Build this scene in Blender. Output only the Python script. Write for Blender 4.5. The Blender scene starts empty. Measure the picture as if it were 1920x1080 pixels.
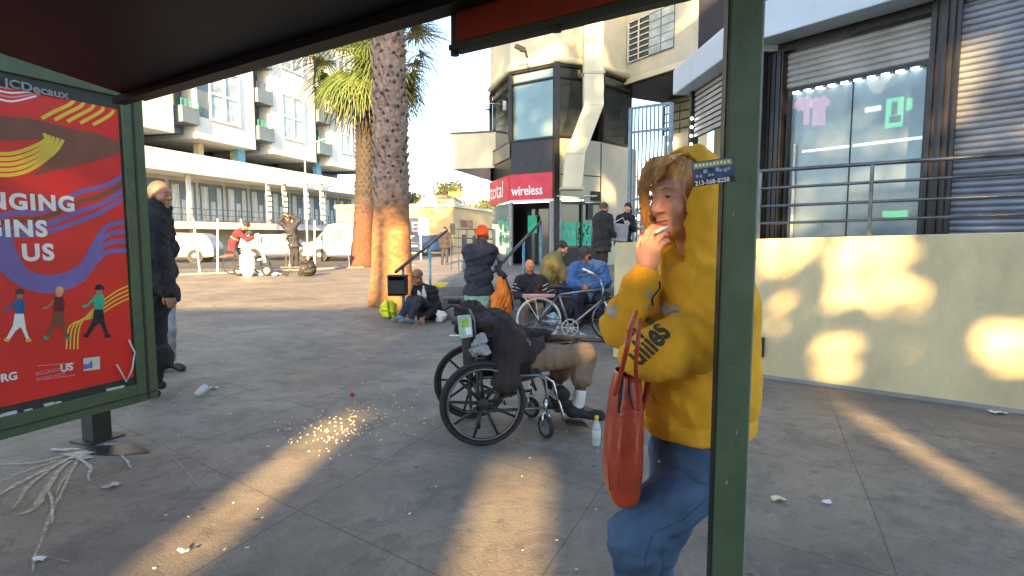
import bpy, math, random
import numpy as np
from mathutils import Vector, Matrix
from mathutils.bvhtree import BVHTree
from mathutils import noise as mnoise
R = math.radians
random.seed(7)
scene = bpy.context.scene
COL = scene.collection
# ---------------------------------------------------------------- camera, sky, sun, exposure
FPX = 1100.0; HOR = 440.0; CH = 1.45
PITCH = math.atan((540 - HOR) / FPX)
cam_d = bpy.data.cameras.new("camera"); cam = bpy.data.objects.new("camera", cam_d); COL.objects.link(cam)
cam.location = (0, 0, CH); cam.rotation_euler = (R(90) - PITCH, 0, 0)
cam_d.sensor_width = 36; cam_d.lens = 36 * FPX / 1920; cam_d.clip_start = 0.05; cam_d.clip_end = 3000
scene.camera = cam
SUN_EL = 17.0; SUN_AZX = 0.10          # light travels towards (+0.13, +1)
world = bpy.data.worlds.new("World"); scene.world = world; world.use_nodes = True
wn = world.node_tree.nodes; wl = world.node_tree.links
sky = wn.new("ShaderNodeTexSky"); sky.sky_type = 'NISHITA'; sky.sun_disc = False
sky.sun_elevation = R(SUN_EL); sky.sun_rotation = R(180) + math.atan(SUN_AZX)
sky.air_density = 0.85; sky.dust_density = 1.0; sky.ozone_density = 1.1
wl.new(sky.outputs[0], wn['Background'].inputs[0]); wn['Background'].inputs[1].default_value = 0.108
sun_d = bpy.data.lights.new("sun", 'SUN'); sun = bpy.data.objects.new("sun", sun_d); COL.objects.link(sun)
sun_d.energy = 4.8; sun_d.angle = R(0.7); sun_d.color = (1.0, 0.64, 0.28)
L = Vector((SUN_AZX, 1, 0)).normalized() * math.cos(R(SUN_EL)) + Vector((0, 0, -math.sin(R(SUN_EL))))
sun.rotation_euler = L.to_track_quat('-Z', 'Y').to_euler()
scene.view_settings.view_transform = 'Standard'; scene.view_settings.look = 'None'
scene.view_settings.gamma = 1; scene.view_settings.exposure = 2.7
scene.cycles.max_bounces = 6; scene.cycles.diffuse_bounces = 3; scene.cycles.caustics_reflective = False
scene.cycles.caustics_refractive = False

# ---------------------------------------------------------------- layout helpers
def ray(px, py):
    u = (px - 960) / FPX; v = (540 - py) / FPX
    return Vector((u, math.cos(PITCH) + v * math.sin(PITCH), -math.sin(PITCH) + v * math.cos(PITCH)))
def W(px, py, D):
    r = ray(px, py); return Vector((0, 0, CH)) + r * (D / r.y)
def G(px, py, z=0.0):
    r = ray(px, py); return Vector((0, 0, CH)) + r * ((z - CH) / r.z)
class Fr:                                  # a vertical facade frame: s along, n towards the viewer, z up
    def __init__(s, o, d):
        s.o = Vector((o[0], o[1], 0)); s.d = Vector((d[0], d[1], 0)).normalized()
        s.n = Vector((s.d.y, -s.d.x, 0))
        if s.n.dot(-s.o) < 0: s.n = -s.n
    def pt(s, a, n, z): return s.o + s.d * a + s.n * n + Vector((0, 0, z))
    def hit(s, px, py, n=0):
        r = ray(px, py); c = Vector((0, 0, CH)); q = s.o + s.n * n
        t = (q - c).dot(s.n) / r.dot(s.n); p = c + r * t
        return (p - s.o).dot(s.d), p.z
# ---------------------------------------------------------------- object helpers
def tag(o, label=None, cat=None, group=None, kind=None):
    if label: o['label'] = label
    if cat: o['category'] = cat
    if group: o['group'] = group
    if kind: o['kind'] = kind
    return o
def thing(name, label, cat, loc=(0, 0, 0), rz=0, group=None):
    o = bpy.data.objects.new(name, None); COL.objects.link(o); o.location = loc; o.rotation_euler = (0, 0, rz)
    o.empty_display_size = 0.1
    return tag(o, label, cat, group)
class MB:
    def __init__(s): s.v = []; s.f = []
    def add(s, vs, fs):
        b = len(s.v); s.v += [Vector(p) for p in vs]; s.f += [tuple(i + b for i in f) for f in fs]; return s
    def hexa(s, p):                        # 8 points: bottom 4, top 4
        return s.add(p, [(3, 2, 1, 0), (4, 5, 6, 7), (0, 1, 5, 4), (1, 2, 6, 5), (2, 3, 7, 6), (3, 0, 4, 7)])
    def box(s, a, b):
        x0, y0, z0 = a; x1, y1, z1 = b
        return s.hexa([(x0, y0, z0), (x1, y0, z0), (x1, y1, z0), (x0, y1, z0), (x0, y0, z1), (x1, y0, z1), (x1, y1, z1), (x0, y1, z1)])
    def cbox(s, c, sz, rot=None):
        c = Vector(c); M = rot if rot else Matrix.Identity(3); h = Vector(sz) / 2
        pts = [c + M @ Vector((sx * h.x, sy * h.y, sz_ * h.z)) for sz_ in (-1, 1) for sx, sy in ((-1, -1), (1, -1), (1, 1), (-1, 1))]
        return s.hexa(pts)
    def fbox(s, F, s0, s1, n0, n1, z0, z1):
        return s.hexa([F.pt(s0, n1, z0), F.pt(s1, n1, z0), F.pt(s1, n0, z0), F.pt(s0, n0, z0), F.pt(s0, n1, z1), F.pt(s1, n1, z1), F.pt(s1, n0, z1), F.pt(s0, n0, z1)])
    def prism(s, poly, z0, z1):
        n = len(poly); z0s = z0 if hasattr(z0, '__len__') else [z0] * n; z1s = z1 if hasattr(z1, '__len__') else [z1] * n
        vs = [(p[0], p[1], z) for p, z in zip(poly, z0s)] + [(p[0], p[1], z) for p, z in zip(poly, z1s)]
        return s.add(vs, [tuple(range(n))[::-1], tuple(range(n, 2 * n))] + [(i, (i + 1) % n, n + (i + 1) % n, n + i) for i in range(n)])
    def tube(s, pts, r, n=8, cap=True, flat=1.0, up=None):
        pts = [Vector(p) for p in pts]; rs = r if hasattr(r, '__len__') else [r] * len(pts)
        b = len(s.v); u = None
        for i, p in enumerate(pts):
            t = (pts[min(i + 1, len(pts) - 1)] - pts[max(i - 1, 0)])
            t = t.normalized() if t.length > 1e-9 else Vector((0, 0, 1))
            if u is None:
                a = Vector(up) if up is not None else (Vector((0, 0, 1)) if abs(t.z) < .9 else Vector((1, 0, 0)))
                u = (a - t * a.dot(t)).normalized()
            else:
                u = (u - t * u.dot(t))
                u = u.normalized() if u.length > 1e-6 else Vector((1, 0, 0))
            w = t.cross(u)
            for k in range(n):
                a = 2 * math.pi * k / n
                s.v.append(p + u * (math.cos(a) * rs[i]) * flat + w * (math.sin(a) * rs[i]))
        for i in range(len(pts) - 1):
            for k in range(n):
                s.f.append((b + i * n + k, b + i * n + (k + 1) % n, b + (i + 1) * n + (k + 1) % n, b + (i + 1) * n + k))
        if cap:
            s.f.append(tuple(b + k for k in range(n))[::-1]); e = b + (len(pts) - 1) * n; s.f.append(tuple(e + k for k in range(n)))
        return s
    def torus(s, c, ax, R_, r, n=40, m=8, flat=1.0):
        c = Vector(c); ax = Vector(ax).normalized(); a = Vector((0, 0, 1)) if abs(ax.z) < .9 else Vector((1, 0, 0))
        u = (a - ax * a.dot(ax)).normalized(); w = ax.cross(u); b = len(s.v)
        for i in range(n):
            t = 2 * math.pi * i / n; d = u * math.cos(t) + w * math.sin(t)
            for k in range(m):
                q = 2 * math.pi * k / m; s.v.append(c + d * (R_ + r * math.cos(q)) + ax * (r * flat * math.sin(q)))
        for i in range(n):
            for k in range(m):
                s.f.append((b + i * m + k, b + ((i + 1) % n) * m + k, b + ((i + 1) % n) * m + (k + 1) % m, b + i * m + (k + 1) % m))
        return s
    def lathe(s, c, prof, n=20, ax=(0, 0, 1)):
        c = Vector(c); ax = Vector(ax).normalized(); a = Vector((1, 0, 0)) if abs(ax.x) < .9 else Vector((0, 1, 0))
        u = (a - ax * a.dot(ax)).normalized(); w = ax.cross(u); b = len(s.v)
        for r, h in prof:
            for k in range(n):
                t = 2 * math.pi * k / n; s.v.append(c + ax * h + (u * math.cos(t) + w * math.sin(t)) * r)
        for i in range(len(prof) - 1):
            for k in range(n):
                s.f.append((b + i * n + k, b + i * n + (k + 1) % n, b + (i + 1) * n + (k + 1) % n, b + (i + 1) * n + k))
        s.f.append(tuple(b + k for k in range(n))[::-1]); e = b + (len(prof) - 1) * n; s.f.append(tuple(e + k for k in range(n)))
        return s
    def sph(s, c, r, n=12, m=8, sc=(1, 1, 1), rot=None):
        b = len(s.v); c = Vector(c); M = rot if rot else Matrix.Identity(3)
        for i in range(m + 1):
            ph = math.pi * i / m
            for k in range(n):
                t = 2 * math.pi * k / n
                s.v.append(c + M @ Vector((math.sin(ph) * math.cos(t) * r * sc[0], math.sin(ph) * math.sin(t) * r * sc[1], math.cos(ph) * r * sc[2])))
        for i in range(m):
            for k in range(n):
                s.f.append((b + i * n + k, b + (i + 1) * n + k, b + (i + 1) * n + (k + 1) % n, b + i * n + (k + 1) % n))
        return s
    def tri(s, a, b, c): return s.add([a, b, c], [(0, 1, 2)])
    def quad(s, a, b, c, d): return s.add([a, b, c, d], [(0, 1, 2, 3)])
    def jit(s, amt, sc=3.0):
        for i, p in enumerate(s.v):
            s.v[i] = p + mnoise.noise_vector(p * sc) * amt
        return s
    def each(s, name, mat, parent=None, **k):
        # every connected piece as an object of its own
        p = list(range(len(s.v)))
        def fd(a):
            while p[a] != a: p[a] = p[p[a]]; a = p[a]
            return a
        for f in s.f:
            for q in f[1:]: p[fd(q)] = fd(f[0])
        gr = {}
        for f in s.f: gr.setdefault(fd(f[0]), []).append(f)
        out = []
        for fs in gr.values():
            ids = sorted({q for f in fs for q in f}); mp = {q: i for i, q in enumerate(ids)}
            m = MB(); m.v = [s.v[q] for q in ids]; m.f = [tuple(mp[q] for q in f) for f in fs]; out.append(m.build(name, mat, parent, **k))
        return out
    def build(s, name, mat, parent=None, smooth=False, bevel=0, local=False, solid=0, sub=0):
        off = Vector(parent_loc(parent)) if (parent is not None and not local) else Vector((0, 0, 0))
        me = bpy.data.meshes.new(name); me.from_pydata([tuple(p - off) for p in s.v], [], s.f); me.update()
        o = bpy.data.objects.new(name, me); COL.objects.link(o)
        if mat: me.materials.append(mat)
        if smooth:
            me.polygons.foreach_set('use_smooth', [True] * len(me.polygons))
        if parent is not None: o.parent = parent
        if solid:
            m = o.modifiers.new('s', 'SOLIDIFY'); m.thickness = solid; m.offset = 0
        if sub:
            m = o.modifiers.new('u', 'SUBSURF'); m.levels = sub; m.render_levels = sub
        if bevel:
            m = o.modifiers.new('b', 'BEVEL'); m.width = bevel; m.segments = 2; m.limit_method = 'ANGLE'
        return o
def parent_loc(p):
    v = Vector((0, 0, 0))
    while p is not None: v += p.location; p = p.parent
    return v
def copy_tree(o, parent=None):
    c = o.copy(); COL.objects.link(c)
    if parent is not None: c.parent = parent
    for ch in list(o.children): copy_tree(ch, c)
    return c
def text(name, s, size, mat, parent, o, xdir, up, extrude=0.002, bold=0.0, sx=1.0, sp=1.0, align='LEFT', target=None, lift=0.002, shear=0):
    cu = bpy.data.curves.new('t', 'FONT'); cu.body = s; cu.size = size; cu.extrude = extrude; cu.offset = bold; cu.align_x = align; cu.shear = shear; cu.space_character = sp
    cu.resolution_u = 4
    t = bpy.data.objects.new('t', cu); COL.objects.link(t)
    dg = bpy.context.evaluated_depsgraph_get(); me = bpy.data.meshes.new_from_object(t.evaluated_get(dg))
    bpy.data.objects.remove(t); bpy.data.curves.remove(cu)
    xd = Vector(xdir).normalized(); ud = Vector(up); ud = (ud - xd * ud.dot(xd)).normalized(); nd = xd.cross(ud)
    off = parent_loc(parent); o = Vector(o)
    me.name = name
    if target is not None:
        import bmesh
        bm = bmesh.new(); bm.from_mesh(me)
        bmesh.ops.subdivide_edges(bm, edges=[e for e in bm.edges if e.calc_length() > size * .12], cuts=2, use_grid_fill=True)
        bmesh.ops.triangulate(bm, faces=bm.faces[:]); bm.to_mesh(me); bm.free()
    for v in me.vertices:
        p = o + xd * v.co.x * sx + ud * v.co.y + nd * v.co.z
        if target is not None:
            h = target.ray_cast(p + nd * .3, -nd)
            if h[0] is not None: p = h[0] + nd * (lift + v.co.z)
        v.co = p - off
    ob = bpy.data.objects.new(name, me); COL.objects.link(ob); me.materials.clear(); me.materials.append(mat)
    if parent is not None: ob.parent = parent
    return ob
# ---------------------------------------------------------------- materials
def nd(nt, typ, **k):
    n = nt.nodes.new(typ)
    for a, b in k.items():
        if a.startswith('i_'):
            key = a[2:]; key = int(key) if key.isdigit() else key.replace('_', ' ')
            n.inputs[key].default_value = b
        else: setattr(n, a, b)
    return n
def mat(name, col, rough=.7, metal=0, var=.25, vs=6.0, bump=.0, bs=60.0, spec=.5, col2=None, v2=40.0, emis=None, es=0, sss=0, alpha=None, trans=0, stretch=None):
    m = bpy.data.materials.new(name); m.use_nodes = True; nt = m.node_tree; b = nt.nodes['Principled BSDF']
    tc = nd(nt, 'ShaderNodeTexCoord'); co = tc.outputs['Object']
    if stretch:
        mp = nd(nt, 'ShaderNodeMapping'); mp.inputs['Scale'].default_value = stretch; nt.links.new(co, mp.inputs[0]); co = mp.outputs[0]
    n1 = nd(nt, 'ShaderNodeTexNoise', i_Scale=vs, i_Detail=6.0, i_Roughness=.6); nt.links.new(co, n1.inputs['Vector'])
    mx = nd(nt, 'ShaderNodeMix', data_type='RGBA'); c = Vector(col[:3])
    d = Vector(col2) if col2 else c * (1 - var)
    e = c if col2 else c * (1 + var * .5)
    rp = nd(nt, 'ShaderNodeMapRange'); rp.inputs['From Min'].default_value = .35; rp.inputs['From Max'].default_value = .65
    nt.links.new(n1.outputs[0], rp.inputs[0]); nt.links.new(rp.outputs[0], mx.inputs[0])
    mx.inputs[6].default_value = (d.x, d.y, d.z, 1); mx.inputs[7].default_value = (min(e.x, 1), min(e.y, 1), min(e.z, 1), 1)
    nt.links.new(mx.outputs[2], b.inputs['Base Color'])
    b.inputs['Roughness'].default_value = rough; b.inputs['Metallic'].default_value = metal; b.inputs['Specular IOR Level'].default_value = spec
    if bump:
        n2 = nd(nt, 'ShaderNodeTexNoise', i_Scale=bs, i_Detail=4.0); nt.links.new(co, n2.inputs['Vector'])
        bp = nd(nt, 'ShaderNodeBump', i_Strength=bump, i_Distance=.01); nt.links.new(n2.outputs[0], bp.inputs['Height']); nt.links.new(bp.outputs[0], b.inputs['Normal'])
    if emis:
        b.inputs['Emission Color'].default_value = (*emis, 1); b.inputs['Emission Strength'].default_value = es
    if sss: b.inputs['Subsurface Weight'].default_value = sss; b.inputs['Subsurface Radius'].default_value = (.02, .008, .004)
    if trans: b.inputs['Transmission Weight'].default_value = trans
    if alpha is not None: b.inputs['Alpha'].default_value = alpha
    return m
M = {}
def mk(k, *a, **kw): M[k] = mat(k, *a, **kw); return M[k]
mk('green_paint', (.070, .105, .052), .42, var=.18, vs=9, bump=.15, bs=30)
mk('dark_green', (.020, .028, .020), .5, var=.3)
mk('roof_dark', (.004, .004, .004), .5, spec=.2, var=.5, vs=3)
mk('black', (.012, .012, .013), .6, var=.4)
mk('rubber', (.018, .018, .019), .75, var=.4, vs=30)
mk('chrome', (.55, .55, .56), .22, 1.0, var=.25, vs=20)
mk('steel', (.32, .34, .36), .4, .9, var=.3)
mk('white_paint', (.72, .72, .70), .5, var=.12)
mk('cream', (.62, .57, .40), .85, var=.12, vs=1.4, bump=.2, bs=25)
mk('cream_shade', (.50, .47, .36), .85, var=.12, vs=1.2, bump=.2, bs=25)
mk('yellow_wall', (.64, .54, .31), .85, var=.20, vs=2.2, bump=.35, bs=40, stretch=(1, 1, .45))
mk('white_wall', (.68, .68, .62), .85, var=.10, vs=.5)
mk('bluegrey_wall', (.13, .18, .21), .8, var=.15, vs=.5)
mk('glass_dark', (.030, .042, .045), .06, var=.3, vs=.8, spec=1.0)
mk('glass_sky', (.17, .26, .25), .06, .2, var=.2, vs=.8, spec=1.0)
mk('glass_pale', (.36, .44, .45), .25, var=.35, vs=1.2)
mk('curtain', (.55, .60, .58), .6, var=.35, vs=2.0, stretch=(3, 3, .3))
mk('mullion', (.022, .021, .022), .35, .3, var=.3)
mk('mullion_brown', (.060, .052, .045), .45, .3, var=.5, vs=2, stretch=(1, 1, .2))
mk('shutter', (.42, .42, .40), .45, .2, var=.25, vs=2)
mk('shutter_blue', (.27, .29, .32), .45, .25, var=.25, vs=2)
mk('fascia', (.52, .60, .66), .5, var=.1, vs=1)  # white band, its bluish shade put into the colour
mk('red_poster', (.70, .022, .012), .42, var=.12, vs=2)
mk('red_sign', (.62, .03, .06), .45, var=.2, vs=3)
mk('led', (.34, .035, .012), .35, var=.4, vs=2)
mk('teal', (.03, .50, .30), .5, var=.35, vs=4)
mk('yellow', (.80, .50, .02), .5, var=.12)
mk('yellow_line', (.78, .55, .05), .5, var=.1)
mk('purple', (.18, .13, .38), .5, var=.15)
mk('brown', (.20, .07, .035), .5, var=.15)
mk('pink', (.75, .25, .25), .5, var=.1)
mk('white', (.82, .81, .78), .5, var=.06)
mk('offwhite', (.60, .60, .56), .7, var=.2)
mk('blue_rail', (.09, .26, .36), .45, .2, var=.3, vs=12)
mk('dark_rail', (.07, .07, .07), .38, .6, var=.4, vs=8)
mk('grey_rail', (.14, .155, .16), .33, .7, var=.35, vs=6)
mk('hoodie_yellow', (.86, .42, .018), .9, var=.12, vs=14, bump=.5, bs=420)
mk('jeans', (.030, .070, .14), .85, var=.35, vs=7, bump=.6, bs=600, col2=(.085, .155, .26))
mk('skin', (.66, .33, .23), .5, var=.14, vs=25, sss=.12)
mk('skin_tan', (.38, .18, .10), .5, var=.14, vs=25)
mk('skin_dark', (.10, .048, .030), .5, var=.2, vs=25)
mk('skin_orange_lit', (.55, .20, .08), .5, var=.14, vs=25)  # orange light on the head is put into the skin colour
mk('hair_blond', (.74, .40, .14), .5, var=.5, vs=40, stretch=(1, 1, .25))
mk('hair_dark', (.018, .012, .010), .6, var=.4)
mk('hair_brown', (.10, .05, .03), .6, var=.4)
mk('black_cloth', (.014, .013, .016), .9, var=.45, vs=10, bump=.4, bs=200)
mk('black_cloth2', (.022, .020, .024), .85, var=.45, vs=10, bump=.4, bs=200)
mk('brown_black', (.030, .020, .020), .9, var=.4, vs=8, bump=.4, bs=200)
mk('navy', (.018, .020, .032), .75, var=.35, vs=10, bump=.3, bs=150)
mk('grey_cloth', (.30, .30, .31), .9, var=.2, vs=10, bump=.4, bs=200)
mk('mint', (.30, .48, .38), .9, var=.15, vs=10, bump=.4, bs=150)
mk('olive', (.22, .17, .05), .85, var=.3, vs=8, bump=.4, bs=150)
mk('blue_jacket', (.06, .14, .32), .85, var=.3, vs=8, bump=.4, bs=150)
mk('khaki', (.21, .145, .095), .9, var=.2, vs=9, bump=.4, bs=200)
mk('maroon', (.12, .015, .025), .9, var=.4, vs=10, bump=.4, bs=100)
mk('orange', (.80, .20, .015), .75, var=.2, vs=8, bump=.3, bs=80)
mk('orange_red', (.85, .075, .01), .8, var=.12, vs=8)
mk('bag_red', (.42, .050, .020), .32, var=.3, vs=12, bump=.25, bs=90)
mk('dark_red', (.16, .012, .014), .6, var=.3)
mk('red', (.60, .015, .02), .4, var=.1)
mk('hi_vis', (.62, .66, .02), .7, var=.2, vs=10, bump=.3, bs=50)
mk('grey_print', (.42, .40, .33), .8, var=.2, vs=30)
mk('asphalt', (.060, .060, .062), .9, var=.3, vs=2, bump=.4, bs=60)
mk('kerb_red', (.40, .07, .05), .8, var=.3)
mk('kerb', (.30, .29, .27), .9, var=.25, vs=3, bump=.3)
mk('step', (.19, .185, .17), .9, var=.35, vs=4, bump=.4)
mk('curb_yellow', (.66, .50, .04), .8, var=.3, vs=8)
mk('car_white', (.34, .34, .34), .25, var=.05, vs=2)
mk('car_blue', (.03, .06, .14), .25, .3, var=.1)
mk('plastic_clear', (.55, .62, .62), .12, var=.15, alpha=.6)
mk('paper', (.70, .68, .66), .8, var=.15, vs=30)
mk('crumb', (.75, .66, .42), .8, var=.25, vs=40)
mk('spill', (.52, .52, .48), .5, var=.45, vs=30, alpha=.75)
mk('scuff', (.42, .41, .38), .7, var=.4, vs=30, alpha=.28)
mk('spill_yellow', (.50, .45, .31), .55, var=.5, vs=30, alpha=.6)
mk('wet', (.03, .029, .027), .38, var=.4, vs=10)
mk('palm_leaf', (.045, .085, .020), .5, var=.45, vs=3, col2=(.105, .135, .035))
mk('palm_dead', (.16, .10, .045), .8, var=.5, vs=3)
mk('leaf', (.05, .085, .02), .7, var=.5, vs=2)
mk('bush', (.09, .11, .035), .8, var=.5, vs=1)
mk('tan_building', (.58, .42, .20), .85, var=.12, vs=.5)
mk('hill', (.16, .16, .09), .95, var=.4, vs=.05)
mk('wood', (.22, .11, .05), .7, var=.35, vs=5)
mk('cyan', (.12, .42, .48), .6, var=.2)
mk('light_blue', (.35, .52, .56), .5, var=.2)
mk('warm_lamp', (.9, .8, .6), .5, emis=(1, .85, .6), es=3)
mk('cool_lamp', (.9, .95, 1), .5, emis=(.9, .95, 1), es=1.6)
mk('neon_green', (.1, .7, .2), .5, emis=(.15, 1, .35), es=.9)
mk('glow_pink', (.8, .35, .5), .5, emis=(1, .45, .6), es=.6)
# ---------------------------------------------------------------- signed distance bodies -> meshes
A = lambda v: np.array(tuple(v), dtype=np.float32)
def smin(a, b, k):
    h = np.maximum(k - np.abs(a - b), 0) / k
    return np.minimum(a, b) - h * h * k * .25
def smax(a, b, k): return -smin(-a, -b, k)
def rc(P, a, b, r1, r2=None):
    a = A(a); b = A(b); r2 = r1 if r2 is None else r2
    ba = b - a; l = float(ba @ ba) + 1e-12; t = np.clip(((P - a) @ ba) / l, 0, 1)
    q = P - a - t[:, None] * ba
    return np.sqrt(np.einsum('ij,ij->i', q, q)) - (r1 + (r2 - r1) * t)
def ell(P, c, r, Rm=None):
    q = P - A(c)
    if Rm is not None: q = q @ np.array(Rm, dtype=np.float32)      # columns = local axes
    r = A(r); k0 = np.sqrt(((q / r) ** 2).sum(1)); k1 = np.sqrt(((q / (r * r)) ** 2).sum(1)) + 1e-9
    return k0 * (k0 - 1) / k1
def union(ds, k):
    d = ds[0]
    for e in ds[1:]: d = smin(d, e, k)
    return d
def folds(P, amp, sc, seed, aniso=(1, 1, 1)):
    rs = np.random.RandomState(seed); Q = P * A(aniso) * sc; o = 0
    for i in range(3):
        k = rs.normal(size=3).astype(np.float32); k /= np.linalg.norm(k); k2 = rs.normal(size=3).astype(np.float32)
        o = o + np.sin(Q @ k * (1 + .6 * i) + 1.6 * np.sin(Q @ k2 * .45 + rs.rand() * 6) + rs.rand() * 6) / (1 + .5 * i)
    return o * amp
def rotm(yaw=0, pitch=0, roll=0):
    return Matrix.Rotation(yaw, 3, 'Z') @ Matrix.Rotation(pitch, 3, 'X') @ Matrix.Rotation(roll, 3, 'Y')
def net(fn, lo, hi, h):
    lo = np.array(tuple(lo), float) - 3 * h; hi = np.array(tuple(hi), float) + 3 * h
    B = 8; nb = np.maximum(np.ceil((hi - lo) / (h * B)).astype(int), 1); n = nb * B + 1
    F = np.full(tuple(n), 1.0, dtype=np.float32)
    cx = [lo[i] + (np.arange(nb[i]) + .5) * B * h for i in range(3)]
    C = np.stack(np.meshgrid(*cx, indexing='ij'), -1).reshape(-1, 3).astype(np.float32)
    fc = fn(C); act = np.abs(fc) < B * h * .87 * 1.5 + .02
    idx = np.stack(np.meshgrid(*[np.arange(k) for k in nb], indexing='ij'), -1).reshape(-1, 3)
    for (i, j, k), v in zip(idx[~act], fc[~act]):
        if v < 0: F[i * B:i * B + B + 1, j * B:j * B + B + 1, k * B:k * B + B + 1] = -1
    g = np.stack(np.meshgrid(*[np.arange(B + 1)] * 3, indexing='ij'), -1).reshape(-1, 3)
    ai = idx[act]
    for c0 in range(0, len(ai), 400):
        blk = ai[c0:c0 + 400]; gi = (blk[:, None, :] * B + g[None]).reshape(-1, 3)
        v = fn((lo + gi * h).astype(np.float32)); F[gi[:, 0], gi[:, 1], gi[:, 2]] = v
    ins = F < 0; cn = np.array(F.shape) - 1; tot = cn.prod()
    sm = np.zeros((tot, 3)); ct = np.zeros(tot); quads = []
    for ax in range(3):
        a0 = [slice(None)] * 3; a1 = [slice(None)] * 3; a0[ax] = slice(0, -1); a1[ax] = slice(1, None)
        m = ins[tuple(a0)] != ins[tuple(a1)]; e = np.argwhere(m)
        if len(e) == 0: continue
        o1, o2 = [(ax + 1) % 3, (ax + 2) % 3]
        ok = (e[:, o1] > 0) & (e[:, o2] > 0) & (e[:, o1] < cn[o1]) & (e[:, o2] < cn[o2]); e = e[ok]
        e1 = e.copy(); e1[:, ax] += 1
        f0 = F[e[:, 0], e[:, 1], e[:, 2]]; f1 = F[e1[:, 0], e1[:, 1], e1[:, 2]]; t = f0 / (f0 - f1)
        p = e.astype(float); p[:, ax] += t; cells = []
        for d1, d2 in ((0, 0), (-1, 0), (-1, -1), (0, -1)):
            c = e.copy(); c[:, o1] += d1; c[:, o2] += d2
            ci = (c[:, 0] * cn[1] + c[:, 1]) * cn[2] + c[:, 2]; cells.append(ci)
            for q in range(3): sm[:, q] += np.bincount(ci, p[:, q], tot)
            ct += np.bincount(ci, None, tot)
        qd = np.stack(cells, 1); fl = f0 > 0; qd[fl] = qd[fl][:, ::-1]; quads.append(qd)
    if not quads: return np.zeros((0, 3)), np.zeros((0, 4), int)
    q = np.concatenate(quads); used = np.unique(q); mp = np.full(tot, -1); mp[used] = np.arange(len(used))
    return lo + sm[used] / ct[used][:, None] * h, mp[q]
def sdf_obj(name, fn, lo, hi, h, mat, parent=None, sm=1):
    v, q = net(fn, lo, hi, h)
    off = np.array(tuple(parent_loc(parent)))
    me = bpy.data.meshes.new(name); me.from_pydata((v - off).tolist(), [], q.tolist()); me.update()
    me.polygons.foreach_set('use_smooth', [True] * len(me.polygons))
    o = bpy.data.objects.new(name, me); COL.objects.link(o); me.materials.append(mat)
    if parent is not None: o.parent = parent
    if sm:
        md = o.modifiers.new('sm', 'SMOOTH'); md.factor = .5; md.iterations = sm
    return o
def bvh(o):
    off = parent_loc(o); me = o.data
    return BVHTree.FromPolygons([v.co + off for v in me.vertices], [tuple(p.vertices) for p in me.polygons])

def head_sdf(P, c, Rm, s=1.0, detail=True):
    q = ((P - A(c)) @ np.array(Rm, dtype=np.float32)) / s
    qs = q.copy(); qs[:, 0] = np.abs(qs[:, 0])
    d = ell(q, (0, .015, .035), (.074, .093, .088))
    d = smin(d, ell(q, (0, -.026, -.030), (.056, .062, .085)), .04)
    d = smin(d, ell(qs, (.040, -.058, -.022), (.024, .026, .026)), .02)
    d = smin(d, ell(q, (0, -.076, -.093), (.022, .018, .018)), .025)
    d = smin(d, ell(q, (0, -.080, .036), (.048, .014, .014)), .02)
    if detail:
        d = smax(d, -ell(qs, (.030, -.101, .012), (.019, .014, .012)), .012)
        d = smin(d, ell(qs, (.030, -.079, .009), (.015, .014, .011)), .004)
        d = smin(d, rc(q, (0, -.086, .016), (0, -.108, -.022), .007, .0115), .012)
        d = smin(d, ell(qs, (.011, -.097, -.026), (.008, .010, .007)), .006)
        d = smin(d, ell(q, (0, -.088, -.0515), (.023, .012, .0055)), .005)
        d = smin(d, ell(q, (0, -.086, -.063), (.019, .012, .007)), .005)
        d = smin(d, ell(qs, (.077, .012, -.006), (.010, .019, .031)), .008)
    else:
        d = smin(d, rc(q, (0, -.086, .016), (0, -.106, -.022), .009, .013), .012)
        d = smin(d, ell(qs, (.077, .012, -.006), (.012, .019, .031)), .008)
    return d * s
def hand_sdf(P, w, d, nrm, curl=.5, side=1, s=1.0, r=1.0, spread=.1):
    """w wrist, d direction of palm, nrm normal out of the back of the hand, side: thumb at +side"""
    d = Vector(d).normalized(); n = Vector(nrm); n = (n - d * n.dot(d)).normalized(); x = d.cross(n).normalized() * side
    w = Vector(w); Rm = np.array([list(x), list(d), list(n)], dtype=np.float32).T
    o = [ell(P, w + d * .050 * s, (.040 * s, .052 * s, .017 * s), Rm), rc(P, w - d * .03, w + d * .02, .026 * s, .024 * s)]
    tips = []
    out = union(o, .02)
    for i, (ln, bx) in enumerate(((.072, .030), (.080, .010), (.074, -.010), (.058, -.029))):
        p = w + (d * (.088 - abs(i - 1) * .004) + x * bx) * s; dd = (d + x * (bx * spread * 30 * .1)).normalized(); ang = 0; rr = (.0095 - .0007 * i) * s * r
        for j, fr in enumerate((.45, .30, .25)):
            ang = curl * (1.0 if j == 0 else 1.25) * (1 + .12 * i)
            dd = (dd * math.cos(ang) - n * math.sin(ang)); dd.normalize(); n2 = None
            # keep bending about x
            q = p + dd * ln * fr * s
            out = smin(out, rc(P, p, q, rr, rr * .93), .006); p = q
            nn = x.cross(dd); nn = nn if nn.dot(n) > 0 else -nn; n_loc = nn
            n = n_loc
        tips.append((p, dd.copy(), n.copy()))
        # restore hand normal
        n = Vector(nrm); n = (n - d * n.dot(d)).normalized()
    a = w + (d * .030 + x * .030) * s; b = a + (d * .032 + x * .022 - n * .012) * s; c = b + (d * .030 + x * .004 - n * .014) * s
    out = smin(out, rc(P, a, b, .013 * s * r, .011 * s * r), .012); out = smin(out, rc(P, b, c, .0105 * s * r, .009 * s * r), .004)
    tips.append((c, (c - b).normalized(), n.copy()))
    return out, tips

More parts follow.
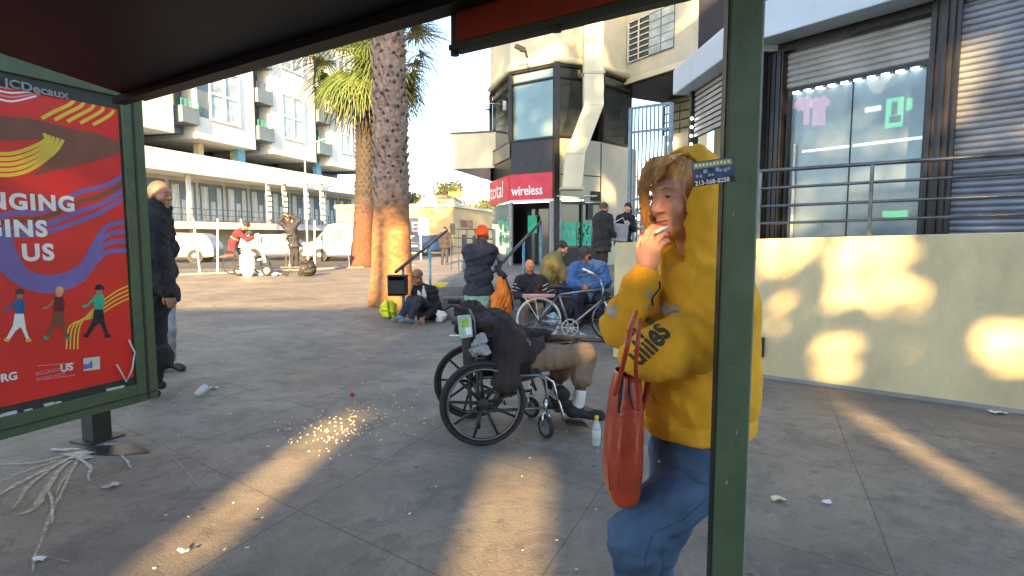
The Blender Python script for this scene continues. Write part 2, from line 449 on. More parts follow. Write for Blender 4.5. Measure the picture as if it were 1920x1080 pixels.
def figure(label, J, head=(0, 0, 0), loc=None, h=.012, skin='skin_tan', top='black_cloth', pants='navy', shoe='black', loose=.012, ploose=.006,
           hem=.10, hair=None, hairmat='hair_dark', cap=None, hood=False, hs=1.0, sleeves='long', shorts=False, curl=.6, gh=1.0, name='person', group=None,
           ffold=.006, shoes=True, vest=None, extra=None, handn=None, palm=None, cat='person', build=1.0, hemr=None, seed=1, sock=None, hood_down=False):
    """J: world joints. chest, waist, pelvis, neck, head, shL shR elL elR wrL wrR hipL hipR knL knR anL anR toL toR"""
    J = {k: Vector(v) for k, v in J.items()}
    if loc is None:
        loc = (J['anL'] + J['anR']) / 2; loc.z = min(J['anL'].z, J['anR'].z) - .08
    t = thing(name, label, cat, loc, 0, group)
    sv = (J['shL'] - J['shR']).normalized(); hv = (J['hipL'] - J['hipR']).normalized()
    Rh = rotm(*head); b = build
    hc = J['head']; up = (J['neck'] - J['waist']).normalized()
    pts = list(J.values()); lo = Vector([min(p[i] for p in pts) - .28 for i in range(3)]); hi = Vector([max(p[i] for p in pts) + .28 for i in range(3)])
    nb = hc + Rh @ Vector((0, .02, -.08)) * hs
    hd = {}
    for s_ in 'LR':
        d = (J['wr' + s_] - J['el' + s_]).normalized()
        if palm and s_ in palm: d = Vector(palm[s_]).normalized()
        n = Vector(handn[s_]) if handn and s_ in handn else sv * (1 if s_ == 'L' else -1)
        if abs(n.normalized().dot(d)) > .9: n = Vector((0, -1, .2))
        hd[s_] = (d, n)
    def core(P, e=0):
        ds = [rc(P, J['chest'] - sv * .07, J['chest'] + sv * .07, .09 + e), rc(P, J['waist'] - sv * .05, J['waist'] + sv * .05, .085 + e), rc(P, J['pelvis'] - hv * .05, J['pelvis'] + hv * .05, .09 + e),
              rc(P, J['pelvis'], J['chest'], .09 + e), rc(P, J['neck'], J['chest'], .06 + e)]
        return union(ds, .06)
    def body(P):
        d = core(P)
        d = smin(d, rc(P, J['neck'], nb, .055 * b, .052), .03)
        for s_ in 'LR':
            d = smin(d, rc(P, J['chest'] + (J['sh' + s_] - J['chest']) * .7, J['sh' + s_], .05), .04)
            d = smin(d, rc(P, J['sh' + s_], J['el' + s_], .046 * b, .037), .03)
            d = smin(d, rc(P, J['el' + s_], J['wr' + s_], .038 * b, .026), .02)
            hh, _ = hand_sdf(P, J['wr' + s_], hd[s_][0], hd[s_][1], curl, 1 if s_ == 'R' else -1, 1.0, max(1.0, h / .0075))
            d = smin(d, hh, .01)
            d = smin(d, rc(P, J['hip' + s_], J['kn' + s_], .075 * b, .052), .04)
            d = smin(d, rc(P, J['kn' + s_], J['an' + s_], .052, .036), .03)
            d = smin(d, rc(P, J['an' + s_], J['to' + s_], .035, .025), .02)
        return smin(d, head_sdf(P, hc, Rh, hs, h < .009), .02)
    sdf_obj('body', body, lo, hi, h, M[skin], t)
    # hemline plane
    upw = (J['waist'] - J['pelvis']).normalized(); hp = J['pelvis'] - upw * hem
    def topf(P):
        l = loose
        ds = [rc(P, J['chest'] - sv * .085 * b, J['chest'] + sv * .085 * b, .105 * b + l), rc(P, J['waist'] - sv * .065 * b, J['waist'] + sv * .065 * b, .108 * b + l), rc(P, J['pelvis'] - hv * .07 * b, J['pelvis'] + hv * .07 * b, .112 * b + l),
              rc(P, J['pelvis'] - upw * hem * .9 - hv * .07, J['pelvis'] - upw * hem * .9 + hv * .07, (hemr or .112 * b + l)),
              rc(P, J['waist'], J['chest'], .115 * b + l), rc(P, J['pelvis'], J['waist'], .115 * b + l), rc(P, J['chest'] + up * .03 + (J['shL'] - J['chest']) * .8, J['chest'] + up * .03 + (J['shR'] - J['chest']) * .8, .07 + l)]
        d = union(ds, .06)
        d = smin(d, rc(P, J['neck'] - up * .05, J['neck'] + up * .01, .075 + l, .066 + l), .04)
        if sleeves != 'none':
            for s_ in 'LR':
                e = J['el' + s_]; w = J['wr' + s_]
                d = smin(d, rc(P, J['sh' + s_], e, .066 * b + l, .052 * b + l), .045)
                if sleeves == 'long':
                    d = smin(d, rc(P, e, e + (w - e) * .97, .052 * b + l, .038 + l * .7), .02)
        else:
            for s_ in 'LR': d = smin(d, rc(P, J['sh' + s_], J['sh' + s_] + (J['el' + s_] - J['sh' + s_]) * .12, .062 + l), .04)
        if hood:
            q = ((P - A(hc)) @ np.array(Rh, dtype=np.float32)) / hs
            o = ell(q, (0, .02, .02), (.108, .125, .138)); o = smax(o, -ell(q, (0, .01, .015), (.090, .115, .125)), .01)
            o = smax(o, -(q[:, 1] + .045 + q[:, 2] * .15), .01)
            d = smin(d, o * hs, .03)
        if hood_down:
            d = smin(d, rc(P, J['neck'] + Rh @ Vector((-.06, .07, .0)), J['neck'] + Rh @ Vector((.06, .07, .0)), .055), .03)
        d = d + folds(P, ffold, 55, seed, (1, 1, .7))
        cut = (A(hp) - P) @ A(upw)
        return smax(d, cut, .012)
    sdf_obj('vest' if vest else 'top', topf, lo, hi, h, M[vest or top], t)
    if vest:
        def slf(P):
            d = 9
            for s_ in 'LR':
                e = J['el' + s_]; w = J['wr' + s_]
                a = rc(P, J['sh' + s_], e, .058, .050); a = smin(a, rc(P, e, e + (w - e) * .96, .050, .040), .02)
                d = np.minimum(d, a)
            return d + folds(P, .004, 60, 3)
        sdf_obj('sleeve', slf, lo, hi, h, M[top], t)
    def pf(P):
        l = ploose
        d = rc(P, J['hipL'], J['hipR'], .105 * b + l)
        for s_ in 'LR':
            k = J['kn' + s_]; a = J['an' + s_]
            d = smin(d, rc(P, J['hip' + s_], k, .092 * b + l, .066 + l), .05)
            e = k + (a - k) * (.42 if shorts else .93)
            d = smin(d, rc(P, k, e, .066 + l, (.07 + l) if shorts else .050 + l), .02)
        return d + folds(P, ffold * .8, 60, seed + 5, (1, 1, .6))
    sdf_obj('shorts' if shorts else 'trousers', pf, lo, hi, h, M[pants], t)
    if shoes:
        for s_ in 'LR':
            a = J['an' + s_]; to = J['to' + s_]
            def sf(P, a=a, to=to):
                fd = (to - a); hl = a - fd * .25
                hl = Vector((hl.x, hl.y, hl.z - .045)) if abs(fd.z) < .12 else hl
                d = rc(P, hl, to, .043, .040); d = smin(d, rc(P, a + Vector((0, 0, .0)), hl, .045), .03)
                return d
            bb = [min(a[i], to[i]) - .12 for i in range(3)]; bt = [max(a[i], to[i]) + .12 for i in range(3)]
            sdf_obj('shoe', sf, bb, bt, min(h, .009), M[shoe], t)
            if sock:
                k = J['kn' + s_]
                sdf_obj('sock', lambda P, a=a, k=k: rc(P, a, a + (k - a) * .28, .046, .047), bb, [bt[0] + .1, bt[1] + .1, bt[2] + .15], min(h, .009), M[sock], t)
    def hf(fn): return lambda P: fn(((P - A(hc)) @ np.array(Rh, dtype=np.float32)) / hs) * hs
    hl = hc - Vector((.22, .22, .25)); hh = hc + Vector((.22, .22, .25)); hhh = min(h, .008)
    if hair:
        def f(q):
            o = ell(q, (0, .022, .043), (.084, .102, .097)) + folds(q, .003, 90, 2)
            if hair == 'bushy': o = ell(q, (0, .03, .06), (.105, .12, .10)) + folds(q, .008, 70, 2)
            if hair == 'long': o = smin(o, ell(q, (0, .055, -.06), (.085, .06, .13)), .03) + folds(q, .003, 90, 3)
            return smax(o, -ell(q, (0, -.115, -.035), (.075, .07, .085)), .01)
        sdf_obj('hair', hf(f), hl, hh, hhh, M[hairmat], t)
    if cap:
        def f(q):
            o = ell(q, (0, .015, .05), (.086, .106, .085)); o = smax(o, -(q[:, 2] - .035), .008)
            br = ell(q, (0, -.115, .042), (.062, .065, .009))
            return smin(o, br, .008)
        def f2(q):
            o = ell(q, (0, .015, .045), (.089, .108, .105)); return smax(o, -(q[:, 2] - .018 + .15 * q[:, 1]), .012)
        sdf_obj('cap' if cap[0] == 'cap' else 'beanie', hf(f if cap[0] == 'cap' else f2), hl, hh, hhh, M[cap[1]], t)
    return t
def PJ(D, d):
    """joints given as (px, py, dD)"""
    return {k: W(v[0], v[1], D + (v[2] if len(v) > 2 else 0)) for k, v in d.items()}
# ================================================================ GROUND
def ground_mat():
    m = bpy.data.materials.new('concrete'); m.use_nodes = True; nt = m.node_tree; b = nt.nodes['Principled BSDF']; lk = nt.links.new
    tc = nd(nt, 'ShaderNodeTexCoord'); sp = nd(nt, 'ShaderNodeSeparateXYZ'); lk(tc.outputs['Object'], sp.inputs[0])
    def math_(op, a, b_=None, c=None):
        n = nd(nt, 'ShaderNodeMath', operation=op)
        for i, v in enumerate((a, b_, c)):
            if v is None: continue
            if hasattr(v, 'links'): lk(v, n.inputs[i])
            else: n.inputs[i].default_value = v
        return n.outputs[0]
    X, Y = sp.outputs[0], sp.outputs[1]
    wob = nd(nt, 'ShaderNodeTexNoise', i_Scale=1.2, i_Detail=2.0); lk(tc.outputs['Object'], wob.inputs['Vector'])
    wv = math_('MULTIPLY_ADD', wob.outputs[0], .03, -.015)
    def line(nx, ny, off, sp_, wd):
        f = math_('ADD', math_('MULTIPLY', X, nx), math_('MULTIPLY', Y, ny)); f = math_('ADD', f, wv)
        k = math_('PINGPONG', math_('SUBTRACT', f, off), sp_ / 2)
        return math_('LESS_THAN', k, wd), math_('FLOOR', math_('DIVIDE', math_('SUBTRACT', f, off), sp_))
    l1, i1 = line(.919, -.395, -3.6, 1.39, .0045); l2, i2 = line(.595, .803, 2.875, 1.15, .0045)
    joint = math_('MAXIMUM', l1, l2)
    cell = nd(nt, 'ShaderNodeCombineXYZ'); lk(i1, cell.inputs[0]); lk(i2, cell.inputs[1])
    wnz = nd(nt, 'ShaderNodeTexWhiteNoise'); wnz.noise_dimensions = '2D'; lk(cell.outputs[0], wnz.inputs['Vector'])
    def noise(sc, det, rg=.6, dist=0): 
        n = nd(nt, 'ShaderNodeTexNoise', i_Scale=sc, i_Detail=det, i_Roughness=rg, i_Distortion=dist); lk(tc.outputs['Object'], n.inputs['Vector']); return n.outputs[0]
    def ramp(v, a, b_): 
        n = nd(nt, 'ShaderNodeMapRange'); n.inputs[1].default_value = a; n.inputs[2].default_value = b_; lk(v, n.inputs[0]); return n.outputs[0]
    def mix(f, a, b_, typ='MIX'):
        n = nd(nt, 'ShaderNodeMix', data_type='RGBA', blend_type=typ)
        for i, v in ((0, f), (6, a), (7, b_)):
            if hasattr(v, 'links'): lk(v, n.inputs[i])
            elif i: n.inputs[i].default_value = (*v, 1)
            else: n.inputs[0].default_value = v
        return n.outputs[2]
    c = mix(ramp(noise(.7, 8, .65, .4), .34, .66), (.128, .114, .088), (.300, .262, .190))
    c = mix(math_('MULTIPLY', wnz.outputs[0], .28), c, (.13, .127, .12))
    c = mix(math_('MULTIPLY', ramp(noise(3.1, 9, .7, .8), .52, .68), .7), c, (.075, .070, .068))     # worn dirt
    c = mix(math_('MULTIPLY', ramp(noise(1.3, 10, .78, 2.5), .50, .60), .45), c, (.085, .078, .070))
    c = mix(math_('MULTIPLY', ramp(noise(4.5, 10, .8, 3.0), .56, .66), .5), c, (.30, .275, .225))
    c = mix(math_('MULTIPLY', ramp(noise(11, 6, .7), .58, .68), .55), c, (.055, .05, .048))            # spots
    c = mix(math_('MULTIPLY', ramp(noise(2.0, 7, .7, 1.5), .56, .70), .3), c, (.33, .31, .27))        # pale scuffs
    vo = nd(nt, 'ShaderNodeTexVoronoi', i_Scale=2.6); lk(tc.outputs['Object'], vo.inputs['Vector'])
    gum = math_('LESS_THAN', vo.outputs['Distance'], .045); c = mix(math_('MULTIPLY', gum, .7), c, (.045, .042, .04))
    vo2 = nd(nt, 'ShaderNodeTexVoronoi', i_Scale=1.7); vo2.inputs['Randomness'].default_value = 1.0; lk(tc.outputs['Object'], vo2.inputs['Vector'])
    g2 = math_('LESS_THAN', vo2.outputs['Distance'], .02); c = mix(math_('MULTIPLY', g2, .6), c, (.40, .38, .34))
    c = mix(math_('MULTIPLY', joint, .55), c, (.035, .032, .03))
    c = mix(math_('MULTIPLY', ramp(noise(55, 5, .75), .45, .68), .35), c, (.07, .068, .064))
    c = mix(math_('MULTIPLY', ramp(noise(90, 3, .7), .60, .72), .3), c, (.40, .38, .34))
    lk(c, b.inputs['Base Color']); 
    lk(math_('MULTIPLY_ADD', noise(5, 4), .35, .48), b.inputs['Roughness'])
    bp = nd(nt, 'ShaderNodeBump', i_Strength=.6, i_Distance=.01)
    hgt = math_('SUBTRACT', noise(70, 5), math_('MULTIPLY', joint, .8)); lk(hgt, bp.inputs['Height']); lk(bp.outputs[0], b.inputs['Normal'])
    return m
M['concrete'] = ground_mat()
g = MB().quad((-1200, -300, 0), (1200, -300, 0), (1200, 1500, 0), (-1200, 1500, 0)).build('ground', M['concrete']); tag(g, kind='structure')
# street beyond the plaza and its far kerb and pavement
rd = MB().quad((-120, 19.0, .004), (-8.0, 25.2, .004), (-9.0, 120, .004), (-120, 60, .004)).build('road', M['asphalt']); tag(rd, kind='structure')
kb = MB().prism([(-60, 34.0), (-18, 38.0), (-18, 38.35), (-60, 34.35)], .006, .15).build('kerb', M['kerb_red']); tag(kb, kind='structure')
# stains and spills on the pavement
def blob(mb, px, py, rx, ry, seed, z=.005, n=22, rag=.35, ang=0):
    c = G(px, py); rs = random.Random(seed); pts = []
    ph = [rs.random() * 6 for _ in range(4)]
    for i in range(n):
        t = 2 * math.pi * i / n; k = 1 + rag * (math.sin(2 * t + ph[0]) * .5 + math.sin(3 * t + ph[1]) * .4 + math.sin(5 * t + ph[2]) * .3 + math.sin(9 * t + ph[3]) * .25)
        x, y = math.cos(t) * rx * k, math.sin(t) * ry * k
        pts.append((c.x + x * math.cos(ang) - y * math.sin(ang), c.y + x * math.sin(ang) + y * math.cos(ang), z))
    b = len(mb.v); mb.add([(c.x, c.y, z)] + pts, [(0, 1 + i, 1 + (i + 1) % n) for i in range(n)])
def streak(mb, pts, w, z=.005, seed=1):
    rs = random.Random(seed); P = [G(*p) for p in pts]; Q = []
    for i in range(len(P) - 1):
        p0, p1, p2, p3 = P[max(i - 1, 0)], P[i], P[i + 1], P[min(i + 2, len(P) - 1)]
        for k in range(12):
            u = k / 12; Q.append(.5 * ((2 * p1) + (-p0 + p2) * u + (2 * p0 - 5 * p1 + 4 * p2 - p3) * u * u + (-p0 + 3 * p1 - 3 * p2 + p3) * u ** 3))
    Q.append(P[-1]); n = len(Q); b = []; s0 = rs.random() * 50
    for i, p in enumerate(Q):
        t = (Q[min(i + 1, n - 1)] - Q[max(i - 1, 0)]).normalized(); s = Vector((-t.y, t.x, 0)); f = i / (n - 1)
        ww = w * (.35 + .65 * math.sin(math.pi * min(1, f * .9 + .12))) * (1 + .55 * mnoise.noise((i * .35, s0, 0)))
        q = p + s * mnoise.noise((i * .12, s0, 5)) * w * 1.6; b += [(q.x + s.x * ww, q.y + s.y * ww, z), (q.x - s.x * ww, q.y - s.y * ww, z)]
    mb.add(b, [(2 * i, 2 * i + 1, 2 * i + 3, 2 * i + 2) for i in range(n - 1)])
m1 = MB()
for i, p in enumerate([((140, 855), (60, 880), (0, 905)), ((135, 858), (70, 900), (20, 955)), ((130, 866), (90, 915), (55, 960), (20, 968)), ((150, 860), (110, 935), (70, 1030), (60, 1075)),
                       ((120, 858), (60, 870), (-10, 872)), ((128, 862), (50, 900), (-10, 935)), ((145, 870), (120, 900), (105, 930))]):
    streak(m1, p, .008 + .005 * (i % 3), .006 + .0004 * i, i)
rs = random.Random(12)
for i in range(70):
    a = rs.uniform(.0, 1.0); px = 140 - 150 * rs.random() ** .7; py = 858 + (px - 140) * rs.uniform(-1.1, .15) * .8 + rs.gauss(0, 4); blob(m1, px, min(py, 1070), .004 + .012 * rs.random() ** 2, .003 + .006 * rs.random() ** 2, i, .0072, 9)
tag(m1.build('spilled_drink', M['spill_yellow']), 'splattered pale yellow spill fanning over the dark pavement bottom left', 'spill', kind='stuff')
m2 = MB(); blob(m2, 150, 855, .10, .06, 5, .009, rag=.6); blob(m2, 120, 845, .07, .03, 8, .0095, rag=.6); streak(m2, ((150, 858), (168, 880), (165, 905)), .010, .0098, 8); streak(m2, ((90, 925), (100, 960), (96, 985)), .008, .0098, 9)
blob(m2, 206, 835, .05, .018, 15, .0095, rag=.5); streak(m2, ((230, 855), (240, 870), (244, 880)), .008, .0094, 3)
tag(m2.build('milk_spill', M['spill']), 'white milky splash with ragged edges below the poster frame', 'spill')
m3 = MB(); blob(m3, 205, 845, .22, .12, 3, .0045, rag=.4)
tag(m3.build('wet_patch', M['wet']), 'glossy dark wet patch beside the white splash', 'spill')
m4 = MB(); streak(m4, ((300, 832), (345, 880), (380, 925)), .006, .0052, 4); streak(m4, ((490, 705), (505, 730), (515, 755)), .006, .0052, 5); streak(m4, ((60, 1040), (110, 1050), (150, 1060)), .005, .0052, 6)
streak(m4, ((910, 905), (1000, 700 + 200), (1100, 955)), .003, .0052, 7)
tag(m4.build('pavement_scuffs', M['scuff']), 'thin pale scuff lines scratched across the grey paving', 'stain', kind='stuff')
# spilled crumbs (uncountable) and a few separate scraps
cr = MB(); rs = random.Random(3)
for i in range(170):
    u = rs.gauss(0, 1); px = 655 + u * 62 + (rs.random() - .5) * 60; py = 800 - u * 9 + rs.gauss(0, 1) * 22
    p = G(px, py); s = .003 + rs.random() * .006; cr.cbox((p.x, p.y, .004), (s * 2, s * 1.3, .006), rotm(rs.random() * 6, rs.random() * .4, rs.random() * .4))
for i in range(45):
    px = rs.uniform(100, 1300); py = rs.uniform(640, 1075); p = G(px, py); s = .003 + rs.random() * .007
    cr.cbox((p.x, p.y, .004), (s * 2, s, .004), rotm(rs.random() * 6))
tag(cr.build('crumbs', M['crumb']), 'pale food crumbs scattered over the pavement in front of the wheelchair', 'crumbs', kind='stuff')
def scrap(px, py, s, label, k='paper', name='paper_scrap', sx=1.6, cat='litter', hgt=.03):
    c = G(px, py); mb = MB(); n = 7
    for i in range(n):
        for j in range(n):
            x = (i / (n - 1) - .5) * s * sx; y = (j / (n - 1) - .5) * s; z = .006 + hgt * abs(mnoise.noise(Vector((x * 22 + px, y * 22, 0)))) + hgt * .15
            mb.v.append(Vector((c.x + x * (1 + .25 * mnoise.noise((j * .9, px, 0))), c.y + y, z)))
    mb.f = [(i * n + j, (i + 1) * n + j, (i + 1) * n + j + 1, i * n + j + 1) for i in range(n - 1) for j in range(n - 1)]
    o = mb.build(name, M[k], smooth=True, solid=.003); tag(o, label, cat); return o
scrap(1459, 940, .045, 'crumpled beige wrapper lying on the paving right of the green post', 'crumb', 'wrapper')
scrap(1550, 946, .028, 'small white paper scrap on the paving right of the beige wrapper')
scrap(1870, 776, .07, 'white paper scrap at the foot of the cream wall far right')
scrap(208, 915, .05, 'whitish crumpled tissue on the pavement below the splash', 'spill', 'tissue')
scrap(345, 1040, .02, 'tiny white paper strip at the bottom edge of the paving', sx=2.5)
scrap(400, 730, .05, 'torn clear wrapper beside the tipped plastic cup', 'offwhite', 'wrapper')
scrap(852, 631, .09, 'white paper strip on the paving left of the wheelchair handle')
scrap(75, 1052, .03, 'white chip of paper in the bottom left corner')
c = G(378, 742); o = MB().lathe((c.x, c.y, .042), [(.026, -.06), (.03, -.055), (.040, .055), (.043, .06), (.038, .058), (.026, -.045)], 16, (.25, .5, .28)).build('plastic_cup', M['plastic_clear'], smooth=True); tag(o, 'clear plastic cup tipped over on the pavement right of the standing man', 'cup')
c = G(660, 743); o = MB().sph((c.x, c.y, .02), .022, 12, 8, (1, 1, .8)).jit(.008, 40).build('litter', M['red'], smooth=True); tag(o, 'small bright red cap on the pavement above the crumbs', 'litter')
# clear bottle with yellow cap standing by the wheelchair footrest
c = G(1118, 835); bt = thing('bottle', 'clear bottle with yellow label and cap standing by the sneaker', 'bottle', (c.x, c.y, 0))
MB().lathe((c.x, c.y, .002), [(.028, 0), (.030, .01), (.030, .13), (.022, .15), (.012, .17), (.012, .185)], 16).build('glass', M['plastic_clear'], bt, True)
MB().lathe((c.x, c.y, .185), [(.014, 0), (.014, .022), (.012, .024)], 12).build('cap', M['yellow'], bt, True)
MB().lathe((c.x, c.y, .05), [(.0305, 0), (.0312, .001), (.0312, .06), (.0305, .061)], 16).build('label', M['offwhite'], bt, True)

# ================================================================ BUS SHELTER
P1 = W(1387, 300, 1.42)
sh = thing('bus_shelter', 'dark green steel bus shelter with black roof and red display beam above the viewer', 'bus shelter', (P1.x, P1.y, 0))
px0, py0 = P1.x, P1.y
o = MB().box((px0 - .040, py0 - .02, 0), (px0 + .038, py0 + .018, 2.35)).build('post', M['green_paint'], sh, bevel=.004)
MB().box((px0 + .040, py0 - .005, .3), (px0 + .045, py0 + .012, 2.3)).build('glass_edge', M['glass_pale'], sh)
MB().box((px0 - .043, py0 - .012, .3), (px0 - .041, py0 + .015, 2.3)).build('seam_strip', M['dark_green'], sh)
bd = MB(); bd.box((px0 - .075, py0 - .05, 0), (px0 + .075, py0 + .10, .012))
for sx in (-1, 1):
    for sy in (-1, 1): bd.lathe((px0 + sx * .06, py0 + .025 + sy * .06, .012), [(.008, 0), (.008, .01)], 6)
bd.build('base_plate', M['green_paint'], sh)
bA = W(842, 108, 1.98); bB = W(1350, -8, 1.47)              # lower front edge of the display beam
dz = (bA.z + bB.z) / 2
bdir = Vector((bB.x - bA.x, bB.y - bA.y, 0)); blen = bdir.length
FB = Fr((bA.x, bA.y), (bdir.x, bdir.y))
MB().fbox(FB, .05, blen + .06, 0, .05, dz, dz + .32).build('display_beam', M['dark_green'], sh, bevel=.006)
MB().fbox(FB, .08, blen - .1, .0505, .054, dz + .022, dz + .285).build('display', M['led'], sh)
ld = MB(); 
for i in range(120):
    s = .085 + i * (blen - .19) / 120; ld.fbox(FB, s, s + .0016, .0542, .056, dz + .025, dz + .282)
ld.build('display_grille', mat('led_line', (.5, .06, .02), .5), sh)
MB().fbox(FB, .05, blen, .0495, .058, dz + .002, dz + .018).build('beam_lip', M['dark_green'], sh)
bl = MB(); 
for s in (.06, blen * .5): bl.lathe(FB.pt(s, .04, dz - .012), [(.014, 0), (.014, .013)], 10)
bl.each('bolt', M['dark_green'], sh)
cA = W(272, 182, 3.25); cB = W(836, 50, 2.02); rz = (cA.z + cB.z) / 2
rdir = Vector((cB.x - cA.x, cB.y - cA.y, 0)).normalized(); cC = Vector((cA.x, cA.y, 0)) + rdir * 3.6
poly = [(cA.x, cA.y), (cA.x - .07, cA.y - 1.2), (cA.x - .17, cA.y - 2.3), (cC.x - .75, cC.y - 1.35), (cC.x, cC.y)]
MB().prism(poly[::-1], rz, rz + .11).build('roof', M['roof_dark'], sh, bevel=.008)
FR = Fr((cA.x, cA.y), (rdir.x, rdir.y))
MB().fbox(FR, .0, 3.5, .10, .16, rz - .035, rz - .002).build('roof_rib', M['roof_dark'], sh)
gl = MB()
for s in (.9, 1.9): gl.fbox(FR, s, s + .05, .18, 1.1, rz - .03, rz - .002)
False and gl.each('roof_crossbar', M['roof_dark'], sh)
# sticker on the post
sA = W(1303, 300, 1.39); sdir = Vector((.88, 0, .12)).normalized(); su = Vector((-.12, 0, .98))
st = thing('sticker', 'rectangular blue and white flyer sticker on the green post beside the yellow hood', 'sticker', (sA.x, py0 - .024, sA.z))
so = Vector((sA.x, py0 - .0235, sA.z - .062))
def sq(a0, a1, b0, b1, lift): 
    f = lambda a, b: so + sdir * a + su * b + Vector((0, -lift, 0))
    mb = MB(); mb.hexa([f(a0, b0), f(a1, b0), f(a1, b0) + Vector((0, .0006, 0)), f(a0, b0) + Vector((0, .0006, 0)), f(a0, b1), f(a1, b1), f(a1, b1) + Vector((0, .0006, 0)), f(a0, b1) + Vector((0, .0006, 0))]); return mb
sq(0, .099, 0, .058, 0).build('paper', mat('sticker_blue', (.03, .06, .20), .4, var=.6, vs=60), st)
sq(.004, .095, .041, .055, .0008).build('band', mat('sticker_green', (.35, .40, .08), .5, var=.5, vs=200), st)
sq(.001, .098, .001, .014, .0008).build('band', M['black'], st)
text('writing', '213-568-8258', .0145, M['white'], st, so + sdir * .004 + su * .0025 + Vector((0, -.0018, 0)), sdir, su, .0002, .0003)
mbx = MB(); rs = random.Random(6)
for i in range(10): a = .008 + i * .0085; q = sq(a, a + .0055, .045, .051 + rs.random() * .002, .0018); mbx.add(q.v, q.f)
mbx.build('print', M['white'], st)
mbx = MB(); rs = random.Random(4)
for i in range(9):
    a = .008 + i * .0095; b_ = .018 + rs.random() * .012; mbx.add(sq(a, a + .005 + rs.random() * .004, b_, b_ + .004 + rs.random() * .006, .0012).v, sq(a, a + .006, b_, b_ + .006, .0012).f)
mbx.build('print', mat('sticker_pale', (.45, .50, .62), .5, var=.6, vs=200), st)

# ---- poster panel
E = W(298, 745, 4.10); pd = Vector((.41, 1, 0)).normalized()
FP = Fr((E.x, E.y), (pd.x, pd.y))          # s=0 at the far right edge, negative towards the viewer
if FP.n.x < 0: FP.n = -FP.n
zb = E.z; zt = FP.hit(250, 120, 0)[1]
def PP(px, py, n=.0): s, z = FP.hit(px, py, n); return s, z
z_top = PP(247, 172)[1] + .12
ad = thing('advertising_board', 'green framed advertising panel with a red poster left of the standing man', 'advertising panel', (E.x, E.y, 0))
LN = -1.75
fr = MB(); w_ = .15
fr.fbox(FP, -w_, 0, -.16, .0, zb, z_top); fr.fbox(FP, LN, LN + w_, -.16, .0, zb, z_top)
fr.fbox(FP, LN + w_, -w_, -.16, .0, zb, zb + .13); fr.fbox(FP, LN + w_, -w_, -.16, .0, z_top - .17, z_top)
fr.build('frame', M['green_paint'], ad, bevel=.006)
sc = MB(); rs = random.Random(31)
for i in range(7):
    z_ = rs.uniform(.7, 1.9); x_ = px0 + rs.uniform(-.028, .028); sc.add([(x_, py0 - .0205, z_), (x_ + rs.uniform(.002, .006), py0 - .0205, z_ + .002), (x_ + rs.uniform(.001, .005), py0 - .0205, z_ + rs.uniform(.004, .02))], [(0, 1, 2)])
sc.each('scratch', M['grey_cloth'], sh)
i_ = MB(); i_.fbox(FP, -w_ * .55, -w_ * .45, .0005, .006, zb + .02, z_top); i_.fbox(FP, LN, -.02, .0005, .006, zb + .05, zb + .058)
i_.each('seam', M['dark_green'], ad)
MB().fbox(FP, LN + w_, -w_, -.12, -.02, zb + .13, z_top - .17).build('back_board', M['dark_green'], ad)
lg = MB(); lg.fbox(FP, -.26, -.13, -.45, -.33, 0, zb + .2); lg.build('leg', M['dark_green'], ad); lg = MB(); lg.fbox(FP, -1.5, -1.36, -.13, -.03, 0, zb); lg.build('leg', M['dark_green'], ad)
MB().fbox(FP, -.32, -.07, -.5, -.28, 0, .012).build('foot_plate', M['dark_green'], ad)
# header lettering
s0, z0 = PP(8, 162); 
text('writing', 'JCDecaux', .065, M['grey_cloth'], ad, FP.pt(s0, .004, z0), FP.d, (0, 0, 1), .0015, .0015, sx=1.25)
po = thing('poster', 'red campaign poster with bold white words and walking figures inside the green frame', 'poster', tuple(FP.pt(-.5, -.015, zb + .2)))
sr = PP(240, 480)[0]; zlo = PP(120, 738)[1]; zhi = PP(120, 184)[1]
MB().fbox(FP, LN + w_ + .01, sr, -.0195, -.0155, zlo, zhi).build('sheet', M['red_poster'], po)
def ribbon(pts, w, mt, lift, name='print', closed=False):
    mb = MB(); Q = []
    for p in pts: s, z = PP(*p, -.0155); Q.append(Vector((s, z, 0)))
    # catmull-rom
    S = []
    for i in range(len(Q) - 1):
        p0, p1, p2, p3 = Q[max(i - 1, 0)], Q[i], Q[i + 1], Q[min(i + 2, len(Q) - 1)]
        for k in range(7):
            t = k / 7; S.append(.5 * ((2 * p1) + (-p0 + p2) * t + (2 * p0 - 5 * p1 + 4 * p2 - p3) * t * t + (-p0 + 3 * p1 - 3 * p2 + p3) * t ** 3))
    S.append(Q[-1]); n = len(S); ws = w if hasattr(w, '__len__') else [w, w]
    vs = []
    for i, p in enumerate(S):
        t = (S[min(i + 1, n - 1)] - S[max(i - 1, 0)]).normalized(); q = Vector((-t.y, t.x, 0)); f = i / (n - 1); ww = ws[0] + (ws[-1] - ws[0]) * f if len(ws) == 2 else np.interp(f, np.linspace(0, 1, len(ws)), ws)
        for sg in (1, -1):
            a = p + q * sg * ww / 2; a.x = min(max(a.x, LN + w_ + .01), sr - .001); a.y = min(max(a.y, zlo), zhi); vs.append(FP.pt(a.x, -.0155 + lift, a.y))
    mb.add(vs, [(2 * i, 2 * i + 1, 2 * i + 3, 2 * i + 2) for i in range(n - 1)])
    return mb.build(name, M[mt], po)
def poly_(pts, mt, lift, name='print'):
    mb = MB(); vs = []
    for p in pts:
        s, z = PP(*p, -.0155); s = min(s, sr - .001); vs.append(FP.pt(s, -.0155 + lift, z))
    mb.add(vs, [tuple(range(len(vs)))]); return mb.build(name, M[mt], po)
poly_([(-40, 215), (60, 222), (130, 240), (180, 250), (242, 268), (242, 290), (180, 302), (110, 318), (60, 330), (90, 300), (105, 270), (70, 262), (-40, 265)], 'brown', .0006)
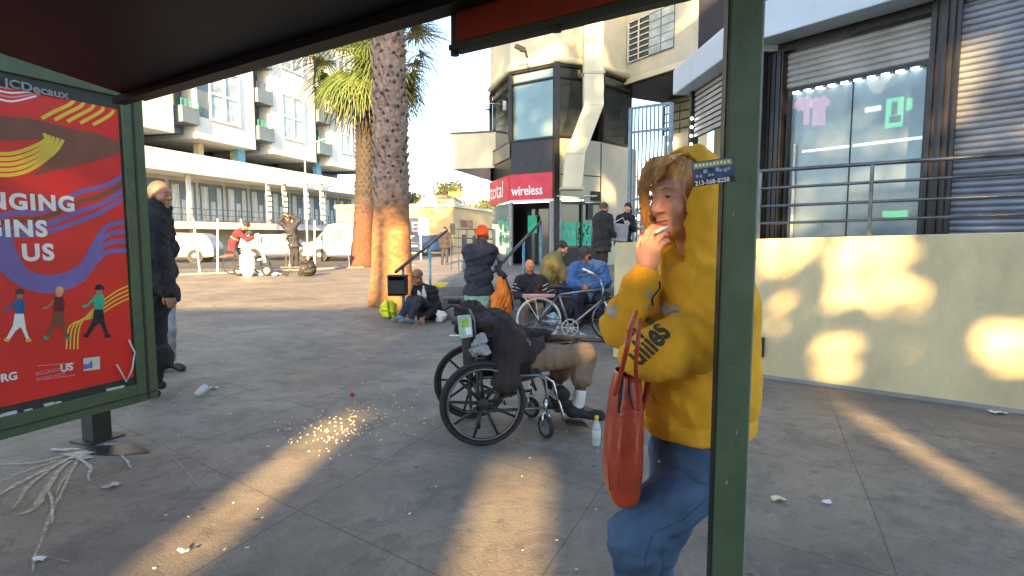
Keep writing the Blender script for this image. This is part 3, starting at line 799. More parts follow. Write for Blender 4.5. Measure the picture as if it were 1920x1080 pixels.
for i in range(5): ribbon([(-20, 152 + 7 * i), (20, 158 + 8 * i), (60, 158 + 5 * i + 4), (84 - 4 * i, 172 + 2 * i)], .010, 'pink' if i % 2 else 'white', .0008 + i * .0001)
for i in range(5): ribbon([(78 + 24 * i, 222 + 3 * i), (100 + 24 * i, 210 + 3 * i), (130 + 20 * i, 196 + 4 * i), (140 + 18 * i, 186 + 5 * i)], .020, 'yellow_line', .0012 + i * .0001)
for i in range(5): ribbon([(-30, 286 + 10 * i), (20, 288 + 10 * i), (60, 276 + 10 * i), (85 + 4 * i, 262 + 6 * i), (82 + 9 * i, 250 + 3 * i)], .020, 'yellow_line', .0012 + i * .0001)
for i in range(4): ribbon([(242, 318 + 16 * i), (215, 340 + 14 * i), (185, 352 + 16 * i), (150, 360 + 18 * i), (80, 395 + 14 * i), (20, 400 + 14 * i), (-30, 420 + 12 * i)], .030, 'purple' if i != 1 else 'brown', .0008 + i * .0001)
for i in range(4): ribbon([(242, 415 + 18 * i), (200, 425 + 16 * i), (175, 460 + 12 * i), (150, 500 + 9 * i), (100, 520 + 8 * i), (50, 510 + 9 * i), (25 - 8 * i, 470 + 10 * i), (10 - 9 * i, 420 + 10 * i)], .030, 'purple', .0016 + i * .0001)
for i, (tx, xx, yy, sz) in enumerate((('NGING', -24, 389, .145), ('GINS', -32, 442, .150), ('H', -42, 490, .155), ('US', 44, 488, .155))):
    s, z = PP(xx, yy); text('writing', tx, sz * .86, M['white'], po, FP.pt(s, -.0125, z - .002), FP.d, (0, 0, 1), .0008, .0055, sx=1.02, sp=1.16)
s, z = PP(-22, 722); text('writing', '.ORG', .062, M['white'], po, FP.pt(s, -.0125, z), FP.d, (0, 0, 1), .0008, .002)
s, z = PP(70, 711); text('writing', 'BELONGING', .030, M['pink'], po, FP.pt(s, -.0125, z + .02), FP.d, (0, 0, 1), .0008, .0003)
text('writing', 'BEGINS WITH', .026, M['pink'], po, FP.pt(s, -.0125, z - .012), FP.d, (0, 0, 1), .0008, .0003)
s, z = PP(116, 698); text('writing', 'US', .062, M['white'], po, FP.pt(s, -.0125, z), FP.d, (0, 0, 1), .0008, .002)
ribbon([(70, 686), (140, 680)], .005, 'pink', .002); ribbon([(70, 713), (140, 703)], .005, 'pink', .002)
poly_([(156, 672), (187, 668), (187, 692), (156, 696)], 'offwhite', .002); s, z = PP(159, 692); text('writing', 'ad', .058, M['purple'], po, FP.pt(s, -.0118, z), FP.d, (0, 0, 1), .0006, .003)
def walker(x, y, shirt, pants, skin, hair, sc=1.0, shoe='yellow'):
    q = lambda pts: [(x + a * sc, y + b * sc) for a, b in pts]
    poly_(q([(-14, 48), (12, 48), (20, 100), (30, 128), (22, 132), (4, 92), (-12, 104), (-30, 130), (-40, 126), (-20, 88)]), pants, .0030)
    poly_(q([(-14, 8), (12, 6), (18, 28), (14, 52), (-14, 52), (-16, 26)]), shirt, .0034)
    poly_(q([(-12, 10), (-14, 24), (-34, 44), (-50, 46), (-50, 40), (-34, 34)]), shirt if shirt != 'dark_red' else 'skin_tan', .0032)
    poly_(q([(-9, -14), (4, -18), (12, -8), (8, 6), (-6, 8), (-11, -2)]), skin, .0036)
    poly_(q([(-12, -6), (-10, -20), (2, -25), (14, -18), (15, -4), (11, 8 if hair == 'hair_dark' else -8), (6, -8)]), hair, .0040)
    poly_(q([(18, 130), (34, 126), (36, 136), (20, 138)]), shoe, .0032); poly_(q([(-44, 124), (-30, 130), (-32, 138), (-48, 134)]), shoe, .0032)
for i in range(4): ribbon([(242, 535 + 8 * i), (215, 548 + 8 * i), (180, 575 + 6 * i), (150 - 6 * i, 610), (145 - 7 * i, 655)], .009, 'yellow_line', .0022 + i * .0001)
walker(36, 556, 'blue_jacket', 'white', 'skin_tan', 'hair_brown', .62)
walker(110, 552, 'dark_red', 'brown', 'skin', 'hair_blond', .62, 'teal')
walker(185, 548, 'teal', 'black', 'skin_tan', 'navy', .62, 'navy')
# torn strip and cable hanging at the poster's lower right corner
MB().tube([FP.pt(*a) for a in ((-.2, .01, zb + .45), (-.17, .02, zb + .36), (-.19, .015, zb + .25), (-.24, .02, zb + .17), (-.29, .01, zb + .3))], .006, 6).build('cable', M['offwhite'], ad, True)
mbx = MB(); rs = random.Random(8)
for i in range(14):
    s = LN + w_ + .02 + rs.random() * 1.3; mbx.fbox(FP, s, s + .03 + rs.random() * .06, -.018, -.004, zb + .131, zb + .137 + rs.random() * .012)
mbx.each('debris', M['offwhite'], ad)

# ================================================================ RAMP WALL AND RAILING (right)
wallpx = [(1150, 6.97, 456), (1420, 6.0, 447), (1920, 4.76, 435)]
a = G(1420, 707); b = G(1920, 776); wd = Vector((b.x - a.x, b.y - a.y, 0)).normalized()
FW = Fr((a.x, a.y), (wd.x, wd.y))
sL = FW.hit(1150, 600)[0]; sR = FW.hit(2500, 600)[0]
zL = FW.hit(1150, 455)[1]; zR = FW.hit(1920, 435)[1]; s19 = FW.hit(1920, 435)[0]
ztop = lambda s: zL + (zR - zL) * (s - sL) / (s19 - sL)
TH = .22
wl_ = thing('ramp_wall', 'low cream rendered ramp wall behind the woman and the green post', 'wall', tuple(FW.pt(sL, 0, 0)))
N = 30; mb = MB()
pts = [sL + (sR - sL) * i / N for i in range(N + 1)]
vs = []
for s in pts: vs += [FW.pt(s, 0, 0), FW.pt(s, 0, ztop(s)), FW.pt(s, -TH, ztop(s)), FW.pt(s, -TH, 0)]
mb.add(vs, [(4 * i + k, 4 * i + (k + 1) % 4, 4 * (i + 1) + (k + 1) % 4, 4 * (i + 1) + k) for i in range(N) for k in range(4)] + [(0, 3, 2, 1), (4 * N, 4 * N + 1, 4 * N + 2, 4 * N + 3)])
mb.build('wall', M['yellow_wall'], wl_, bevel=.01)
mb = MB(); mb.fbox(FW, sL + .3, sR, .001, .02, 0, .035); mb.jit(.006, 5).build('base_strip', M['kerb'], wl_)
s, z = FW.hit(1428, 650); MB().fbox(FW, s - .03, s + .03, .001, .05, z - .1, z + .1).build('wall_box', M['black'], wl_, bevel=.01)
# platform behind the wall (store walkway)
PZ = .50
rail = thing('railing', 'dark four bar steel railing on top of the cream ramp wall', 'railing', tuple(FW.pt(0, -.1, ztop(0))))
for k, (yl, yr) in enumerate(((322, 288), (355, 325), (388, 366), (420, 402))):
    _, z0 = FW.hit(1411, yl, -.1); _, z1 = FW.hit(1920, yr, -.1); sA_ = FW.hit(1411, yl, -.1)[0]; sB_ = FW.hit(1920, yr, -.1)[0]
    ff = lambda s: z0 + (z1 - z0) * (s - sA_) / (sB_ - sA_)
    MB().tube([FW.pt(sA_ - 1.1, -.1, ff(sA_ - 1.1)), FW.pt(sB_ + 1.5, -.1, ff(sB_ + 1.5))], .019 if k == 0 else .014, 10).build('bar', M['grey_rail'], rail, True)
zr0 = FW.hit(1631, 305, -.1)[1]
for px in (1423, 1631, 2010):
    s = FW.hit(px, 400, -.1)[0]; MB().fbox(FW, s - .016, s + .016, -.118, -.084, ztop(s), zr0 + (.0)).build('upright', M['grey_rail'], rail, bevel=.003)
s = FW.hit(1541, 420, -.1)[0]; MB().fbox(FW, s - .008, s + .008, -.106, -.094, ztop(s), FW.hit(1541, 414, -.1)[1]).build('bracket', M['grey_rail'], rail)
# ================================================================ STORE (right) behind the railing
a = W(1449, 87, 7.9); FS = Fr((a.x, a.y), (.7, -1.0))
sv_ = lambda px, py, n=0: FS.hit(px, py, n)
st = thing('shop_building', 'dark framed corner shop with rolled shutters and a big window above the ramp wall', 'building', (a.x, a.y, 0))
sW0 = sv_(1467, 300)[0]; sW1 = sv_(1729, 300)[0]; sS0 = sv_(1778, 300)[0]; sS1 = sv_(2500, 300)[0]
zg = (sv_(1467, 175)[1] + sv_(1729, 119)[1]) / 2; zf0 = (sv_(1449, 88)[1] + sv_(1747, 6)[1]) / 2; zsill = .5
SL = sv_(1425, 300)[0]
# masonry above and behind
MB().fbox(FS, SL, sS1, -3.0, -2.6, 0, 9).build('wall', M['cream_shade'], st)
MB().fbox(FS, SL, sS1, -2.6, .02, zf0 + .55, 9).build('upper_wall', M['cream'], st)
MB().fbox(FS, SL, sW1 + .12, .03, .42, zf0, zf0 + .45).build('fascia', M['fascia'], st, bevel=.015)
MB().fbox(FS, SL, sS1, -.3, .02, zf0 - .10, zf0 + .548).build('lintel', M['mullion'], st)
# piers
mb = MB(); mb.fbox(FS, SL, sW0 - .03, -.25, .03, PZ, zf0 - .102); mb.build('pier', M['mullion_brown'], st, bevel=.01)
mb = MB()
for i in range(4):
    s = SL + .02 + i * (sW0 - .05 - SL) / 4; mb.fbox(FS, s, s + .05, .031, .055, PZ, zf0 - .11)
mb.each('pier_groove', M['mullion'], st)
mb = MB(); mb.fbox(FS, sW1 + .02, sS0, -.25, .05, PZ, 6.0); mb.build('pier', M['mullion_brown'], st, bevel=.01)
mb = MB()
for k, s in enumerate((sW1 + .05, sW1 + .15, sW1 + .27)): mb.fbox(FS, s, s + .035, .051, .085, PZ, 6.0)
mb.each('pier_groove', M['mullion'], st)
# upper rolled shutter over the window
def slats(s0, s1, z0, z1, n0, pitch, depth, mt, name, parent, vert=False):
    mb = MB(); k = int((z1 - z0) / pitch)
    for i in range(k):
        za = z0 + i * pitch; zm = za + pitch * .5; ze = za + pitch
        A_ = [FS.pt(s0, n0, za), FS.pt(s1, n0, za), FS.pt(s1, n0 + depth * .8, za + pitch * .25), FS.pt(s0, n0 + depth * .8, za + pitch * .25),
              FS.pt(s0, n0 + depth, zm), FS.pt(s1, n0 + depth, zm), FS.pt(s1, n0 + depth * .6, za + pitch * .8), FS.pt(s0, n0 + depth * .6, za + pitch * .8), FS.pt(s0, n0, ze), FS.pt(s1, n0, ze)]
        mb.add(A_, [(0, 1, 2, 3), (3, 2, 5, 4), (4, 5, 6, 7), (7, 6, 9, 8)])
    return mb.build(name, M[mt], parent)
slats(sW0, sW1, zg + .04, zf0 - .10, -.06, .075, .028, 'shutter', 'rolled_shutter', st)
slats(sS0 + .01, sS1, PZ, 6.2, -.03, .065, .026, 'shutter_blue', 'roller_shutter', st)
MB().fbox(FS, sS0 + .01, sS1, -.12, -.05, PZ, 6.2).build('shutter_backing', M['mullion'], st)
# window interior: back panel, glass, frames, strip lights
MB().fbox(FS, sW0, sW1, -1.7, -1.6, PZ, zf0).build('shop_interior', mat('interior', (.10, .15, .16), .8, var=.5, vs=1.5), st)
win = MB().fbox(FS, sW0 + .03, sW1 - .03, -.14, -.13, PZ + .1, zg).build('window', mat('shop_glass', (.30, .40, .42), .10, var=.35, vs=1.0, spec=.9, alpha=.70), st)  # pale surface colour stands in for reflected sky and street
fm = MB(); fm.fbox(FS, sW0, sW1, -.16, -.05, zg, zg + .05); fm.fbox(FS, sW0, sW0 + .03, -.16, -.05, PZ, zg); fm.fbox(FS, sW1 - .03, sW1, -.16, -.05, PZ, zg); fm.fbox(FS, sW0 + .03, sW1 - .03, -.16, -.05, PZ, PZ + .1)
fm.build('frame', M['mullion'], win)
s = sv_(1583, 300)[0]; MB().fbox(FS, s - .006, s + .006, -.17, -.12, PZ + .1, zg).build('mullion', M['mullion'], win)
s = sv_(1479, 350)[0]; MB().fbox(FS, s - .012, s + .012, -.118, -.09, PZ, zg * .80).build('chrome_strip', M['offwhite'], win)
mb = MB()
for i in range(10):
    s = sW0 + .06 + i * (sW1 - sW0 - .1) / 10; mb.fbox(FS, s, s + .07, -.10, -.07, zg - .02, zg + .002)
mb.each('light_strip', M['cool_lamp'], win)
M['goods_a'] = mat('goods_a', (.05, .08, .08), .7, var=.5, vs=20); M['goods_b'] = mat('goods_b', (.22, .20, .16), .7, var=.5, vs=20)
def inner(px0, py0, px1, py1, mt, name, n=-.5, t=.03):
    s0, z1 = sv_(px0, py0, n); s1, z0 = sv_(px1, py1, n); MB().fbox(FS, s0, s1, n - t, n, z0, z1).build(name, M[mt], win)
for gx in (1506, 1536):
    s_, z_ = sv_(gx, 205, -.5); q = lambda a, b: FS.pt(s_ + a, -.5, z_ + b)
    MB().add([q(-.08, -.20), q(.08, -.21), q(.075, .05), q(.12, .02), q(.13, .10), q(.05, .17), q(0, .14), q(-.05, .17), q(-.13, .10), q(-.12, .03), q(-.075, .05)], [tuple(range(11))]).build('hanging_garment', M['glow_pink'], win, solid=.03)  # garments given a glow of their own, no lamp here
for i in range(9):
    gx = 1560 + i * 19; inner(gx, 255 + (i % 3) * 14, gx + 9 + (i % 2) * 5, 300 + (i % 4) * 9, ('goods_a', 'goods_b')[i % 2], 'stock', -1.1 - .05 * i)
inner(1662, 186, 1690, 236, 'neon_green', 'lit_poster'); inner(1672, 192, 1682, 214, 'goods_b', 'poster_print', -.49, .008); inner(1668, 218, 1688, 228, 'goods_a', 'poster_print', -.49, .008); inner(1700, 185, 1708, 205, 'neon_green', 'lit_poster')
inner(1622, 202, 1650, 206, 'cool_lamp', 'lit_poster', -.9)
s0, z0 = sv_(1620, 160, -.4); s1, z1 = sv_(1690, 165, -.4)
MB().add([FS.pt(s0, -.4, z0 + .05), FS.pt(s0 + .12, -.4, z0 - .12), FS.pt(s0 + .2, -.4, z0 - .13), FS.pt(s0 + .24, -.4, z0 - .03), FS.pt(s1, -.4, z0 + .12), FS.pt(s0 + .05, -.4, z0 + .09)], [(0, 1, 2, 3, 4, 5)]).build('pendant_lamp', mat('lamp_tan', (.8, .62, .42), .6, emis=(1, .72, .45), es=.35), win, solid=.02)
mb = MB(); s0, z0 = sv_(1500, 285, -.9); s1, _ = sv_(1745, 240, -.9); mb.fbox(FS, s0, s1, -.95, -.9, z0 - .01, z0 + .02); mb.build('tube_light', M['cool_lamp'], win)
mb = MB(); rs = random.Random(5)
for i in range(46):
    s = sW0 + .05 + rs.random() * (sW1 - sW0 - .15); zb_ = PZ + .55 + (rs.random() < .4) * .32; h_ = .08 + rs.random() * .22
    mb.fbox(FS, s, s + .03 + rs.random() * .05, -.45 - rs.random() * .3, -.4, zb_, zb_ + h_)
mb.build('shelf_goods', mat('goods', (.05, .06, .05), .6, var=.6, vs=8, col2=(.16, .20, .17)), win)
mb = MB(); mb.fbox(FS, sW0 + .02, sW1 - .02, -.8, -.35, PZ + .49, PZ + .54); mb.fbox(FS, sW0 + .02, sW1 - .02, -.8, -.7, PZ, PZ + .49); mb.build('counter', M['black'], win)
inner(1655, 396, 1700, 408, 'neon_green', 'tray', -.42)  # tray shares the glowing green, though it is no lamp
# narrow shutter, downpipe and lantern left of the window (seen just right of the green post)
s = sv_(1435, 150, .06)[0]; MB().fbox(FS, s - .05, s + .03, .06, .16, 1.2, 7.0).build('column', M['mullion'], st, bevel=.008)

# ---- shop bay further left with pale fascia (turned corner)
a2 = W(1290, 178, 10.2); b2 = W(1358, 145, 8.7)
F2 = Fr((a2.x, a2.y), (b2.x - a2.x, b2.y - a2.y)); L2 = (Vector((b2.x - a2.x, b2.y - a2.y))).length
bay = thing('shop_bay', 'narrow shop bay with white fascia painted in bluish shade left of the green post', 'building', (a2.x, a2.y, 0))
MB().fbox(F2, -.05, L2 + .9, -.5, .25, a2.z, a2.z + .42).build('fascia', M['fascia'], bay, bevel=.02)
MB().fbox(F2, .25, L2 + .9, -.10, -.05, a2.z - .75, a2.z).build('backing', M['mullion'], bay)
mb = MB(); k = 9
for i in range(k): mb.fbox(F2, .28, L2 + .9, -.05, -.02, a2.z - .75 + i * .083, a2.z - .75 + i * .083 + .055)
mb.build('rolled_shutter', M['shutter'], bay)
MB().fbox(F2, .16, .26, -.1, .03, PZ, a2.z - .002).build('pier', M['mullion'], bay)
MB().fbox(F2, .26, L2 + .9, -.7, -.6, PZ, a2.z - .75).build('interior', M['mullion'], bay)
mb = MB()
for i in range(12): mb.lathe(F2.pt(.30, .03, PZ + 1.3 + i * .14), [(.018, 0), (.025, .02), (.018, .04)], 8)
mb.each('light_strip', M['cool_lamp'], bay)
MB().fbox(F2, .3, L2 + 1, -2.5, -.52, a2.z + .05, 9.5).build('upper_wall', M['bluegrey_wall'], bay)
# ================================================================ PLATFORM AND STEPS
PLX = -1.24
stp = thing('entrance_steps', 'grey concrete steps with yellow edge rising to the shop platform', 'steps', (0, 10.5, 0))
mb = MB(); nst = 3; rise = PZ / nst
for i in range(nst):
    y0 = 10.0 + i * .36
    mb.prism([(PLX, y0), (2.6, y0), (2.6, y0 + .36), (PLX, y0 + .36)], 0, rise * (i + 1))
mb.build('steps', M['step'], stp, bevel=.012)
plat = MB().prism([(PLX, 11.08), (2.6, 11.08), (2.6, 9.2), (7.5, 4.0), (14, 4), (14, 26), (PLX - .3, 26)], 0, PZ).build('platform', M['step']); tag(plat, kind='structure')
c0 = W(812, 527, 11.3)
kbk = thing('kerb_block', 'worn yellow topped kerb block at the left end of the steps', 'kerb', (c0.x, 11.2, 0))
MB().prism([(c0.x, 11.2), (PLX - .004, 11.2), (PLX - .004, 11.75), (c0.x, 11.75)], 0, .44).build('block', M['step'], kbk, bevel=.01)
ce = MB(); ce.prism([(c0.x - .01, 11.19), (PLX - .004, 11.19), (PLX - .004, 11.76), (c0.x - .01, 11.76)], .443, .50)
ce.build('painted_top', M['curb_yellow'], kbk, bevel=.012)
def handrail(A0, A1, posts, label, r=.028):
    A0, A1 = Vector(A0), Vector(A1); t = thing('handrail', label, 'handrail', (A0.x, A0.y, 0))
    MB().tube([A0 + (A0 - A1).normalized() * .0, A0.lerp(A1, .5), A1], r, 10).build('rail', M['dark_rail'], t, True)
    for f, z0 in posts:
        p = A0.lerp(A1, f); MB().tube([(p.x, p.y, z0), (p.x, p.y, p.z - .02)], .026, 8).build('post', M['blue_rail'], t, True)
    return t
handrail(W(742, 510, 9.6), W(838, 432, 11.6), [(.12, 0), (.62, 0.0)], 'dark handrail on blue posts sloping up left of the steps')
handrail(W(925, 510, 9.6), W(1014, 416, 11.4), [(.60, .2), (1.0, PZ)], 'dark handrail on blue posts rising toward the shop door')
# ================================================================ PHONE SHOP TOWER
K = [(920, 21.0), (957, 18.4), (1043, 17.4), (1092, 17.7), (1128, 18.2), (1180, 19.4)]
K = [W(p, 300, D) for p, D in K]; Kp = [(k.x, k.y) for k in K]
zz = lambda y, D: CH + (HOR - y) * D / FPX
z_wt, z_wb, z_st, z_sb = 6.30, 4.33, 3.28, 2.48
tw = thing('phone_shop', 'cream tower building with dark glass bay and pink shop sign above the steps', 'building', (Kp[1][0], Kp[1][1], 0))
def face(i, j=None): j = i + 1 if j is None else j; return Fr(Kp[i], (Kp[j][0] - Kp[i][0], Kp[j][1] - Kp[i][1])), (Vector(Kp[j]) - Vector(Kp[i])).length
back = [(Kp[5][0] + .3, 27), (Kp[0][0] + .3, 27)]
MB().prism((Kp + back)[::-1], z_wt + .12, 12.5).build('upper_wall', M['cream'], tw)
# rounded lip above the glazing
mb = MB(); 
pts = [(Kp[i][0] * 1.0, Kp[i][1] - .12, z_wt + .28) for i in range(5)]
mb.tube([Vector((Kp[i][0], Kp[i][1] - .05, z_wt + .16)) for i in range(6)], .10, 8); mb.build('lip', M['cream'], tw, True)
FL, LL = face(0); FM_, LM = face(1); FR_, LR = face(2); FQ, LQ = face(3); FT, LT = face(4)
for nm, F_, l_, mt in (('window', FL, LL, 'glass_dark'), ('window', FM_, LM, 'glass_sky'), ('window', FR_, LR, 'glass_dark'), ('window', FT, LT, 'glass_dark')):
    w = MB().fbox(F_, .06, l_ - .06, -.10, -.06, z_wb, z_wt).build(nm, M[mt], tw)
    f = MB(); f.fbox(F_, 0, l_, -.05, .03, z_wt, z_wt + .10); f.fbox(F_, 0, l_, -.05, .03, z_wb - .06, z_wb); f.fbox(F_, -.02, .08, -.05, .05, z_wb, z_wt); f.fbox(F_, l_ - .08, l_ + .02, -.05, .05, z_wb, z_wt); f.fbox(F_, .08, l_ - .08, -.05, .02, z_wt - .33, z_wt - .28)
    f.build('frame', M['mullion'], w)
MB().prism([(K[1].x + .1, 19.3), (K[3].x, 18.6), (K[4].x, 19.0), (K[5].x, 20.2), (K[5].x, 26), (K[0].x + .3, 26), (K[0].x + .35, 21.4)], z_wb - .1, z_wt + .118).build('inner_wall', M['mullion'], tw)
for F_, l_ in ((FL, LL), (FM_, LM)):
    MB().fbox(F_, 0, l_, -.10, -.02, z_st, z_wb - .062).build('dark_panel', M['mullion'], tw)
    MB().fbox(F_, .01, l_ - .0, -.02, .06, z_sb, z_st).build('sign_board', M['red_sign'], tw)
MB().fbox(FL, 0, LL, .0, .03, z_wb - .5, z_wb - .07).build('dark_panel', M['glass_dark'], tw)
text('writing', 'total', .74, M['white'], tw, FL.pt(.25, .075, z_sb + .18), FL.d, (0, 0, 1), .005, .002, sx=1.35)
text('writing', 'wireless', .40, M['white'], tw, FM_.pt(.10, .075, z_sb + .17), FM_.d, (0, 0, 1), .01, .006, sx=.88)
mb = MB(); mb.fbox(FM_, .03, LM, .06, .12, z_sb - .05, z_sb + .02); mb.build('sign_edge', M['white_paint'], tw)
# vertical post at the corner between sign and cream side
mb = MB(); mb.fbox(FR_, -.10, .06, -.05, .10, PZ, z_wt + .1); mb.build('corner_post', M['mullion'], tw)
mb = MB(); mb.fbox(FR_, -.22, -.12, .02, .12, PZ, z_sb - .05); mb.fbox(FR_, .07, .12, .04, .12, PZ, z_sb - .02); mb.fbox(FM_, .02, .12, .02, .10, PZ, z_sb - .05); mb.each('door_post', M['grey_cloth'], tw)
# doorway and glass below the sign
MB().fbox(FM_, -.9, LM + .3, -1.2, -1.1, PZ, z_sb).build('interior', M['black'], tw)
mb = MB(); mb.fbox(FL, .05, LL - .08, -.08, -.04, PZ, z_sb - .05); mb.build('shop_glass', M['glass_sky'], tw)
mb = MB(); rs = random.Random(2)
for i in range(16):
    s = .3 + rs.random() * (LL - .9); z = PZ + .1 + rs.random() * 1.2; mb.fbox(FL, s, s + .2 + rs.random() * .3, -.035, -.03, z, z + .08 + rs.random() * .25)
mb.each('window_sticker', M['teal'], tw)
MB().fbox(FM_, .28, .62, -.6, -.55, PZ + 1.0, PZ + 1.55).build('door_sticker', M['teal'], tw)
mb = MB(); mb.fbox(FM_, .16, 1.0, -.75, -.65, PZ, PZ + 1.75); mb.build('open_door', M['glass_dark'], tw)
# right side: cream piers, window with teal lettering
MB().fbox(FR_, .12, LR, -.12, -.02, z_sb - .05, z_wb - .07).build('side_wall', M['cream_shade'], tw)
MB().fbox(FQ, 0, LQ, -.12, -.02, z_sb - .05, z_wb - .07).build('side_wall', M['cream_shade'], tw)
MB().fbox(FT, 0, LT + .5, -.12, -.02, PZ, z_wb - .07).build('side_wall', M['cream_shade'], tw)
FX = Fr(Kp[2], (Kp[4][0] - Kp[2][0], Kp[4][1] - Kp[2][1])); LX = (Vector(Kp[4]) - Vector(Kp[2])).length
MB().fbox(FX, .15, LX + .1, -.12, -.06, PZ, z_sb - .10).build('shop_window', M['glass_dark'], tw)
mb = MB(); mb.fbox(FX, .12, LX + .1, -.05, .04, z_sb - .12, z_sb - .06); mb.fbox(FX, .12, LX, -.05, -.01, PZ, PZ + .55); mb.fbox(FX, LX * .55, LX * .55 + .06, -.05, .0, PZ + .55, z_sb - .1); mb.fbox(FX, LX * .70, LX * .70 + .2, -.05, .0, PZ + 1.4, z_sb - .1); mb.build('window_frame', M['mullion'], tw)
for k, (s0_, s1_) in enumerate(((.22, .76), (.80, 1.32))):
    mb = MB(); mb.fbox(FX, s0_, s1_, -.055, -.05, PZ + .62, PZ + 1.32); mb.build('window_sticker', M['teal'], tw)
    mb = MB(); rs = random.Random(k)
    for i in range(22):
        s = s0_ + .02 + rs.random() * (s1_ - s0_ - .10); z = PZ + .66 + rs.random() * .55; mb.fbox(FX, s, s + .015 + rs.random() * .05, -.048, -.045, z, z + .03 + rs.random() * .10)
    mb.each('sticker_print', M['black' if k else 'mint'], tw)
mb = MB(); mb.fbox(FX, .2, .9, -.02, .1, z_sb - .02, z_sb + .01); mb.build('ledge_light', M['warm_lamp'], tw)
MB().fbox(FQ, LQ - .45, LQ - .05, -.01, .03, z_sb + .0, z_sb + .28).build('vent', M['black'], tw)
# joints on the side wall
mb = MB(); mb.fbox(FQ, LQ - .03, LQ, -.015, .0, z_sb - .04, z_wb - .1); mb.fbox(FR_, .15, LR, -.015, -.005, 3.2, 3.23); mb.fbox(FQ, 0, LQ, -.015, -.005, 3.2, 3.23); mb.build('wall_joint', M['mullion'], tw)
# air duct bending down the facade
dp = [W(1112, 40, 17.1), W(1112, 138, 17.1), W(1112, 200, 17.0), W(1078, 290, 16.9), W(1072, 355, 16.8)]
dt = MB(); 
for i in range(len(dp) - 1):
    a_, b_ = dp[i], dp[i + 1]; w2 = .27; e = .22
    up_ = Vector((1, 0, 0))
    dt.hexa([a_ + Vector((-w2, -e, 0)), a_ + Vector((w2, -e, 0)), a_ + Vector((w2, e, 0)), a_ + Vector((-w2, e, 0)), b_ + Vector((-w2, -e, 0)), b_ + Vector((w2, -e, 0)), b_ + Vector((w2, e, 0)), b_ + Vector((-w2, e, 0))][::1])
dt.build('duct', M['cream'], tw, bevel=.015)
mb = MB(); q = dp[-1]; mb.box((q.x - .33, q.y - .28, q.z - .02), (q.x + .33, q.y + .26, q.z + .05)); q = dp[1]; mb.box((q.x - .31, q.y - .25, q.z - .05), (q.x + .31, q.y + .24, q.z + .02)); mb.build('duct_collar', M['cream_shade'], tw)
q = W(1112, 375, 17.2); MB().box((q.x - 1.05, q.y - .1, q.z + .1), (q.x + .1, q.y + .4, q.z + .13)).build('awning_light', M['offwhite'], tw)
# security camera with bracket on the upper wall
q = W(975, 95, 17.5); mb = MB(); mb.tube([q, q + Vector((.16, -.1, -.05)), q + Vector((.2, -.2, -.25))], .035, 8); mb.cbox(q + Vector((.0, -.25, .0)), (.30, .14, .12), rotm(.3, .2, .3)); tag(mb.build('security_camera', M['black'], bevel=.01), 'small black security camera bracketed on the cream tower wall', 'camera')
q = W(914, 197, 20.5); mb = MB(); mb.cbox(q, (.16, .2, .34)); mb.cbox(q + Vector((.18, 0, .05)), (.3, .06, .05)); tag(mb.build('wall_lamp', M['steel'], bevel=.02), 'little grey lamp box on the left edge of the tower', 'lamp')
# cantilevered cream wing on the left with recessed light
wg = thing('cream_canopy', 'boxy cream canopy jutting left from the tower', 'canopy', tuple(W(880, 330, 22)))
a_ = W(846, 300, 21.0); b_ = W(919, 300, 20.6)
FC = Fr((a_.x, a_.y), (b_.x - a_.x, b_.y - a_.y)); lc = (Vector((b_.x, b_.y)) - Vector((a_.x, a_.y))).length
zc0 = W(880, 316, 20.8).z; zc1 = W(880, 250, 20.8).z
MB().fbox(FC, 0, lc + .3, -6, 0, zc0, zc1).build('box', M['cream'], wg)
mb = MB(); mb.fbox(FC, -.03, lc + .1, -6, .03, zc1, zc1 + .06); mb.build('coping', M['mullion'], wg)
MB().add([FC.pt(.02, -.03, zc0 - .002), FC.pt(lc, -.03, zc0 - .002), FC.pt(lc, -.03, zc0 - .45), FC.pt(.02, -5.9, zc0 - .002), FC.pt(lc, -5.9, zc0 - .002), FC.pt(lc, -5.9, zc0 - .45)], [(0, 2, 1), (3, 4, 5), (0, 3, 5, 2), (1, 2, 5, 4), (0, 1, 4, 3)]).build('soffit', M['mullion_brown'], wg)
q = FC.pt(lc * .78, -.5, zc0 - .40); MB().lathe(q, [(.10, 0), (.10, .03)], 12).build('downlight', M['warm_lamp'], wg)
# ---- upper right wing
c0 = W(1175, 155, 19.2); c1 = W(1318, 118, 16.6)
FU = Fr((c0.x, c0.y), (c1.x - c0.x, c1.y - c0.y)); lu = (Vector((c1.x, c1.y)) - Vector((c0.x, c0.y))).length
zu = (c0.z + c1.z) / 2
uw = thing('upper_wing', 'cream upper storey with barred window above the blue gate', 'building', (c0.x, c0.y, 0))
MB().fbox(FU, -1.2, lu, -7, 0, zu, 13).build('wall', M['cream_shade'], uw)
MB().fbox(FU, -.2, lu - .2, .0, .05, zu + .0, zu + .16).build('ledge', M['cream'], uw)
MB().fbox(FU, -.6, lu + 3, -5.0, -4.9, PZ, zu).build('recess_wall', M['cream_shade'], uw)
MB().fbox(FU, -1.1, lu - .05, -6.9, -.05, zu - .06, zu - .002).build('soffit', M['black'], uw)
def uwin(x0, y0, x1, y1):
    s0, z1 = FU.hit(x0, y0); s1, z0 = FU.hit(x1, y1); return s0, s1, z0, z1
s0, s1, z0, z1 = uwin(1182, 44, 1264, 88)
w = MB().fbox(FU, s0, s1, .002, .03, z0, z1).build('window', M['glass_dark'], uw)
mb = MB(); sm = s0 + (s1 - s0) * .47
for i in range(8): z = z0 + (z1 - z0) * i / 7; mb.fbox(FU, s0, sm, .05, .07, z - .015, z + .015)
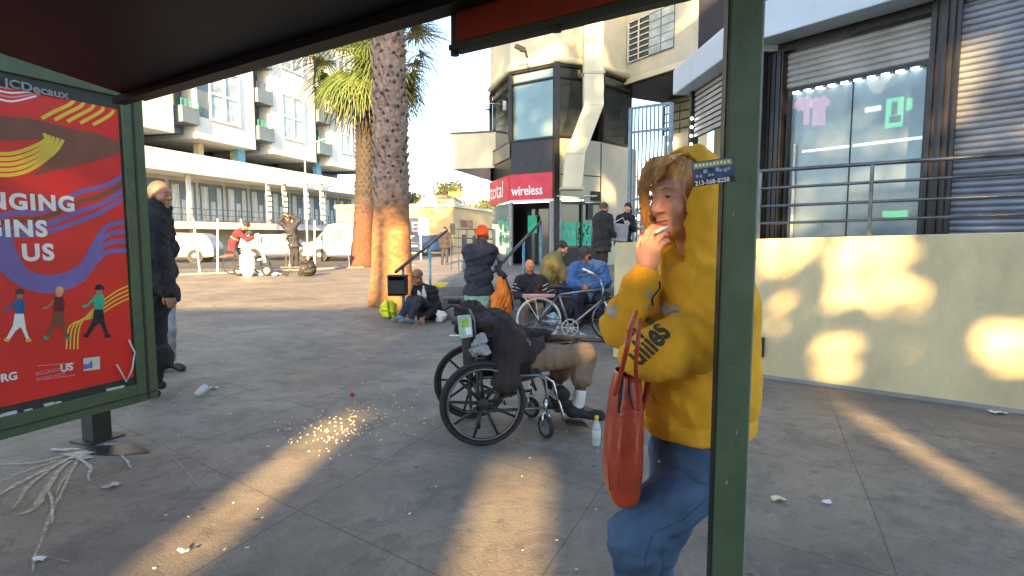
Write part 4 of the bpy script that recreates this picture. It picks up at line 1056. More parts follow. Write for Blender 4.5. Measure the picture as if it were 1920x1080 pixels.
mb.fbox(FU, s0 + (sm - s0) * .48, s0 + (sm - s0) * .54, .052, .072, z0, z1); mb.fbox(FU, s0 - .04, s0, .03, .08, z0, z1); mb.build('bars', M['offwhite'], w)
mb = MB(); mb.fbox(FU, sm, s1, .031, .045, z0, z1); mb.build('pane', M['glass_pale'], w)
mb = MB()
for i in range(6): z = z0 + (z1 - z0) * i / 5; mb.fbox(FU, sm, s1, .046, .055, z - .01, z + .01)
mb.fbox(FU, (sm + s1) / 2 - .02, (sm + s1) / 2 + .02, .047, .057, z0, z1); mb.build('bars', M['bluegrey_wall'], w)
s0, s1, z0, z1 = uwin(1314, 0, 1352, 118)
MB().fbox(FU, s0, s1 + .6, -.5, .06, z0 - .5, 13).build('dark_panel', M['navy'], uw)
# recess content: lit cream pier, blue security gate with scrolls
s0, z1 = FU.hit(1255, 165, -2.6); s1, z0 = FU.hit(1305, 285, -2.6)
MB().fbox(FU, s0, s1 + .2, -2.9, -2.6, PZ, zu - .061).build('pier', M['cream'], uw)
s0, z1 = FU.hit(1245, 255, -2.0); s1, z0 = FU.hit(1305, 283, -2.0)
MB().fbox(FU, s0, s1, -2.3, -2.0, z0, z1).build('balcony_slab', M['cream'], uw)
mb = MB()
for k in range(4): z = z1 + .15 + k * .28; mb.tube([FU.pt(s0, -2.0, z), FU.pt(s1, -2.0, z)], .025, 6)
for k in range(3): s = s0 + (s1 - s0) * k / 2; mb.tube([FU.pt(s, -2.0, z1), FU.pt(s, -2.0, z1 + 1.0)], .03, 6)
mb.build('balcony_rail', M['dark_rail'], uw)
q = FU.pt(s0 + .45, -1.85, z0 + .35); MB().sph(q, .09).build('bulb_light', M['warm_lamp'], uw)
gt = thing('security_gate', 'tall blue barred security gate with scrollwork beside the yellow hood', 'gate', tuple(W(1218, 480, 15.0)))
g0 = W(1182, 300, 15.2); g1 = W(1256, 300, 14.6); FG = Fr((g0.x, g0.y), (g1.x - g0.x, g1.y - g0.y)); lg_ = (Vector((g1.x, g1.y)) - Vector((g0.x, g0.y))).length
zt_ = W(1218, 200, 15).z
mb = MB()
for i in range(11): s = lg_ * i / 10; mb.tube([FG.pt(s, 0, PZ), FG.pt(s, 0, zt_)], .022, 6)
for z in (zt_, zt_ - .6, PZ + 1.85, PZ + .1, PZ + 1.1, PZ + 1.5): mb.fbox(FG, 0, lg_, -.03, .03, z - .03, z + .03)
mb.fbox(FG, -.05, .03, -.05, .05, PZ, zt_); mb.fbox(FG, lg_ - .03, lg_ + .05, -.05, .05, PZ, zt_)
mb.build('bars', mat('gate_blue', (.15, .22, .29), .45, .2, var=.3, vs=9), gt)
mb = MB()
for i in range(6):
    for j in range(3): mb.torus(FG.pt(lg_ * (.12 + .15 * i), .04, PZ + .75 + j * .36 + (.1 if i % 2 else 0)), FG.n, .085, .018, 14, 6)
mb.build('scrollwork', mat('gate_blue2', (.20, .28, .34), .45, .2, var=.3, vs=9), gt)
mb = MB(); rs = random.Random(11)
for i in range(26): 
    q = FG.pt(lg_ * (.3 + rs.random() * .6), .12 + rs.random() * .08, PZ + .7 + rs.random() * .9); mb.tube([q, q + Vector((rs.uniform(-.1, .1), -.03, rs.uniform(-.1, .1)))], .022, 5)
mb.build('wire_ornament', M['offwhite'], gt)

# ================================================================ APARTMENT BUILDING (left, across the street)
f0 = W(274, 300, 40.0); f1 = W(659, 300, 65.9); FA = Fr((f0.x, f0.y), (f1.x - f0.x, f1.y - f0.y))
ap = thing('apartment_building', 'long white apartment block with grey balconies over a strip of shops', 'building', (f0.x, f0.y, 0))
ah = FA.hit; zA = lambda px, py: ah(px, py)[1]
zct = (zA(274, 264) + zA(655, 345)) / 2; zcb = (zA(278, 309) + zA(655, 368)) / 2; zsl = (zA(334, 407) + zA(650, 428)) / 2; zsb = zsl - .55
SA, SB = -14, ah(712, 300)[0]
MB().fbox(FA, SA, SB, -14, -2.8, 0, zct).build('lower_wall', M['white_wall'], ap)
MB().fbox(FA, SA, SB, -2.8, .2, zcb, zct).build('cornice', M['white_wall'], ap)
MB().fbox(FA, SA, SB, -2.79, 0, zsb, zsl).build('gallery_slab', M['white_wall'], ap)
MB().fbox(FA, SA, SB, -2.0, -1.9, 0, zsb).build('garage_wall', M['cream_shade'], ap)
# gallery shops: windows, posts
s = SA + .5; k = 0
while s < SB - 3:
    w = MB().fbox(FA, s, s + 2.5, -2.79, -2.7, zsl + .15, zcb - .55).build('window', M['curtain'], ap)
    m_ = MB()
    for q in (0, .95, 1.7, 2.42): m_.fbox(FA, s + q, s + q + .10, -2.69, -2.6, zsl + .1, zcb - .5)
    m_.fbox(FA, s, s + 2.52, -2.69, -2.6, zcb - .56, zcb - .3); m_.fbox(FA, s + 1.0, s + 1.7, -2.69, -2.64, zsl + 1.75, zcb - .55)
    m_.build('frame', M['bluegrey_wall'], w); s += 3.0; k += 1
mb = MB(); s = SA
while s < SB: mb.fbox(FA, s, s + .25, -.7, -.45, zsl, zcb); s += 9.0
mb.each('gallery_post', M['offwhite'], ap)
mb = MB()
for z in (zsl + .95, zsl + .5): mb.fbox(FA, SA, SB, -.12, -.08, z - .025, z + .025)
s = SA
while s < SB: mb.fbox(FA, s, s + .05, -.13, -.07, zsl, zsl + .95); s += 1.2
mb.build('gallery_railing', M['grey_rail'], ap)
mb = MB(); s = SA
while s < SB: mb.fbox(FA, s, s + .35, -.6, -.2, 0, zsb - .002); s += 6.0
mb.each('garage_column', M['cream_shade'], ap)
# open dark deck between cornice and the blocks
MB().fbox(FA, SA, SB, -6, -5.8, zct, zct + 3.0).build('deck_wall', M['mullion_brown'], ap)
mb = MB()
for px in (404, 470, 700): s = ah(px, 300)[0]; mb.fbox(FA, s, s + .5, -2.0, -1.5, zct, zct + 2.2)
mb.each('deck_column', M['cream'], ap)
mb = MB(); s = ah(470, 300)[0]; mb.fbox(FA, s - .3, s + .6, -1.4, -1.0, zct + .01, zct + 1.9); s = ah(612, 300)[0]; mb.fbox(FA, s - .3, s + .6, -1.4, -1.0, zct + .01, zct + 1.9)
mb.each('deck_panel', mat('sky_paint', (.16, .42, .60), .7), ap)
zu0 = zA(370, 256) ; zb0 = (zA(300, 248) + zA(470, 279)) / 2
blocks = [(-14, ah(318, 230)[0], []), (ah(362, 230)[0], ah(471, 230)[0], [(393, 447)]), (ah(503, 250)[0], ah(586, 260)[0], [(528, 568)]), (ah(612, 260)[0], ah(662, 260)[0], [(636, 657)])]
for s0_, s1_, ws in blocks:
    MB().fbox(FA, s0_, s1_, -9, .35, zb0, zb0 + 22).build('block', M['white_wall'], ap)
    for a_, b_ in ws:
        sa, _ = ah(a_, 200, .35); sb, _ = ah(b_, 200, .35)
        for fl in range(3):
            zz0 = zb0 + 1.0 + fl * 6.2 + .6; zz1 = zz0 + 3.9
            w = MB().fbox(FA, sa, sb, .352, .40, zz0, zz1).build('window', M['glass_pale'], ap)
            m_ = MB()
            for q in (0, .5, 1): sx = sa + (sb - sa) * q; m_.fbox(FA, sx - .08, sx + .08, .401, .46, zz0 - .1, zz1 + .1)
            for q in (0, .5, 1): z = zz0 + (zz1 - zz0) * q; m_.fbox(FA, sa, sb, .401, .455, z - .08, z + .08)
            m_.build('frame', M['white_paint'], w)
        if ws[0][0] == 393: MB().fbox(FA, sa - 1.2, sa - .0, .352, .36, zb0 + 1.6, zb0 + 22).build('grey_stripe', M['bluegrey_wall'], ap)
MB().fbox(FA, SA, SB, -9.5, -.9, zb0 + .3, zb0 + 21).build('recess_wall', M['bluegrey_wall'], ap)
for a_, b_ in ((330, 362), (474, 503), (588, 612), (668, 700)):
    sa, _ = ah(a_, 230); sb, _ = ah(b_, 230)
    for fl in range(6):
        z = zb0 + .9 + fl * 3.1
        bl = MB().fbox(FA, sa, sb, -.85, .6, z, z + 1.15).build('balcony', M['bluegrey_wall'], ap)
        MB().fbox(FA, sa + .2, sb - .2, -.898, -.8, z + 1.0, z + 2.6).build('balcony_door', M['glass_dark'], bl)
        mb = MB()
        for q in range(5): sx = sa + (sb - sa) * q / 4; mb.fbox(FA, sx - .02, sx + .02, .5, .54, z + 1.151, z + 1.6)
        mb.fbox(FA, sa, sb, .5, .54, z + 1.6, z + 1.64); mb.build('balcony_rail', M['grey_rail'] if fl % 2 else M['teal'], bl)
MB().fbox(FA, -14, SB, -9, .3, zb0 + 22, zb0 + 22.3).build('roof', M['offwhite'], ap)
# ================================================================ FAR STREET (centre)
hl = MB(); n = 40
for i in range(n + 1):
    x = -260 + i * 13; h = 6 + 9 * (mnoise.noise((x * .013, 3, 0)) + .6) + 3 * mnoise.noise((x * .06, 1, 0)); D = 330
    hl.v += [Vector((x, D, -1)), Vector((x, D + 60, max(h, 2)))]
hl.f = [(2 * i, 2 * i + 2, 2 * i + 3, 2 * i + 1) for i in range(n)]
tag(hl.build('hill', M['hill'], smooth=True), kind='structure')
def simple_building(name, label, px0, px1, py0, D, depth, mt, roofmt='offwhite', pitch=0, windows=(), Dr=None):
    a = W(px0, 440, D); b = W(px1, 440, Dr or D); zt_ = W((px0 + px1) / 2, py0, D).z
    F = Fr((a.x, a.y), (b.x - a.x, b.y - a.y)); l = (b - a).length
    t = thing(name, label, 'building', (a.x, a.y, 0))
    MB().fbox(F, 0, l, -depth, 0, 0, zt_).build('wall', M[mt], t)
    mb = MB()
    if pitch: mb.add([F.pt(-.3, .3, zt_ + .005), F.pt(l + .3, .3, zt_ + .005), F.pt(l + .3, -depth, zt_ + .005), F.pt(-.3, -depth, zt_ + .005), F.pt(l * .5, .3, zt_ + pitch), F.pt(l * .5, -depth, zt_ + pitch)], [(0, 1, 4), (2, 3, 5), (1, 2, 5, 4), (3, 0, 4, 5), (0, 3, 2, 1)])
    else: mb.fbox(F, -.15, l + .15, -depth - .1, .15, zt_ + .003, zt_ + .25)
    mb.build('roof', M[roofmt], t)
    for (x0, y0, x1, y1, m_) in windows:
        s0, z1 = F.hit(x0, y0); s1, z0 = F.hit(x1, y1); MB().fbox(F, s0, s1, .01, .06, z0, z1).build('window', M[m_], t)
    return t, F
bt_, Fb = simple_building('gabled_shop', 'white and yellow low shop with a gable roof far down the street', 772, 842, 396, 52, 8, 'white_wall', 'cream', 1.6, [(773, 395, 787, 409, 'orange'), (812, 372, 818, 408, 'curtain')])
t2, Fc = simple_building('yellow_shop', 'pale yellow box shop with vertical lettering beside the tan building', 819, 852, 372, 50, 6, 'cream', 'mullion', 0, [(824, 377, 836, 408, 'yellow'), (838, 380, 843, 404, 'yellow_line')])
for i, ch in enumerate('ABC'[:0]): pass
mb = MB()
for i in range(4): s0, z1 = Fc.hit(820.5, 377 + i * 8); s1, z0 = Fc.hit(823, 382 + i * 8); mb.fbox(Fc, s0, s1, .01, .08, z0, z1)
mb.build('lettering', M['black'], t2)
t3, Fd = simple_building('tan_building', 'plain tan stucco building left of the phone shop tower', 850, 925, 388, 46, 10, 'tan_building', 'cream', 0, [(842, 418, 852, 440, 'glass_dark'), (866, 440, 874, 462, 'black'), (886, 442, 892, 460, 'black')], Dr=58)
s0, z0 = Fd.hit(862, 426); text('writing', 'VAN CO', .9, M['brown'], t3, Fd.pt(s0, .08, z0), Fd.d, (0, 0, 1), .02, .01)
sp_ = thing('street_sign', 'white block letter sign on a dark board beside the near palm trunk', 'sign', tuple(W(788, 470, 34)))
q = W(788, 425, 34); mb = MB(); mb.box((q.x - .65, q.y, q.z - .5), (q.x + .5, q.y + .1, q.z + .5)); mb.build('board', M['grey_cloth'], sp_, bevel=.02)
mb = MB(); mb.box((q.x - .04, q.y + .1, 0), (q.x + .04, q.y + .18, q.z)); mb.build('pole', M['steel'], sp_)
text('writing', 'ED', .78, M['white'], sp_, (q.x - .52, q.y - .02, q.z - .28), (1, 0, 0), (0, 0, 1), .01, .03, sx=.9)
for i, (x0, x1, y0, D, c_) in enumerate(((792, 812, 356, 190, 'offwhite'), (780, 794, 366, 170, 'cream'), (812, 830, 366, 200, 'white_wall'), (880, 905, 372, 210, 'offwhite'))):
    simple_building('hillside_house', ['pale square house high on the hillside, tallest of the far houses', 'small cream house on the hillside nearest the palm trunk', 'low white house on the hillside above the gable roof', 'grey white house on the hillside above the tan building'][i], x0, x1, y0, D, 8, c_, 'brown', 0, [(x0 + 3, y0 + 4, x0 + 7, y0 + 9, 'glass_dark'), (x1 - 8, y0 + 4, x1 - 4, y0 + 9, 'glass_dark')])
def leafball(mb, c, r, n, ls, rs, sc=(1, 1, .8)):
    for i in range(n):
        d = Vector((rs.gauss(0, 1), rs.gauss(0, 1), rs.gauss(0, 1))).normalized() * (r * rs.random() ** .4)
        p = Vector(c) + Vector((d.x * sc[0], d.y * sc[1], d.z * sc[2])); a = Vector((rs.gauss(0, 1), rs.gauss(0, 1), rs.gauss(0, 1))).normalized(); b = a.orthogonal().normalized(); s = ls * (.6 + .8 * rs.random())
        mb.add([p - a * s, p + b * s * .5, p + a * s, p - b * s * .5], [(0, 1, 2, 3)])
for i, (px, py, D, r, lab) in enumerate(((790, 382, 90, 3.2, 'round olive tree on the hillside right of the near palm trunk'), (880, 398, 62, 2.2, 'low green tree above the tan building roof'), (908, 400, 66, 2.0, 'dark green tree right beside the tower edge'), (835, 358, 160, 4.0, 'hazy tree on the skyline left of the little palm'))):
    q = W(px, py, D); t = thing('tree', lab, 'tree', (q.x, q.y, 0), 0)
    MB().tube([(q.x, q.y, 0), (q.x + .2, q.y, q.z * .6), (q.x, q.y, q.z)], [.3, .2, .1], 8).build('trunk', M['brown'], t)
    mb = MB(); rs = random.Random(i)
    for k in range(6): leafball(mb, q + Vector((rs.gauss(0, r * .5), rs.gauss(0, r * .4), rs.gauss(0, r * .25))), r * .55, 220, r * .09, rs)
    mb.build('crown', M['bush'], t)
# ---- palms
def frond(mb, base, dirv, ln, n_bl, bl, droop, rs, wid=.035):
    d = Vector(dirv).normalized(); p = Vector(base); pts = [p.copy()]; dd = d.copy()
    for i in range(5): p = p + dd * ln / 5; dd = (dd + Vector((0, 0, -.10 * droop))).normalized(); pts.append(p.copy())
    mb.tube(pts, [.035, .03, .025, .02, .018, .015], 4)
    side = dd.cross(Vector((0, 0, 1))); side = side.normalized() if side.length > .05 else Vector((1, 0, 0)); up = side.cross(dd)
    for k in range(n_bl):
        a = (k / (n_bl - 1) - .5) * R(230); bd = (dd * math.cos(a) + side * math.sin(a) + up * .12 * rs.random()).normalized()
        q = p.copy(); L_ = bl * (.75 + .35 * rs.random()) * (1 - .25 * abs(a) / 2); prev = None; w0 = bd.cross(up).normalized(); vs = []
        segs = 5
        for s in range(segs + 1):
            w = wid * (1 - (s / segs) ** 2 * .9); vs += [q + w0 * w + up * .0, q - w0 * w]
            q = q + bd * L_ / segs; bd = (bd + Vector((0, 0, -.17 * droop * (.6 + s * .35)))).normalized()
        mb.add(vs, [(2 * i, 2 * i + 1, 2 * i + 3, 2 * i + 2) for i in range(segs)])
def palm(label, base, top, r0, r1, crown_r, nf, boots=False, seed=1, blades=26, rmid=None):
    t = thing('palm_tree', label, 'tree', base); rs = random.Random(seed); base, top = Vector(base), Vector(top); n = 40; pts = []; rad = []
    for i in range(n + 1):
        f = i / n; p = base.lerp(top, f) + Vector((math.sin(f * 4) * .06, 0, 0)); pts.append(p)
        rad.append((r0 + (r1 - r0) * min(1, f * 2.2)) * (1 + .35 * math.exp(-f * n * .35)) * (1 + .03 * math.sin(i * 2.1)))
    mb = MB(); mb.tube(pts, rad, 28)
    for i, v in enumerate(mb.v): mb.v[i] = v + mnoise.noise_vector(Vector((v.x * 5, v.y * 5, v.z * 9))) * .03
    return t, mb, pts, rad, rs
# near palm
nb = G(735, 572); nt_ = W(722, 40, nb.y); H_ = 15.0
topn = Vector((nb.x + (nt_.x - nb.x) / nt_.z * H_, nb.y, H_))
def palm_trunk_mat(name, low, high, z0, z1, spots=True):  # warm low tone puts the sunlight on the base into the colour
    m = bpy.data.materials.new(name); m.use_nodes = True; nt = m.node_tree; b = nt.nodes['Principled BSDF']; lk = nt.links.new
    tc = nd(nt, 'ShaderNodeTexCoord'); sp = nd(nt, 'ShaderNodeSeparateXYZ'); lk(tc.outputs['Object'], sp.inputs[0])
    mp = nd(nt, 'ShaderNodeMapping'); mp.inputs['Scale'].default_value = (6, 6, 9); lk(tc.outputs['Object'], mp.inputs[0])
    no = nd(nt, 'ShaderNodeTexNoise', i_Scale=1.2, i_Detail=6.0); lk(mp.outputs[0], no.inputs['Vector'])
    mr = nd(nt, 'ShaderNodeMapRange'); mr.inputs[1].default_value = z0; mr.inputs[2].default_value = z1; lk(sp.outputs[2], mr.inputs[0])
    mx = nd(nt, 'ShaderNodeMix', data_type='RGBA'); mx.inputs[6].default_value = (*low, 1); mx.inputs[7].default_value = (*high, 1); lk(mr.outputs[0], mx.inputs[0])
    r2 = nd(nt, 'ShaderNodeMapRange'); r2.inputs[1].default_value = .4; r2.inputs[2].default_value = .65; r2.inputs[4].default_value = .65; lk(no.outputs[0], r2.inputs[0])
    m2 = nd(nt, 'ShaderNodeMix', data_type='RGBA', blend_type='MULTIPLY'); lk(r2.outputs[0], m2.inputs[0]); lk(mx.outputs[2], m2.inputs[6]); m2.inputs[7].default_value = (.45, .42, .40, 1)
    lk(m2.outputs[2], b.inputs['Base Color']); b.inputs['Roughness'].default_value = .9
    bp = nd(nt, 'ShaderNodeBump', i_Strength=.6, i_Distance=.03); lk(no.outputs[0], bp.inputs['Height']); lk(bp.outputs[0], b.inputs['Normal'])
    return m
M['palm_trunk'] = palm_trunk_mat('palm_trunk', (.34, .17, .075), (.30, .215, .165), 1.9, 2.6)
M['palm_trunk_far'] = palm_trunk_mat('palm_trunk_far', (.13, .055, .030), (.045, .038, .034), 1.6, 3.2)
M['palm_boot'] = mat('palm_boot', (.30, .215, .175), .9, var=.45, vs=5, bump=.4)
M['palm_gap'] = mat('palm_gap', (.07, .05, .045), .95, var=.4, vs=5)
t, mb, pts, rad, rs = palm('tall near palm with thick scarred trunk, smooth and painted sunlit orange near its base', (nb.x, nb.y, 0), topn, .37, .285, 2.5, 30)
mb.build('trunk', M['palm_trunk'], t, True)
bo = MB(); gp = MB()
z = 2.1; row = 0
while z < 8.5:
    f = z / H_; c = Vector((nb.x, nb.y, 0)).lerp(topn, f) + Vector((math.sin(f * 4) * .06, 0, 0)); rr = .37 + (.285 - .37) * min(1, f * 2.2)
    for k in range(11):
        a = (k + .5 * (row % 2)) / 11 * 2 * math.pi + rs.gauss(0, .08); d = Vector((math.cos(a), math.sin(a), 0)); s = Vector((-d.y, d.x, 0)); zz_ = z + rs.gauss(0, .02)
        o = c + d * rr; o.z = zz_; w = .072 * (.8 + .4 * rs.random()); h_ = .095 * (.7 + .6 * rs.random()); out = .018 + .03 * rs.random()
        # rhombic leaf base, standing proud at its upper lip
        bo.add([o - s * w, o + Vector((0, 0, -h_)), o + s * w, o + Vector((0, 0, h_)) + d * out, o - s * w * .6 + d * (out + .012) + Vector((0, 0, h_ * .5)), o + s * w * .6 + d * (out + .012) + Vector((0, 0, h_ * .5))], [(0, 1, 4), (1, 5, 4), (1, 2, 5), (4, 5, 3), (0, 4, 3), (2, 3, 5)])
        if rs.random() < .8:
            g0 = o + d * .008 + Vector((0, 0, h_ * 1.25)); gp.add([g0 - s * w * .62, g0 - Vector((0, 0, h_ * .45)) + d * .01, g0 + s * w * .62, g0 + Vector((0, 0, h_ * .45)) + d * .03], [(0, 1, 2, 3)])
    z += .155; row += 1
bo.build('leaf_scar', M['palm_boot'], t); tag(gp.build('scar_gap', M['palm_gap'], t), kind='stuff')
mb = MB()
for i in range(34):
    a = rs.random() * 6.28; el = rs.uniform(-.6, 1.2); frond(mb, topn, (math.cos(a) * math.cos(el), math.sin(a) * math.cos(el), math.sin(el)), 1.3, 18, 1.2, 1, rs)
mb.build('crown', M['palm_leaf'], t)
# a second palm: crown in the frame
D2 = 26.5; fb = G(678, 500); fb = Vector((W(678, 500, D2).x, D2, 0)); ft = W(686, 106, D2)
t, mb, pts, rad, rs = palm('shorter dark trunked palm behind the near one, its green crown under the shelter roof', tuple(fb), tuple(ft), .46, .40, 2.6, 40, seed=5)
mb.build('trunk', M['palm_trunk_far'], t, True)
bo = MB(); z = 2.4; row = 0
while z < ft.z - .3:
    f = z / ft.z; c = fb.lerp(ft, f) + Vector((math.sin(f * 4) * .06, 0, 0)); rr = .40
    for k in range(13):
        a = (k + .5 * (row % 2)) / 13 * 6.283; d = Vector((math.cos(a), math.sin(a), 0)); s = Vector((-d.y, d.x, 0)); o = c + d * rr; o.z = z + rs.gauss(0, .02); w = .08; h_ = .10; out = .05 + .06 * rs.random()
        bo.add([o - s * w, o + Vector((0, 0, -h_)), o + s * w, o + Vector((0, 0, h_)) + d * out], [(0, 1, 3), (1, 2, 3)])
    z += .19; row += 1
bo.build('leaf_scar', M['palm_trunk_far'], t)
cr_ = MB(); dd_ = MB()
for i in range(84):
    a = rs.random() * 6.28; el = rs.uniform(-1.0, 1.25); v = (math.cos(a) * math.cos(el), math.sin(a) * math.cos(el), math.sin(el))
    frond(cr_ if el > -.72 else dd_, ft + Vector((0, 0, .2 + .4 * (el > .3))), v, 1.95 + .5 * rs.random(), 30, 2.2, .9 + .5 * (el < 0), rs, .032)
cr_.build('crown', M['palm_leaf'], t)
for i in range(26):
    a = rs.random() * 6.28; frond(dd_, ft + Vector((0, 0, -.2)), (math.cos(a) * .55, math.sin(a) * .55, -.85), .8, 14, 1.1, 1.6, rs, .03)
dd_.build('dead_skirt', M['palm_dead'], t)
# little palm far away with golden skirt
q = W(853, 352, 60); t = thing('palm_tree', 'tiny distant palm with golden dead skirt under the cream canopy', 'tree', (q.x, q.y, 0)); rs = random.Random(9)
MB().tube([(q.x, q.y, 0), (q.x, q.y, q.z)], [.35, .3], 10).build('trunk', M['palm_dead'], t)
mb = MB()
for i in range(24): a = rs.random() * 6.28; el = rs.uniform(-.4, 1.3); frond(mb, q, (math.cos(a) * math.cos(el), math.sin(a) * math.cos(el), math.sin(el)), .7, 12, .8, 1, rs, .04)
mb.build('crown', M['palm_leaf'], t)
MB().lathe(q - Vector((0, 0, 2.1)), [(.3, 0), (.55, .3), (.75, 1.2), (.6, 1.9), (.2, 2.2)], 14).jit(.12, 4).build('dead_skirt', mat('gold_skirt', (.45, .30, .10), .9, var=.4, vs=6), t)
# ================================================================ VEHICLES
M['car_glass'] = mat('car_glass', (.02, .025, .03), .3, spec=.3)
def wheel_(parent, c, r, w, ax):
    wv = MB().torus(c, ax, r * .78, r * .24, 24, 8).build('wheel', M['rubber'], parent, True)
    MB().lathe(Vector(c) - Vector(ax) * w * .4, [(r * .6, 0), (r * .62, w * .4), (r * .5, w * .8), (r * .1, w * .85)], 18, ax).build('rim', M['steel'], wv, True)
def car(label, cat, name, px, py, D, length, prof, height, mtp, yaw, width=1.8, win=None, wheels=(.18, .80), wr=.34, flip=False, extra=None):
    q = W(px, py, D); t = thing(name, label, cat, (q.x, q.y, 0), yaw)
    sg = -1 if flip else 1
    P = [((a - .5) * length * sg, b * height) for a, b in prof]; n = len(P)
    mb = MB(); vs = []
    for y, k in ((-width / 2, 0), (-width / 2 + .0, 0), (width / 2, 0)):
        pass
    # body lofted with tumblehome
    ys = [-.5, -.46, .46, .5]
    for yi, y in enumerate(ys):
        for (x, z) in P:
            zz_ = z; ins = 1.0
            if z > height * .58: ins = 1 - .16 * (z / height - .58) / .42
            shr = .985 if yi in (0, 3) else 1.0
            vs.append(Vector((x * shr, y * width * ins, .0 + (z if yi in (1, 2) else z * .985 + .01))))
    fs = []
    for j in range(3):
        for i in range(n): fs.append((j * n + i, j * n + (i + 1) % n, (j + 1) * n + (i + 1) % n, (j + 1) * n + i))
    fs += [tuple(range(n))[::-1], tuple(range(3 * n, 4 * n))]
    mb.v = vs; mb.f = fs
    b = mb.build('body', M[mtp], t, local=True, bevel=.03)
    for wp in win:
        for sy in (-1, 1):
            m_ = MB(); pts = []
            for a_, bz in wp:
                z = bz * height; ins = 1 - .16 * max(0, (z / height - .58)) / .42
                pts.append(((a_ - .5) * length * sg, sy * (width / 2 * ins + .012), z))
            m_.add(pts, [tuple(range(len(pts)))]); m_.build('window', M['car_glass'], t, local=True, solid=.01)
    for a_ in wheels:
        for sy in (-1, 1):
            c = Vector(((a_ - .5) * length * sg, sy * (width / 2 - .08), wr))
            MB().lathe(c - Vector((0, .0, 0)), [(wr * 1.12, -.0), (wr * 1.12, .10)], 20, (0, sy, 0)).build('wheel_arch', M['black'], t, local=True)
            wv = MB().torus(c + Vector((0, sy * .03, 0)), (0, 1, 0), wr * .76, wr * .25, 24, 8).build('wheel', M['rubber'], t, True, local=True)
            MB().lathe(c + Vector((0, sy * .06, 0)), [(wr * .58, 0), (wr * .58, .05), (wr * .2, .07)], 14, (0, sy, 0)).build('rim', M['steel'], wv, True, local=True)
    m_ = MB(); m_.cbox((-.5 * length * sg * .985, 0, height * .46), (.06, width * .9, .16)); m_.build('headlight', M['glass_pale'], t, local=True, bevel=.01)
    m_ = MB(); m_.cbox((0, 0, .30), (length * .9, width * 1.01, .10)); m_.build('sill', M['black'], t, local=True, bevel=.01)
    return t
suv = [(0, .20), (1, .20), (1, .45), (.985, .62), (.93, .88), (.87, .97), (.6, 1.0), (.40, .98), (.24, .68), (.05, .60), (0, .48)]
car('white estate car parked behind the mesh fence on the left', 'car', 'parked_car', 325, 470, 31, 4.5, suv, 1.55, 'car_white', R(10), win=[[(.30, .68), (.42, .93), (.58, .95), (.58, .69)], [(.61, .69), (.61, .95), (.86, .92), (.90, .70)]])
car('dark blue car parked between the two scooter people', 'car', 'parked_car', 528, 470, 34, 4.4, suv, 1.5, 'car_blue', R(10), win=[[(.30, .68), (.42, .93), (.58, .95), (.58, .69)], [(.61, .69), (.61, .95), (.86, .92), (.90, .70)]], flip=True)
van = [(0, .16), (1, .16), (1, .97), (.98, 1.0), (.30, 1.0), (.24, .97), (.12, .56), (.01, .47), (0, .30)]
car('white delivery van parked left of the far palm', 'van', 'parked_van', 668, 470, 33, 5.4, van, 2.05, 'car_white', R(10), 1.95, win=[[(.16, .58), (.25, .92), (.38, .92), (.38, .58)]], wheels=(.16, .80))
car('small dark car just right of the near palm in the far street', 'car', 'parked_car', 800, 470, 42, 4.0, suv, 1.45, 'car_blue', R(60), win=[[(.30, .68), (.42, .93), (.58, .95), (.58, .69)], [(.61, .69), (.61, .95), (.86, .92), (.90, .70)]])
# ================================================================ MESH FENCE, LAMP, BANNERS
f0_, f1_ = G(300, 517), G(520, 508); f2_ = G(700, 500)
fn = thing('mesh_fence', 'sagging chain mesh fence with pale posts behind the scooter people', 'fence', (f0_.x, f0_.y, 0))
FF = Fr((f0_.x, f0_.y), (f2_.x - f0_.x, f2_.y - f0_.y)); lf = (f2_ - f0_).length
for px, px2 in ((362, 375), (408, 408), (452, 452), (547, 543), (590, 590), (652, 655)):
    s = FF.hit(px2, 510)[0]; s1 = FF.hit(px, 412)[0]; MB().tube([FF.pt(s, 0, 0), FF.pt(s1, 0, 2.05)], .035, 6).build('post', M['offwhite'], fn)
mb = MB(); mb.tube([FF.pt(-2, .0, 2.0), FF.pt(lf * .3, 0, 1.96), FF.pt(lf * .6, 0, 2.03), FF.pt(lf, 0, 2.0)], .018, 5); mb.tube([FF.pt(-2, .0, .1), FF.pt(lf, 0, .08)], .014, 4); mb.build('rail', M['steel'], fn)
mb = MB(); s = -2.0
while s < lf:
    for sg in (1, -1):
        a_ = FF.pt(s, 0, .05); b_ = FF.pt(s + sg * 1.9, 0, 1.95); w = FF.d * .004
        mb.add([a_ - w, a_ + w, b_ + w, b_ - w], [(0, 1, 2, 3)])
    s += .13
mb.build('mesh', M['grey_rail'], fn)
tag(MB().prism([tuple(FF.pt(-3, -.2, 0))[:2], tuple(FF.pt(lf + 2, -.2, 0))[:2], tuple(FF.pt(lf + 2, .35, 0))[:2], tuple(FF.pt(-3, .35, 0))[:2]][::-1], .004, .045).build('footing', M['kerb']), kind='structure')
lp = W(577, 470, 30); t = thing('street_lamp', 'tall thin pale street lamp between banners on the far kerb', 'street lamp', (lp.x, lp.y, 0)); zt2 = W(577, 290, 30).z
MB().tube([(lp.x, lp.y, 0), (lp.x, lp.y, zt2)], [.06, .035], 8).build('pole', M['offwhite'], t, True)
MB().tube([(lp.x, lp.y, zt2), (lp.x + .2, lp.y, zt2 + .5), (lp.x + .9, lp.y, zt2 + .75)], .025, 6).build('arm', M['offwhite'], t, True)
MB().cbox((lp.x + 1.1, lp.y, zt2 + .74), (.45, .2, .07)).build('lamp_head', M['steel'], t, bevel=.02)
